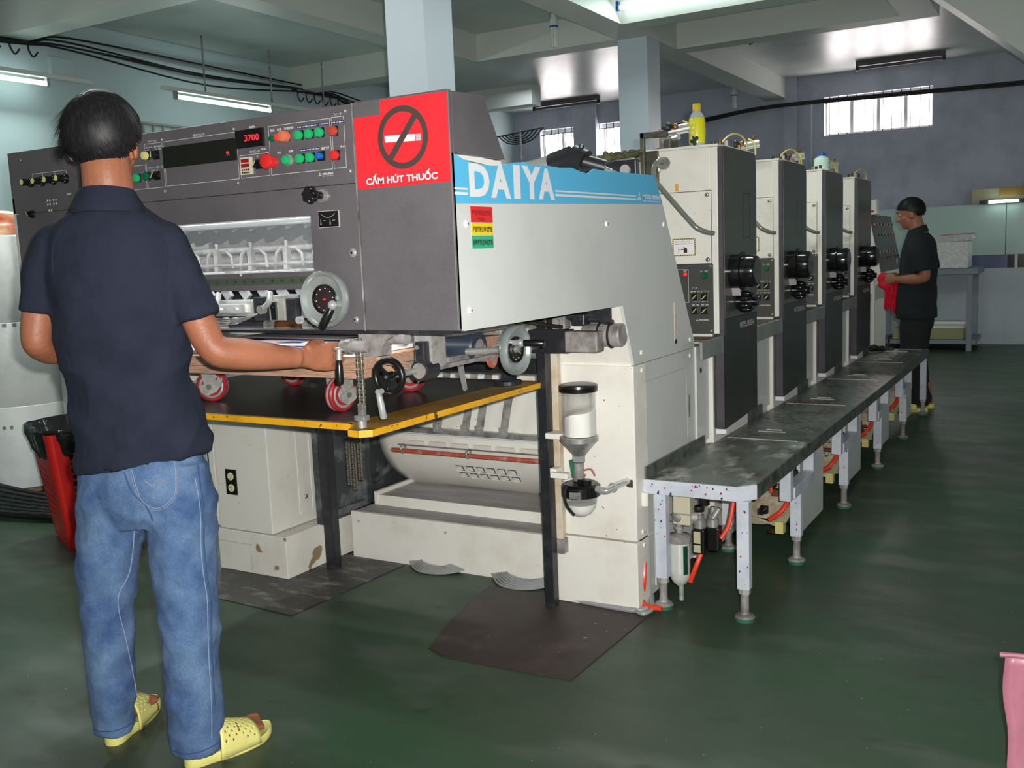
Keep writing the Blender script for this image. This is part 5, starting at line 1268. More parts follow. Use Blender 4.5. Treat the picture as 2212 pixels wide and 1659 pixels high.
# bottles on the units
def bottle(name, label, c, prof, mats, mis, n=24):
    bm = NB(); LA(bm, (0, 0, 0), (0, 0, 1), prof, n, mis=mis)
    o = obj(name, bm, mats, None, smooth=True); o.location = c; W[o] = Matrix.Translation(c); return tag(o, label, 'bottle'), o
_, b1 = bottle('drink_bottle', 'yellow-green labelled drink bottle on top of the nearest printing unit', (-1.395, 3.985, 1.7085),
    [(.026, 0), (.033, .004), (.0335, .012), (.0325, .016), (.0335, .02), (.034, .112), (.032, .120), (.026, .136), (.0165, .150), (.0165, .153), (.0175, .154), (.0175, .178), (.016, .180)],
    [m_botclear, m_botlabel, m_botcap], [0, 0, 0, 0, 1, 1, 0, 0, 0, 2, 2, 2])
bm = NB(); pr = [(-.012, .085), (-.004, .105), (.006, .108), (.010, .098), (.000, .092), (-.010, .078), (.004, .072), (.012, .060), (-.006, .056)]
for (q0, q1, s) in (((.0, .094), .5, 'C'), ((.0, .060), .5, '2')):
    me = text_mesh(s, .04); xs_ = [v.co.x for v in me.vertices]; ys_ = [v.co.y for v in me.vertices]
    sc_ = .030/(max(ys_)-min(ys_)); cx_ = (max(xs_)+min(xs_))/2; vv = []
    for v in me.vertices:
        a = -PI*.62+(v.co.x-cx_)*sc_*1.1/.0345+.02*v.co.y; vv.append(bm.verts.new((.0348*math.cos(a), .0348*math.sin(a), q0[1]-.018+(v.co.y-min(ys_))*sc_)))
    for p in me.polygons:
        try: bm.faces.new([vv[i] for i in p.vertices])
        except ValueError: pass
lb = obj('label_lettering', bm, m_lettering, b1, local=True)
bm = NB()
for i in range(6): SP(bm, (.034*math.cos(-1.9+.12*i), .034*math.sin(-1.9+.12*i), .028+.012*math.sin(i*1.7)), .009, (1, .3, 1), n=8)
obj('leaf_print', bm, M('dark_leaf_print', (30, 50, 20), .5), b1, local=True)
bottle('detergent_bottle', 'mint bottle with blue cap on top of the third printing unit', (-1.33, 5.98, 1.7085),
    [(.038, 0), (.044, .004), (.044, .070), (.040, .080), (.022, .088), (.022, .092), (.024, .093), (.024, .108), (.016, .112)],
    [m_botmint, m_bluecap], [0, 0, 0, 0, 0, 1, 1, 1])

# ================================================================== FOOTBOARD
FB = T('footboard', 'long worn tread-plate platform running beside the printing units', 'platform', (-1.13, 3.16, .48))
ys = [3.165, 4.0, 4.97, 5.93, 6.81, 7.66]
for i in range(5):
    a, b = ys[i]+.002, ys[i+1]-.002
    bm = NB()
    if i == 0: PR(bm, [(-1.322, a), (-.985, a), (-.937, a+.055), (-.937, b), (-1.322, b)], 'z', .470, .480)
    else: B(bm, -1.305 if i else -1.322, -.937, a, b, .470, .480)
    obj('tread_plate', bm, m_decknear if i == 0 else m_deck, FB)
    bm = NB(); B(bm, -1.28, -.985, b-.004, b+.006, .4795, .4825)
    obj('joint_strip', bm, m_signlight, FB)
    if i:
        bm = NB(); B(bm, -1.20, -1.08, a+.17, a+.178, .480, .483, mi=0); B(bm, -1.175, -1.105, a+.215, a+.222, .480, .484, mi=0); obj('lift_handle', bm, m_signlight, FB)
    if i > 0:
        bm = NB(); rnd = random.Random(i)
        for r in range(int((b-a)/.075)):
            for q in range(5):
                B(bm, -1.26+.062*q+(r % 2)*.03, -1.235+.062*q+(r % 2)*.03, a+.04+r*.075, a+.05+r*.075, .480, .4815, rot=('Z', R_(45 if (r+q) % 2 else -45)))
        o = obj('tread_pattern', bm, m_deck, FB); o['kind'] = 'stuff'
bm = NB(); B(bm, -1.335, -.985, 3.155, 3.165, .430, .481, bev=.001); obj('front_lip', bm, m_leg, FB)
bm = NB(); PR(bm, [(-.985, 3.155), (-.930, 3.215), (-.937, 3.222), (-.987, 3.165)], 'z', .430, .481); obj('corner_lip', bm, m_leg, FB)
bm = NB(); B(bm, -.937, -.929, 3.217, 7.66, .430, .481); B(bm, -1.31, -.937, 7.66, 7.668, .43, .481); obj('outer_lip', bm, m_decklip, FB)
bm = NB(); B(bm, -1.322, -1.314, 3.165, 3.80, .470, .525); obj('upstand', bm, m_decklip, FB)
for i in range(1, 5):
    a = 4.32+PITCH*(i-1); bm = NB(); B(bm, -1.316, -1.306, a-.35, a+.30, .478, .53); obj('upstand', bm, m_decklip, FB)
rnd = random.Random(3)
bm = NB()
for i in range(16):
    x = rnd.uniform(-1.32, -.995); z = rnd.uniform(.434, .474); s = rnd.uniform(.0015, .005)
    PG(bm, [(x-s, z-s*rnd.uniform(.5, 1.4)), (x+s, z-s), (x+s*.8, z+s*rnd.uniform(.6, 2.4)), (x-s*.5, z+s)], FR, Vector((0, 3.1549, 0)), .0004, mi=rnd.randint(0, 1))
obj('paint_spots', bm, [m_legred, m_legblue], FB, kind='stuff')
def fleg(x, y, ztop=.43, full=True, spots=True, w_=.022):
    zb = .115
    bm = NB(); B(bm, x-w_, x+w_, y-.02, y+.02, zb, ztop, bev=.003); lg = obj('leg', bm, m_leg, FB)
    bm = NB(); CY(bm, (x, y, zb-.018), (x, y, zb), .021, n=6); CY(bm, (x, y, .02), (x, y, zb-.015), .0145, n=16, mi=1)
    obj('threaded_rod', bm, [m_zinc, m_dusty], lg)
    bm = NB(); LA(bm, (x, y, .0), (0, 0, 1), [(.034, 0), (.035, .012), (.030, .014)], 24, mi=0); LA(bm, (x, y, .013), (0, 0, 1), [(.036, 0), (.030, .008), (.018, .012), (.016, .02)], 24, mi=1)
    obj('foot_pad', bm, [m_foot, m_dusty], lg)
    if spots:
        bm = NB()
        for i in range(6):
            xx = x+rnd.uniform(-w_*.8, w_*.8); z = rnd.uniform(.13, ztop-.02); s = rnd.uniform(.001, .0035)
            PG(bm, [(xx-s, z-s*2), (xx+s, z-s), (xx+s*.8, z+s*1.6), (xx-s*.5, z+s)], FR, Vector((0, y-.0205, 0)), .0004, mi=rnd.randint(0, 1))
        obj('paint_spots', bm, [m_legred, m_legblue], lg, kind='stuff')
    return lg
fleg(-1.268, 3.185); fleg(-.967, 3.185, spots=True)
fleg(-1.262, 3.93, spots=False)
for i, y in enumerate((3.90, 4.83, 5.76, 6.68)):
    fleg(-.958, y-.03, .33)
    bm = NB()
    B(bm, -.982, -.938, y-.20, y-.155, .30, .470, bev=.002); obj('hanger_post', bm, m_leg, FB)
    bm = NB(); B(bm, -.982, -.938, y+.175, y+.22, .30, .470, bev=.002); obj('hanger_post', bm, m_leg, FB)
    bm = NB(); B(bm, -.984, -.933, y-.15, y+.17, .300, .345, bev=.002); B(bm, -1.29, -.985, y-.20, y-.165, .37, .42, bev=.002); obj('hanger_rail', bm, m_leg, FB)
fleg(-.958, 7.60); 
# side skirt panels of the bases seen behind the legs
klab = ['grey base skirt panel behind the second outer leg of the footboard', 'grey base skirt panel behind the third outer leg of the footboard', 'grey base skirt panel behind the fourth outer leg of the footboard', 'grey base skirt panel behind the fifth outer leg, farthest']
for i, (a, b) in enumerate(((4.12, 4.56), (5.06, 5.48), (6.00, 6.40), (6.93, 7.36))):
    bm = NB(); B(bm, -1.02, -1.005, a, b, .045, .44, bev=.002)
    simple('skirt_panel', klab[i], 'panel', bm, m_sidepanel, 'grey skirt panels under the footboard')
    t = T('valve_gear', ['tangle of valves and hoses under the nearest end of the footboard', 'valves with red hoses under the second section of the footboard', 'valves with red hoses under the third section of the footboard', 'valves with red hoses under the far section of the footboard'][i], 'valve gear', (-1.15, a-.2, .1), group='valves and hoses under the footboard')
    y = a-.16
    bm = NB(); B(bm, -1.30, -1.03, y+.10, y+.13, .12, .42); obj('back_board', bm, M('oily_board', (190, 176, 150), .6, var=(120, 100, 76), vs=14, vlo=.4, vhi=.7) if i == 0 else bpy.data.materials['oily_board'], t)
    for k in range(24):
        r2 = random.Random(i*20+k); x = r2.uniform(-1.17, -.99); z = r2.uniform(.15, .42); s = r2.uniform(.008, .020); yy = y+r2.uniform(-.02, .07)
        bm = NB()
        if k % 3: B(bm, x-s, x+s, yy-s*.7, yy+s*.7, z-s, z+s, bev=.002)
        else: CY(bm, (x-s, yy, z), (x+s, yy, z), s*.6, n=14)
        if k % 2: CY(bm, (x, yy, z), (x, yy-.04, z), .008, n=10)
        obj('valve', bm, (m_blackiron, m_zinc, m_beige if k == 6 else m_brass, m_black)[k % 4], t)
    bm = NB()
    for k in range(5):
        TU(bm, [(-1.30, y-.02, .20+.02*k), (-1.20, y-.05, .30+.02*k), (-1.08, y-.04, .33+.008*k), (-1.0, y, .27), (-1.03, y-.03, .17-.008*k), (-1.15, y-.05, .14+.006*k), (-1.30, y-.03, .20-.01*k)], .0055, 6)
    obj('clear_hose', bm, m_clearhose, t, smooth=True)
    bm = NB(); TU(bm, [(-1.10, y+.02, .385), (-1.05, y, .38), (-1.0, y, .375)], .010, 8); TU(bm, [(-1.0, y-.01, .26), (-1.03, y-.05, .20), (-1.08, y-.05, .16)], .011, 8); TU(bm, [(-1.20, y, .36), (-1.14, y-.02, .37), (-1.09, y-.02, .33), (-1.08, y-.02, .27)], .008, 8)
    obj('red_hose', bm, m_orangehose, t, smooth=True)
    bm = NB(); B(bm, -1.055, -1.02, y-.06, y-.02, .105, .155, bev=.002); CY(bm, (-1.06, y-.05, .11), (-1.085, y-.05, .11), .010, n=10, mi=1); obj('solenoid', bm, [m_cream, m_brass], t)
bm = NB(); B(bm, -1.322, -1.316, 3.24, 3.72, .06, .47); simple('lower_side_sheet', 'pale sheet panel behind the air filter under the footboard', 'panel', bm, m_sidepanel)

# ---- air filter and regulators
A = T('air_filter', 'silver air filter bowl with regulators hanging under the footboard', 'air filter', (-1.222, 3.24, .03))
ax, ay = -1.222, 3.235
bm = NB(); LA(bm, (ax, ay, .245), (0, 0, -1), [(.038, 0), (.038, .10), (.036, .135), (.028, .155), (.012, .170), (.010, .172)], 32)
m_bowl = M('silver_bowl_paint', (208, 210, 202), .25, .2)
obj('bowl', bm, m_bowl, A, smooth=True)
bm = NB()
for a0 in (-PI*.93, -PI*.28):
    for i in range(4):
        a, b = a0+i*.13, a0+(i+1)*.13; r = .0386
        f_ = [Vector((ax+r*math.cos(q), ay+r*math.sin(q), z)) for q, z in ((a, .125), (b, .125), (b, .232), (a, .232))]
        bm.faces.new([bm.verts.new(p) for p in f_])
obj('sight_slot', bm, M('dark_green_sight', (20, 60, 50), .15), A)
bm = NB(); LA(bm, (ax, ay, .245), (0, 0, 1), [(.041, -.006), (.042, .018), (.038, .022), (.020, .026), (.012, .030)], 28); CY(bm, (ax, ay, .27), (ax, ay, .31), .012, n=14); CY(bm, (ax, ay, .288), (ax, ay, .298), .018, n=6)
SP(bm, (ax-.005, ay+.01, .33), .027, n=14); CY(bm, (ax-.055, ay+.01, .322), (ax, ay+.01, .322), .014, n=12); CY(bm, (ax, ay+.01, .33), (ax+.06, ay+.03, .33), .018, n=12)
obj('filter_head', bm, m_dusty, A, smooth=True)
bm = NB(); LA(bm, (ax+.004, ay, .075), (0, 0, -1), [(.010, 0), (.009, .035), (.007, .04), (.009, .042), (.009, .055)], 14); obj('drain_cock', bm, m_chrome, A, smooth=True)
bm = NB(); B(bm, ax-.02, ax+.045, ay-.01, ay+.05, .345, .415, bev=.005); B(bm, ax-.02, ax+.045, ay-.01, ay+.05, .305, .343, bev=.003); obj('pressure_switch', bm, m_beige, A)
bm = NB(); B(bm, ax+.048, ax+.092, ay+.0, ay+.06, .200, .290, bev=.004); B(bm, ax+.054, ax+.080, ay-.001, ay+.001, .240, .284, mi=1); B(bm, ax+.054, ax+.080, ay-.001, ay+.001, .206, .234, mi=1)
B(bm, ax+.094, ax+.135, ay+.03, ay+.08, .21, .295, bev=.004)
obj('regulator_body', bm, [m_black, m_creamboard], A)
bm = NB()
for (x, y) in ((ax+.068, ay+.03), (ax+.108, ay+.055)):
    LA(bm, (x, y, .292), (0, 0, 1), [(.022, 0), (.022, .03), (.016, .036), (.016, .048), (.010, .050), (.010, .075)], 20)
CY(bm, (ax+.115, ay+.04, .33), (ax+.135, ay+.05, .365), .012, n=12)
obj('regulator_top', bm, m_steel, A, smooth=True)
bm = NB(); LA(bm, (ax+.066, ay+.03, .352), (0, 0, 1), [(.018, 0), (.020, .01), (.018, .02)], 16); CY(bm, (ax+.075, ay+.06, .37), (ax+.075, ay+.06, .42), .020, n=16); obj('black_knob', bm, m_black, A)
bm = NB(); TU(bm, [(ax+.075, ay+.02, .20), (ax+.06, ay-.0, .15), (ax+.035, ay+.01, .09)], .009, 8); TU(bm, [(ax+.135, ay+.06, .25), (ax+.16, ay+.08, .30), (ax+.17, ay+.1, .38)], .008, 8)
obj('orange_hose', bm, m_orangehose, A, smooth=True)
bm = NB(); TU(bm, [(-1.33, 3.16, .17), (-1.325, 3.14, .11), (-1.335, 3.15, .06)], .010, 8); TU(bm, [(-1.34, 3.15, .035), (-1.31, 3.12, .022), (-1.25, 3.12, .020)], .010, 8)
simple('orange_floor_hose', 'orange hose dropping to the floor beside the white cabinet foot', 'hose', bm, m_orangehose, smooth=True)
bm = NB(); TU(bm, [(-1.62, 3.10, .012), (-1.45, 3.09, .010), (-1.36, 3.085, .012), (-1.315, 3.10, .014), (-1.30, 3.14, .02), (-1.32, 3.20, .03)], .010, 8); TU(bm, [(-1.34, 3.088, .012), (-1.30, 3.07, .012), (-1.285, 3.12, .016), (-1.31, 3.17, .03)], .008, 8)
simple('floor_cable', 'grey cable curling on the floor at the cabinet corner', 'cable', bm, m_greycable, smooth=True)
bm = NB(); LA(bm, (-1.318, 3.150, .385), (0, 0, 1), [(.010, 0), (.014, .001), (.014, .05), (.010, .051)], 16); simple('pipe_stub', 'white pipe stub under the near corner of the footboard', 'pipe', bm, m_white, smooth=True)

# ---- console at the feeder end, castor tools on the deck
CN = T('control_console', 'slanted dark push-button console beside the farthest printing unit', 'console', (-1.5, 8.6, 0))
bm = NB(); PR(bm, [(-1.62, .02), (-1.50, .02), (-1.50, .78), (-1.375, .98), (-1.375, 1.03), (-1.47, 1.50), (-1.62, 1.50)], 'y', 8.28, 9.3); obj('cabinet', bm, m_white, CN)
ang = math.atan2(.095, .47)
tm_ = Matrix.Translation((-1.420, 8.8, 1.266)) @ Matrix.Rotation(-ang, 4, 'Y')
m2 = tm_ @ SR
bm = NB(); B(bm, -.004, .004, -.50, .50, -.235, .235); bmesh.ops.transform(bm, matrix=tm_, verts=bm.verts); cp = obj('button_board', bm, m_panel2, CN)
bm = NB(); RR = m2.to_3x3().to_4x4(); og = tm_ @ Vector((.0045, 0, 0))
for j, z in enumerate((.15, .06, -.08, -.13)):
    for i in range(6):
        x = -.42+i*.15; RC(bm, x, z, x+.05, z+.018, RR, og, 0, mi=j % 2, th=.004)
        SP(bm, og+RR.to_3x3() @ Vector((x+.09, z+.01, .004)), .010, n=8, mi=2 if (i+j) % 3 else 3)
obj('console_buttons', bm, [m_signlight, m_black, m_greendark, m_redb], cp)
bm = NB(); B(bm, -1.60, -1.42, 8.35, 8.55, 1.50, 1.515); B(bm, -1.55, -1.43, 8.4, 8.5, 1.515, 1.62, bev=.006); CY(bm, (-1.49, 8.398, 1.53), (-1.45, 8.398, 1.53), .008, n=8, mi=1)
obj('switch_box', bm, [m_white, m_redb], CN)
bm = NB(); B(bm, -1.44, -1.415, 8.25, 8.29, .45, .98, bev=.002); obj('post', bm, m_whitedirty, CN)
t = T('deck_tool', 'dark clamp tools lying on the far end of the footboard', 'tool', (-1.25, 7.5, .48))
bm = NB(); CY(bm, (-1.30, 7.42, .50), (-1.22, 7.50, .505), .018, n=12); SP(bm, (-1.28, 7.44, .515), .030, (1.2, 1, .7), n=12); obj('clamp', bm, m_rubber, t, smooth=True)
bm = NB(); CY(bm, (-1.20, 7.56, .49), (-1.19, 7.56, .585), .009, n=8); SP(bm, (-1.185, 7.56, .59), .014, n=8); B(bm, -1.25, -1.16, 7.53, 7.59, .482, .50, bev=.004); obj('stand', bm, m_blackiron, t)
bm = NB(); B(bm, -1.20, -1.05, 7.45, 7.49, .481, .487); obj('steel_strip', bm, m_signlight, t)

# ================================================================== FLOOR THINGS
bm = NB(); PR(bm, [(-1.845, 2.515), (-1.76, 2.478), (-1.30, 2.495), (-1.285, 3.12), (-1.975, 3.12), (-1.965, 2.98), (-1.90, 2.70)], 'z', .0005, .0035)
simple('brown_mat', 'brown worn sheet mat on the floor before the right cabinet foot', 'mat', bm, m_brown)
bm = NB(); PR(bm, [(-3.20, 2.58), (-2.49, 2.545), (-2.45, 3.20), (-3.22, 3.22)], 'z', .0005, .0040)
simple('black_mat', 'dusty black sheet mat under the left cabinet plinth', 'mat', bm, m_mat)

def bin_basket():
    c = Vector((-4.13, 2.95, 0)); yaw = R_(-24)
    t = T('waste_basket', 'red perforated plastic basket with black liner behind the near man', 'bin', c, yaw)
    hb, ht, H = .165, .235, .56
    def face(k):
        a = k*PI/2
        def f(u, v):
            h = hb+(ht-hb)*v; cor = .86
            x = u*h*cor; return Matrix.Rotation(a, 3, 'Z') @ Vector((x, -h, .01+v*H))
        return f
    for k in range(4):
        bm = NB(); HOLED(bm, face(k), -1, 1, 0.02, 1, 9, 17, lambda i, j: ((.62, .86) if j % 2 else (.5, .62)) if 0 < i < 9 and j < 16 else None)
        o = obj('perforated_wall', bm, m_binred, t, local=True); solid(o, .003)
        bm = NB(); a = k*PI/2+PI/4
        pr = []
        for v in (0, 1):
            h = hb+(ht-hb)*v
            for q in range(5):
                p0 = Matrix.Rotation(k*PI/2, 3, 'Z') @ Vector((h*.86, -h, 0)); p1 = Matrix.Rotation((k+1)*PI/2, 3, 'Z') @ Vector((-h*.86, -h, 0))
                p = p0.lerp(p1, q/4); bulge = 1+.035*math.sin(PI*q/4); pr.append(bm.verts.new((p.x*bulge, p.y*bulge, .01+v*H)))
        for q in range(4): bm.faces.new((pr[q], pr[q+1], pr[q+6], pr[q+5]))
        o = obj('corner_band', bm, m_binred2, t, local=True); solid(o, .003)
    bm = NB(); B(bm, -hb, hb, -hb, hb, .0, .012, bev=.01); obj('base', bm, m_binred, t, local=True)
    bm = NB(); n = 64; rings = []
    rnd = random.Random(5)
    ph = [rnd.uniform(0, 6.28) for _ in range(6)]
    for (hh, s) in ((.20, .78), (.45, .93), (.575, 1.0), (.590, 1.05), (.580, 1.09), (.545, 1.085), (.50, 1.06), (.46, 1.035)):
        ring = []
        for i in range(n):
            a = 2*PI*i/n; r = 1/max(abs(math.cos(a)), abs(math.sin(a))); r = min(r, 1.22)
            h = hb+(ht-hb)*min(hh/H, 1); wob = .006*math.sin(7*a+ph[0])+.005*math.sin(13*a+ph[1])+.003*math.sin(23*a+hh*60)
            zz = hh+(.018*math.sin(3*a+ph[2])+.010*math.sin(8*a+ph[3])+.03*math.sin(a*2+1))*(1 if hh < .55 and s > 1 else .15)
            rr = h*s*r*.97+wob; ring.append(bm.verts.new((rr*math.cos(a), rr*math.sin(a), zz)))
        rings.append(ring)
    for A_, B_ in zip(rings, rings[1:]):
        for i in range(n): bm.faces.new((A_[i], A_[(i+1) % n], B_[(i+1) % n], B_[i]))
    bm.faces.new(rings[0])
    obj('bin_liner', bm, m_bag, t, smooth=True, local=True)
m_binred2 = M('solid_red_plastic', (206, 30, 24), .35)
bin_basket()
# paper rolls behind the bin
def roll(label, x, y, r, H, marks):
    t = T('paper_roll', label, 'paper roll', (x, y, 0), group='tall wrapped paper rolls')
    bm = NB(); LA(bm, (x, y, .03), (0, 0, 1), [(r-.02, 0), (r, .01), (r, H*.33), (r-.004, H*.333), (r, H*.337), (r, H*.66), (r-.004, H*.663), (r, H*.667), (r, H-.01), (r-.02, H), (.05, H+.002)], 48); obj('wrap', bm, m_rollwrap, t, smooth=True)
    bm = NB(); B(bm, x-r*.8, x+r*.8, y-r*.8, y+r*.8, .0, .029); obj('skid', bm, m_wood, t)
    bm = NB()
    for (a, z, w_, h) in marks:
        rr = r+.001; n = 6
        for i in range(n):
            if i % 2 and w_ > .1: continue
            a0, a1 = a+i*w_/n/r, a+(i+.8)*w_/n/r
            bm.faces.new([bm.verts.new((x+rr*math.cos(q), y+rr*math.sin(q), zz)) for q, zz in ((a0, z), (a1, z), (a1, z+h), (a0, z+h))])
    obj('wrap_print', bm, m_print, t)
roll('tall white wrapped paper roll standing at the left picture edge', -5.72, 3.62, .42, 1.50, [(-1.0, .72, .10, .03), (-.8, 1.0, .16, .02), (-.9, .4, .12, .02)])
roll('tall white wrapped paper roll directly behind the red basket', -5.02, 3.95, .42, 1.52, [(-1.25, .80, .12, .035), (-.95, .80, .14, .03), (-1.1, 1.12, .2, .02), (-.8, 1.05, .16, .02), (-1.2, .45, .1, .02)])
bm = NB(); SP(bm, (-5.70, 3.60, 1.56), .24, (1, 1, .55), n=24); B(bm, -5.92, -5.50, 3.4, 3.85, 1.535, 1.56, mi=1, bev=.01)
simple('red_orange_helmet', 'red and cream rounded cap on top of the left paper roll', 'cover', bm, [M('red_orange_shell', (196, 70, 40), .3, var=(216, 190, 150), vs=3, vlo=.45, vhi=.6), m_creamboard], smooth=True)
bm = NB()
for i in range(7): TU(bm, [(-6.4, 3.2+.05*i, .05+.012*i), (-5.4, 2.95+.04*i, .045+.01*i), (-4.6, 3.05+.045*i, .03), (-3.9, 3.5, .03)], .022, 8)
simple('folded_dark_sheet', 'dark folded plastic sheeting on the floor left of the basket', 'sheeting', bm, m_bag, smooth=True)
# pink card at the right edge
t = T('pink_card_sheet', 'tall pink bent card sheet at the lower right picture edge', 'sheet', (-.02, 2.38, 0))
bm = NB(); n = 16; rows = []
for j in range(13):
    z = .35*j/12; row = []
    for i in range(n+1):
        u = i/n; row.append(bm.verts.new((-.118+.022*(1-z/.35)**1.5-.004*math.sin(z*30)+.30*u, 2.36+.05*u+.020*math.sin(u*7+1)*(.5+z), z)))
    rows.append(row)
for A_, B_ in zip(rows, rows[1:]):
    for i in range(n): bm.faces.new((A_[i], A_[i+1], B_[i+1], B_[i]))
o = obj('card', bm, m_pinkmat, t, smooth=True); solid(o, .004, 0)
bm = NB(); TU(bm, [(-.126, 2.356, .352), (-.05, 2.37, .352), (.1, 2.38, .350), (.19, 2.40, .352)], .006, 8); obj('rolled_rim', bm, m_pinkmat, t, smooth=True)
# ================================================================== PEOPLE
from mathutils.bvhtree import BVHTree
def baked(bm, voxel, smooth=4, disp=None):
    """join overlapping volumes into one continuous skin: voxel remesh, smooth, optional cloth folds"""
    me = bpy.data.meshes.new('tmp'); bm.to_mesh(me); bm.free()
    o = bpy.data.objects.new('tmp', me); COL.objects.link(o)
    r = o.modifiers.new('r', 'REMESH'); r.mode = 'VOXEL'; r.voxel_size = voxel
    s = o.modifiers.new('s', 'SMOOTH'); s.factor = .5; s.iterations = smooth
    if disp:
        for (size, st, depth) in disp:
            tx = bpy.data.textures.new('folds', 'CLOUDS'); tx.noise_scale = size; tx.noise_depth = depth
            d = o.modifiers.new('d', 'DISPLACE'); d.texture = tx; d.strength = st; d.mid_level = .5; d.texture_coords = 'LOCAL'
    bpy.context.view_layer.update()
    out = bpy.data.meshes.new_from_object(o.evaluated_get(bpy.context.evaluated_depsgraph_get()))
    bpy.data.objects.remove(o); bpy.data.meshes.remove(me)
    for p in out.polygons: p.use_smooth = True
    return out
def link(name, me, mat, parent, label=None):
    me.materials.clear(); me.materials.append(mat); me.name = name
    o = bpy.data.objects.new(name, me); COL.objects.link(o); o.parent = parent; W[o] = W[parent].copy()
    if label: o['label'] = label
    return o
V = Vector
def ring(c, side, front, a, b): return (V(c), V(side)*a, V(front)*b)
def limb_round(bm, pts, n=18):
    """round limb: [(point, radius)] or [(point, ra, rb, side)]"""
    P = [V(p[0]) for p in pts]; out = []
    for i, p in enumerate(pts):
        d = (P[min(i+1, len(P)-1)]-P[max(i-1, 0)]).normalized()
        side = V(p[3]) if len(p) > 3 else d.orthogonal()
        if i and len(p) <= 3: side = prev
        side = (side-d*side.dot(d)).normalized(); prev = side; fr = d.cross(side).normalized()
        out.append((P[i], side*p[1], fr*(p[2] if len(p) > 2 else p[1])))
    LIMB(bm, out, n)
def hand(bm, w_, d, wide, away, L=.18, curl=.35, thumb=1):
    """palm + five fingers: w_ wrist, d pointing direction, wide = towards the thumb side, away = palm normal"""
    w_, d, wide, away = V(w_), V(d).normalized(), V(wide).normalized(), V(away).normalized()
    pl = L*.50
    limb_round(bm, [(w_-d*.03, .026, .020, wide), (w_+d*.01, .028, .019, wide), (w_+d*pl*.5, .038, .016, wide), (w_+d*pl*.95, .041, .014, wide), (w_+d*pl*1.04, .036, .010, wide)], 16)
    for k, (off, ln, r) in enumerate(((.031, .41, .0092), (.011, .46, .0095), (-.010, .43, .0092), (-.030, .34, .0080))):
        b = w_+d*pl*.9+wide*off*L/.18; pts = [(b, r*1.05)]; dd = d+wide*off*1.2; p = b; a = 0
        for j, f_ in enumerate((.30, .36, .30, .22)):
            a += curl*(.3 if j == 0 else .8); q = (dd.normalized()*math.cos(a)+away*math.sin(a)); p = p+q*ln*L*f_*1.02; pts.append((p, r*(1, .97, .92, .75)[j]))
        limb_round(bm, pts, 10)
    b = w_+d*pl*.25+wide*.026; q1 = (d*.75+wide*.38+away*.5).normalized(); q2 = (d*.85+wide*.05+away*.5).normalized()
    limb_round(bm, [(b-q1*.01, .013), (b+q1*.028, .0125), (b+q1*.028+q2*.030, .0105), (b+q1*.028+q2*.056, .008)], 12)
def head(bm, c, g, s, k=1.0, tilt=0, detail=True):
    """c head centre, g facing, s towards the right ear"""
    c, g, s = V(c), V(g).normalized(), V(s).normalized(); u = V((0, 0, 1))
    if tilt:
        R = Matrix.Rotation(tilt, 3, s); g = R @ g; u = R @ u
    def at(a, b, z): return c+(s*a+g*b+u*z)*k
    rot = Matrix((s, g, u)).transposed().to_4x4()
    SP(bm, at(0, -.008, .022), 1, (.075*k, .094*k, .092*k), 28, rot=rot)
    SP(bm, at(0, .030, -.045), 1, (.056*k, .062*k, .070*k), 24, rot=rot)
    SP(bm, at(0, .062, -.088), 1, (.028*k, .026*k, .020*k), 16, rot=rot)
    for q in (-1, 1):
        SP(bm, at(q*.040, .048, -.030), 1, (.022*k, .028*k, .028*k), 14, rot=rot)         # cheek
        SP(bm, at(q*.030, .080, .022), 1, (.026*k, .012*k, .010*k), 14, rot=rot)          # brow
        SP(bm, at(q*.079, -.006, -.018), 1, (.008*k, .017*k, .030*k), 14, rot=rot @ Matrix.Rotation(.25*q, 4, 'Z'))
        SP(bm, at(q*.075, .004, -.028), 1, (.010*k, .010*k, .018*k), 12, rot=rot)
    limb_round(bm, [(at(0, .084, .014), .008*k), (at(0, .096, -.012), .010*k), (at(0, .106, -.030), .0135*k), (at(0, .088, -.038), .012*k)], 12)
    for q in (-1, 1): SP(bm, at(q*.012, .092, -.032), .0085*k, n=10)
    SP(bm, at(0, .082, -.058), 1, (.024*k, .010*k, .0065*k), 14, rot=rot); SP(bm, at(0, .080, -.070), 1, (.021*k, .010*k, .0065*k), 14, rot=rot)
    return at, rot
def eyes(parent, at, rot, k=1.0):
    bm = NB()
    for q in (-1, 1):
        SP(bm, at(q*.030, .074, .006), 1, (.013*k, .010*k, .0060*k), 14, rot=rot, mi=0); SP(bm, at(q*.030, .0825, .006), 1, (.0055*k, .003*k, .0055*k), 10, rot=rot, mi=1)
    obj('eyes', bm, [M('eye_white', (226, 222, 214), .2), m_ink], parent, smooth=True, local=True)
    bm = NB()
    for q in (-1, 1): TU(bm, [at(q*.012, .093, .024), at(q*.030, .094, .031), at(q*.050, .082, .024)], [.002*k, .004*k, .0015*k], 6)
    obj('eyebrows', bm, m_hair, parent, smooth=True, local=True)
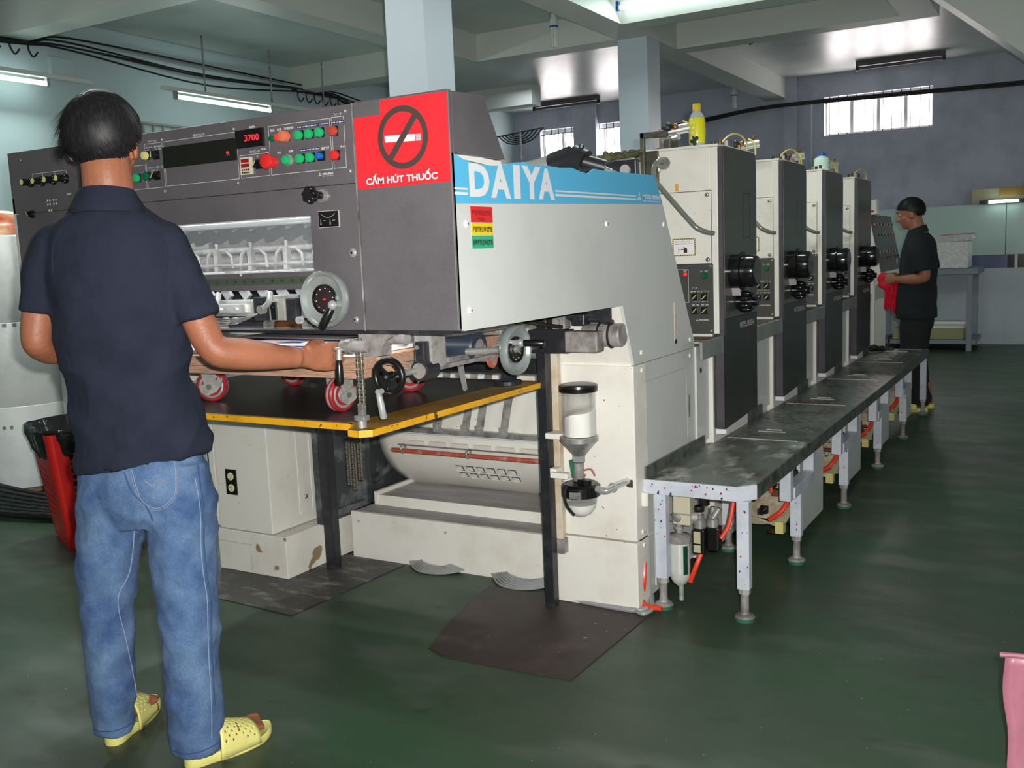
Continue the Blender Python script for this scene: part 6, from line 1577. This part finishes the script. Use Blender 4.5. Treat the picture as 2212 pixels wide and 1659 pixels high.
def hair(parent, at, rad, n, seed, hairline, crown, k=1.0, length=.055, tuft=None, width=.0017):
    """cap plus strands combed away from the crown"""
    rnd = random.Random(seed); a, b, h = rad
    def pt(dv, o=1.0): return at(dv.x*a*o, -.008+dv.y*b*o, .022+dv.z*h*o)
    bm = NB(); nu, nv = 48, 30; vs = {}
    def gd(i, j):
        th = PI*(j/nv); ph = 2*PI*i/nu; return V((math.sin(th)*math.cos(ph), math.sin(th)*math.sin(ph), math.cos(th)))
    for j in range(nv):
        for i in range(nu):
            q = [gd(i, j), gd(i+1, j), gd(i+1, j+1), gd(i, j+1)]
            if all(d.z > hairline(d) for d in q):
                vv = []
                for d, key in zip(q, ((i, j), ((i+1) % nu, j), ((i+1) % nu, j+1), (i, j+1))):
                    if j == 0 and key[1] == 0: key = (0, 0)
                    if key not in vs:
                        e = d.z-hairline(d); vs[key] = bm.verts.new(pt(d, .965+.035*min(1, e/.3)+.004*math.sin(d.x*30+d.z*22)))
                    if vs[key] not in vv: vv.append(vs[key])
                if len(vv) > 2:
                    try: bm.faces.new(vv)
                    except ValueError: pass
    bmesh.ops.recalc_face_normals(bm, faces=bm.faces)
    cap = obj('hair', bm, m_hair, parent, smooth=True, local=True)
    bm = NB(); crown = V(crown).normalized(); c0 = at(0, -.008, .022)
    for _ in range(n):
        d = V((rnd.gauss(0, 1), rnd.gauss(0, 1), rnd.gauss(0, 1))).normalized()
        if d.z < hairline(d)-.04: continue
        away = d-crown*d.dot(crown)
        if away.length < .02: continue
        swirl = crown.cross(away).normalized()*rnd.uniform(-.15, .45); p = d.copy(); pts = []; o = 1.0+rnd.uniform(0, .015); L = length*rnd.uniform(.6, 1.2)/h
        lift = rnd.uniform(.2, 1.0)*.045
        if tuft and (d-V(tuft[0])).length < tuft[1]: lift += tuft[2]*rnd.uniform(.3, 1)
        for sgm in range(6):
            t = sgm/5; pts.append(pt(p, o+lift*t*t))
            aw = (p-crown*p.dot(crown)); aw = aw-p*aw.dot(p)
            if aw.length < 1e-3: break
            stepd = aw.normalized()+swirl*.5; stepd.z -= .35; stepd = stepd-p*stepd.dot(p); p = (p+stepd.normalized()*L/5).normalized()
            if p.z < hairline(p)-.16: break
        if len(pts) < 3: continue
        prev = None
        for i, q in enumerate(pts):
            dirr = (pts[min(i+1, len(pts)-1)]-pts[max(i-1, 0)]); nrm = (q-c0); sd = dirr.cross(nrm).normalized()*width*k*(1-.8*i/(len(pts)-1))
            cur = (bm.verts.new(q-sd), bm.verts.new(q+sd))
            if prev: bm.faces.new((prev[0], prev[1], cur[1], cur[0]))
            prev = cur
    o = obj('hair_strands', bm, m_hair, cap, smooth=True, local=True); o['kind'] = 'stuff'
    return cap
def slipper(parent, heel, toe, side=1):
    """perforated open-toe foam slipper, heel to toe on the floor (parent-local)"""
    heel, toe = V(heel), V(toe); d = toe-heel; d.z = 0; L = d.length; yaw = math.atan2(-d.x, d.y)
    lm = Matrix.Translation(heel) @ Matrix.Rotation(yaw, 4, 'Z')
    out = []
    for t in range(40):
        a = 2*PI*t/40; y = .5-.5*math.cos(a) if True else 0
        hw = (.031+.017*math.sin(PI*min(1, max(0, (y-.25)/.75))**1.0)) ; x = math.sin(a); sg = 1 if x > 0 else -1
        e = math.sqrt(max(0, 1-((y-.5)/.5)**8)); out.append((sg*hw*e*1.02+.006*side*math.sin(PI*y), y*L))
    bm = NB(); n = len(out)
    zb = lambda y: 0 if y < L*.8 else .010*((y-L*.8)/(L*.2))**1.5
    def zt(y): return .034-.012*min(1, y/(L*.5))+zb(y)
    rows = [[bm.verts.new((x*.96, y, zb(y))) for x, y in out], [bm.verts.new((x*1.03, y, zb(y)+.004)) for x, y in out], [bm.verts.new((x*1.03, y, zt(y)-.002)) for x, y in out], [bm.verts.new((x*.97, y, zt(y)+.001)) for x, y in out], [bm.verts.new((x*.88, y, zt(y)-.002)) for x, y in out]]
    for A_, B_ in zip(rows, rows[1:]):
        for i in range(n): bm.faces.new((A_[i], A_[(i+1) % n], B_[(i+1) % n], B_[i]))
    bm.faces.new(rows[0][::-1]); bm.faces.new(rows[-1])
    bmesh.ops.recalc_face_normals(bm, faces=bm.faces)
    bmesh.ops.transform(bm, matrix=lm, verts=bm.verts)
    s = obj('slipper', bm, m_slip, parent, smooth=True, local=True)
    def f(u, v):
        y = L*(.36+.40*v); hw = .055-.004*v; a = PI*(u*.5+.5); ht = .092-.040*v
        return lm @ V((hw*math.cos(a)*-1+.006*side, y-.02*abs(u)*(1-v), .012+ht*max(0, math.sin(a))**.8))
    bm = NB(); HOLED(bm, f, -1, 1, 0, 1, 18, 11, lambda i, j: (.5, .55) if (j not in (0, 10, 5)) and i % 2 == (j % 2) and 1 < i < 16 else ((.97, .8) if j == 5 and (4 <= i <= 6 or 11 <= i <= 13) else None))
    o = obj('strap', bm, m_slip, s, smooth=True, local=True); solid(o, .0035, 0)
    return lm, L
def foot(bm, lm, L, ankle):
    """foot resting on the slipper, five toes"""
    q = lambda x, y, z: lm @ V((x, y, z))
    sx = (lm.to_3x3() @ V((1, 0, 0)))
    limb_round(bm, [(V(ankle)+V((0, 0, .10)), .036), (V(ankle), .034), (q(0, .055, .075), .034), (q(0, .045, .058), .030)], 16)
    limb_round(bm, [(q(0, .012, .062), .022, .024, sx), (q(0, .035, .060), .031, .030, sx), (q(0, .09, .060), .034, .032, sx), (q(.004, .15, .048), .038, .020, sx), (q(.006, .19, .045), .044, .016, sx), (q(.006, .205, .042), .036, .012, sx)], 18)
    for i, x in enumerate((-.032, -.014, .003, .019, .033)):
        r = (.0125, .009, .0088, .0082, .008)[i]; limb_round(bm, [(q(x, .195, .043), r), (q(x, .222-.004*i, .044), r*1.02), (q(x, .238-.005*i, .039), r*.85)], 10)

# ---------------------------------------------------------------- the near man
mw = Matrix(((.618, -.786, 0, -2.14), (.786, .618, 0, 1.68), (0, 0, 1, 0), (0, 0, 0, 1)))
M1 = T('person', 'man seen from behind in navy polo shirt and blue jeans, hand on the pallet', 'person', mat=mw)
sd, fr = V((.90, -.44, 0)), V((.44, .90, 0))
lmR, LR = slipper(M1, (.036, -.172, 0), (.268, -.070, 0), 1)
lmL, LL = slipper(M1, (-.148, .040, 0), (-.030, .265, 0), -1)
bm = NB()
hg, hs = V((.30, .954, 0)), V((.954, -.30, 0))
at1, rot1 = head(bm, (-.020, .015, 1.625), hg, hs, 1.0, tilt=R_(-6))
limb_round(bm, [((-.022, .0, 1.61), .060), ((-.020, -.018, 1.54), .060), ((-.020, -.015, 1.48), .064), ((-.022, -.01, 1.42), .075)], 20)
LIMB(bm, [ring((-.025, 0, 1.44), sd, fr, .11, .07), ring((-.025, 0, 1.38), sd, fr, .155, .09), ring((-.02, 0, 1.25), sd, fr, .15, .10), ring((-.005, 0, 1.05), sd, fr, .14, .10), ring((.01, 0, .9), sd, fr, .145, .10), ring((.01, 0, .78), sd, fr, .14, .10)])
limb_round(bm, [((.10, -.04, 1.385), .046), ((.120, -.058, 1.31), .044), ((.156, -.08, 1.20), .043), ((.186, -.10, 1.11), .041), ((.210, -.105, 1.080), .041), ((.27, -.09, 1.068), .043), ((.36, -.065, 1.052), .035), ((.425, -.05, 1.042), .027)])
hd = V((.93, .32, -.07))
hand(bm, (.43, -.048, 1.042), hd, (.06, .05, 1), (-.32, .93, -.03), L=.185, curl=.42)
limb_round(bm, [((-.14, .055, 1.385), .044), ((-.185, .056, 1.31), .042), ((-.215, .055, 1.20), .041), ((-.226, .055, 1.125), .038), ((-.205, .10, 1.10), .038), ((-.15, .19, 1.09), .034), ((-.10, .27, 1.085), .025)])
hand(bm, (-.095, .275, 1.085), (.5, .85, -.05), (.1, .1, 1), (.85, -.5, 0), L=.18, curl=.4)
foot(bm, lmR, LR, (.063, -.135, .10)); foot(bm, lmL, LL, (-.132, .075, .10))
limb_round(bm, [((.08, -.03, .82), .07), ((.078, -.08, .47), .052), ((.066, -.135, .18), .04), ((.063, -.135, .10), .034)])
limb_round(bm, [((-.08, .04, .82), .07), ((-.11, .035, .48), .052), ((-.128, .05, .18), .04), ((-.132, .075, .10), .034)])
body = link('body', baked(bm, .0046, 3), m_skin, M1)
eyes(body, at1, rot1)
def hl1(d):
    t = d.y   # +1 front, -1 back
    return (-.93 if t < -.45 else -.93+(t+.45)/.45*.68 if t < 0 else -.25+t*.8)
hair(M1, at1, (.094, .109, .106), 5200, 3, hl1, (-.22, -.62, .75), 1.0, .062, tuft=((-.93, -.25, .25), .55, .30))
# shirt
bm = NB()
LIMB(bm, [ring((-.022, -.005, 1.470), sd, fr, .075, .070), ring((-.024, -.005, 1.445), sd, fr, .112, .088), ring((-.026, 0, 1.41), sd, fr, .150, .108), ring((-.026, 0, 1.36), sd, fr, .174, .122), ring((-.022, 0, 1.28), sd, fr, .178, .128), ring((-.022, 0, 1.15), sd, fr, .172, .125),
          ring((-.012, 0, 1.02), sd, fr, .168, .124), ring((-.002, 0, .92), V((.9, -.44, .06)), fr, .172, .128), ring((.004, 0, .84), V((.9, -.44, .10)), fr, .178, .134), ring((.006, 0, .795), V((.9, -.44, .13)), fr, .180, .138)], 36)
limb_round(bm, [((.06, -.02, 1.375), .066), ((.098, -.045, 1.358), .064), ((.122, -.060, 1.30), .059), ((.146, -.078, 1.23), .056), ((.166, -.092, 1.168), .056)], 22)
limb_round(bm, [((-.11, .03, 1.375), .064), ((-.160, .05, 1.360), .064), ((-.188, .055, 1.30), .056), ((-.204, .05, 1.235), .051), ((-.209, .05, 1.200), .051)], 22)
sh = baked(bm, .006, 5, disp=[(.16, .020, 1), (.05, .006, 2)])
# diagonal drape creases across the back
def folds(me, fn):
    P = [v.co.copy() for v in me.vertices]; Nn = [v.normal.copy() for v in me.vertices]
    me.vertices.foreach_set('co', [c for p, n_ in zip(P, Nn) for c in p+n_*fn(p)]); me.update()
from mathutils import noise as mn
def ridge(v): return 1-abs(mn.noise(v))*2.2
folds(sh, lambda p: max(0, min(1, (1.36-p.z)/.3))*.012*(ridge(V((p.x*5+p.z*3, p.y*5, p.z*9-p.x*5+4)))-.45))
shirt = link('polo_shirt', sh, m_navy, M1)
bm = NB()
for (hh, a, b, off) in ((1.452, .078, .078, 0),):
    R0 = []; n = 40
    for k_, (dz, rr, tl) in enumerate(((-.012, 1.02, 0), (.018, .90, 0), (.048, .83, 0), (.050, .86, 0), (.035, .96, 0), (.002, 1.20, 0), (-.012, 1.24, 0), (-.014, 1.20, 0))):
        row = []
        for i in range(n):
            t = 2*PI*i/n; x, y = math.cos(t), math.sin(t); p = sd*(x*a*rr)+fr*(y*b*rr)
            front = max(0, y); zz = hh+dz+.014*(-y)*.7-.03*front
            row.append(bm.verts.new(V((-.020, -.012, 0))+p+V((0, 0, zz))))
        R0.append(row)
    for A_, B_ in zip(R0, R0[1:]):
        for i in range(n): bm.faces.new((A_[i], A_[(i+1) % n], B_[(i+1) % n], B_[i]))
obj('collar', bm, m_navy, shirt, smooth=True, local=True)
# jeans
bm = NB()
LIMB(bm, [ring((.010, -.004, .90), sd, fr, .125, .085), ring((.010, -.006, .83), sd, fr, .142, .102), ring((.010, -.010, .765), sd, fr, .158, .120), ring((.008, -.010, .68), sd, fr, .160, .118), ring((.002, -.010, .63), sd, fr, .12, .09)], 30)
L1 = V((1, 0, 0)); 
limb_round(bm, [((.085, -.03, .78), .085, .10, L1), ((.086, -.045, .68), .094, .108, L1), ((.082, -.065, .58), .088, .100, L1), ((.080, -.085, .47), .082, .090, L1), ((.078, -.105, .36), .078, .084, L1), ((.076, -.120, .24), .074, .080, L1), ((.074, -.130, .12), .068, .078, L1), ((.072, -.132, .045), .063, .080, L1), ((.072, -.132, .030), .060, .078, L1)], 28)
limb_round(bm, [((-.070, .03, .78), .085, .10, L1), ((-.082, .03, .68), .092, .104, L1), ((-.100, .032, .58), .084, .092, L1), ((-.114, .030, .47), .074, .082, L1), ((-.122, .026, .36), .068, .076, L1), ((-.127, .024, .24), .063, .074, L1), ((-.129, .026, .13), .058, .074, L1), ((-.129, .030, .070), .055, .076, L1), ((-.129, .030, .058), .053, .074, L1)], 28)
jn = baked(bm, .006, 4, disp=[(.12, .016, 1), (.04, .007, 2)])
def jf(p):
    s_ = 1 if p.x > -.02 else -1
    kz = .45+.8*math.exp(-((p.z-.47)/.12)**2)+.9*math.exp(-((p.z-.12)/.09)**2)+.5*math.exp(-((p.z-.66)/.08)**2)
    return .0065*kz*(ridge(V((p.x*5+s_*3, p.y*5, p.z*11+s_*p.x*8)))-.5)
folds(jn, jf)
jeans = link('jeans', jn, m_denim, M1)
tree = BVHTree.FromPolygons([v.co for v in jn.vertices], [p.vertices for p in jn.polygons])
vd = V((0, 1, 0))
def onjeans(pts, off=.0015):
    out = []
    for (x, z) in pts:
        h = tree.ray_cast(V((x, -1, z)), vd)
        if h[0] is not None: out.append(h[0]+h[1]*off)
    return out
def stitch(name, pts, r, mat, dens=5):
    P = spline([V((x, 0, z)) for x, z in pts], dens); q = onjeans([(p.x, p.z) for p in P])
    if len(q) > 2:
        bm = NB(); TU(bm, q, r, 5, smooth=False); obj(name, bm, mat, jeans, smooth=True, local=True)
stitch('side_seam', [(.123, .76), (.128, .68), (.122, .58), (.122, .50), (.125, .44), (.120, .36), (.115, .26), (.112, .16), (.105, .08)], .0012, m_thread)
stitch('side_seam_fold', [(.133, .79), (.136, .68), (.130, .58), (.130, .50), (.133, .44), (.128, .36), (.123, .26), (.120, .16)], .0022, m_denimdark)
stitch('inner_seam', [(-.035, .63), (-.045, .56), (-.060, .50), (-.088, .455), (-.092, .40), (-.082, .32), (-.074, .22), (-.070, .14), (-.070, .09)], .0013, m_thread)
stitch('seat_seam', [(-.045, .79), (-.030, .74), (.0, .70), (.012, .66)], .0018, m_denimdark)
pk = [(-.030, .79), (-.022, .745), (-.008, .705), (.028, .688), (.068, .712), (.078, .75), (.080, .80)]
for a_, b_ in zip(pk, pk[1:]): pass
stitch('pocket_stitch', pk, .0010, m_threadtan, 6)
stitch('pocket_stitch', [(x*.94+.002, z+.006) for x, z in pk], .0009, m_thread, 6)
stitch('pocket_emblem', [(.002, .768), (.020, .752), (.034, .768), (.052, .758)], .0016, m_threadtan)
stitch('hem_stitch', [(.012+.01*i, .048+.0012*i) for i in range(13)], .0014, m_denimdark)
stitch('hem_stitch', [(-.18+.01*i, .082) for i in range(11)], .0014, m_denimdark)
# shirt details
tree2 = BVHTree.FromPolygons([v.co for v in sh.vertices], [p.vertices for p in sh.polygons])
def onshirt(name, pts, r, mat, off=.001):
    q = []
    for p in spline([V((x, 0, z)) for x, z in pts], 6):
        h = tree2.ray_cast(V((p.x, -1, p.z)), vd)
        if h[0] is not None: q.append(h[0]+h[1]*off)
    if len(q) > 2: bm = NB(); TU(bm, q, r, 5, smooth=False); obj(name, bm, mat, shirt, smooth=True, local=True)
m_navyd = M('navy_seam', (26, 32, 50), .9)
onshirt('shoulder_seam', [(.065, 1.425), (.098, 1.38), (.105, 1.33), (.095, 1.27)], .0016, m_navyd, 0)
onshirt('shoulder_seam', [(-.125, 1.42), (-.158, 1.37), (-.165, 1.30)], .0016, m_navyd, 0)
onshirt('hem_seam', [(-.13+.02*i, .812+.0012*i) for i in range(15)], .0014, m_navyd, 0)
onshirt('side_slit', [(.134, .835), (.140, .815)], .0014, m_signlight, .001)

# ---------------------------------------------------------------- the far man (frame: x away from camera, y = the way he faces)
M2 = T('person', 'man in black polo shirt at the far end of the footboard, holding a red rag', 'person', (-1.04, 7.84, 0), R_(90))
X1, Y1 = V((1, 0, 0)), V((0, 1, 0))
lm1, l1 = slipper(M2, (-.09, -.10, 0), (-.10, .15, 0), -1); lm2, l2 = slipper(M2, (.09, -.12, 0), (.11, .13, 0), 1)
bm = NB()
at2, rot2 = head(bm, (0, .052, 1.485), (-.10, 1, 0), (1, .10, 0), .98, tilt=R_(-14))
limb_round(bm, [((0, .035, 1.47), .056), ((0, .022, 1.41), .056), ((0, .0, 1.34), .062), ((0, -.01, 1.28), .075)], 18)
LIMB(bm, [ring((0, -.01, 1.30), X1, Y1, .12, .07), ring((0, -.01, 1.22), X1, Y1, .16, .09), ring((0, 0, 1.05), X1, Y1, .15, .10), ring((0, .01, .85), X1, Y1, .14, .11), ring((0, 0, .72), X1, Y1, .15, .10)])
for s_ in (-1, 1):
    limb_round(bm, [((s_*.15, -.015, 1.25), .052), ((s_*.20, -.04, 1.18), .048), ((s_*.215, -.075, 1.06), .042), ((s_*.21, -.075, 1.015), .040), ((s_*.19, -.02, 1.0), .041), ((s_*.15, .07, .997), .034), ((s_*.10, .13, .995), .025)])
    hand(bm, (s_*.10, .13, .996), (-s_*.35, .9, .03), (-s_*.2, .1, 1), (-s_*.9, -.35, 0), L=.17, curl=.5)
    limb_round(bm, [((s_*.085, .0, .78), .075), ((s_*.09, .01, .45), .052), ((s_*.09, -.02, .10), .036)])
foot(bm, lm1, l1, (-.09, -.045, .10)); foot(bm, lm2, l2, (.09, -.065, .10))
body2 = link('body', baked(bm, .0065, 3), m_skin2, M2)
eyes(body2, at2, rot2, .98)
hair(M2, at2, (.084, .101, .098), 3200, 9, lambda d: (-.62 if d.y < -.4 else -.62+(d.y+.4)/.4*.45 if d.y < 0 else -.17+d.y*.62), (0, -.35, .93), 1.0, .070, width=.003)
bm = NB()
LIMB(bm, [ring((0, .0, 1.335), X1, Y1, .07, .068), ring((0, -.006, 1.31), X1, Y1, .12, .085), ring((0, -.012, 1.26), X1, Y1, .175, .112), ring((0, -.008, 1.15), X1, Y1, .185, .128), ring((0, .0, 1.0), X1, Y1, .178, .138), ring((0, .008, .88), X1, Y1, .176, .146), ring((0, .006, .78), X1, Y1, .178, .146), ring((0, .002, .70), X1, Y1, .18, .146)], 28)
for s_ in (-1, 1): limb_round(bm, [((s_*.12, -.01, 1.25), .07), ((s_*.185, -.03, 1.22), .07), ((s_*.212, -.055, 1.13), .066), ((s_*.216, -.065, 1.055), .068)], 18)
sh2 = link('polo_shirt', baked(bm, .008, 4, disp=[(.12, .016, 1)]), m_navy2, M2)
bm = NB(); n = 28; rows = []
for (dz, rr) in ((-.01, 1.02), (.025, .84), (.040, .82), (.022, .92), (-.012, 1.10)):
    rows.append([bm.verts.new((.075*rr*math.cos(2*PI*i/n), .006+.075*rr*math.sin(2*PI*i/n), 1.335+dz-.022*math.sin(2*PI*i/n))) for i in range(n)])
for A_, B_ in zip(rows, rows[1:]):
    for i in range(n): bm.faces.new((A_[i], A_[(i+1) % n], B_[(i+1) % n], B_[i]))
obj('collar', bm, m_navy2, sh2, smooth=True, local=True)
bm = NB(); B(bm, -.10, -.096, .128, .134, 1.12, 1.15); obj('pen', bm, m_signlight, sh2, local=True)
bm = NB()
LIMB(bm, [ring((0, 0, .80), X1, Y1, .155, .11), ring((0, -.005, .70), X1, Y1, .165, .12), ring((0, -.01, .62), X1, Y1, .15, .10)], 24)
for s_ in (-1, 1): limb_round(bm, [((s_*.08, .0, .74), .088, .105, X1), ((s_*.088, .012, .55), .082, .098, X1), ((s_*.09, .008, .40), .074, .082, X1), ((s_*.09, -.01, .2), .066, .074, X1), ((s_*.09, -.03, .06), .062, .078, X1), ((s_*.09, -.03, .045), .058, .074, X1)], 20)
link('trousers', baked(bm, .008, 4, disp=[(.1, .014, 1)]), m_trouser, M2)
# red rag held in his hands
bm = NB(); rnd = random.Random(2)
SP(bm, (-1.275, 7.80, 1.00), .045, (1, .8, 1.1), 14); SP(bm, (-1.25, 7.78, .955), .040, (1.1, .8, 1), 12); SP(bm, (-1.285, 7.80, .96), .030, n=10)
n, m_ = 14, 12; g = [[bm.verts.new((-1.262+.105*i/n, 7.765+.018*math.sin(i*1.3+j*.4), .985-(.20+.02*math.sin(i*.9))*j/m_-.004*i*j/m_)) for i in range(n+1)] for j in range(m_+1)]
g2 = [[bm.verts.new(v.co+V((.0, .014, 0))) for v in row] for row in g]
for j in range(m_):
    for i in range(n): bm.faces.new((g[j][i], g[j][i+1], g[j+1][i+1], g[j+1][i])); bm.faces.new((g2[j][i], g2[j+1][i], g2[j+1][i+1], g2[j][i+1]))
for i in range(n): bm.faces.new((g[m_][i], g[m_][i+1], g2[m_][i+1], g2[m_][i])); bm.faces.new((g[0][i+1], g[0][i], g2[0][i], g2[0][i+1]))
for j in range(m_): bm.faces.new((g[j][0], g[j+1][0], g2[j+1][0], g2[j][0])); bm.faces.new((g[j+1][n], g[j][n], g2[j][n], g2[j+1][n]))
for v in bm.verts: v.co += V((rnd.uniform(-.002, .002), rnd.uniform(-.003, .003), rnd.uniform(-.002, .002)))
simple('red_rag', 'crumpled red rag hanging from the hands of the far man', 'rag', bm, m_redcloth, smooth=True)
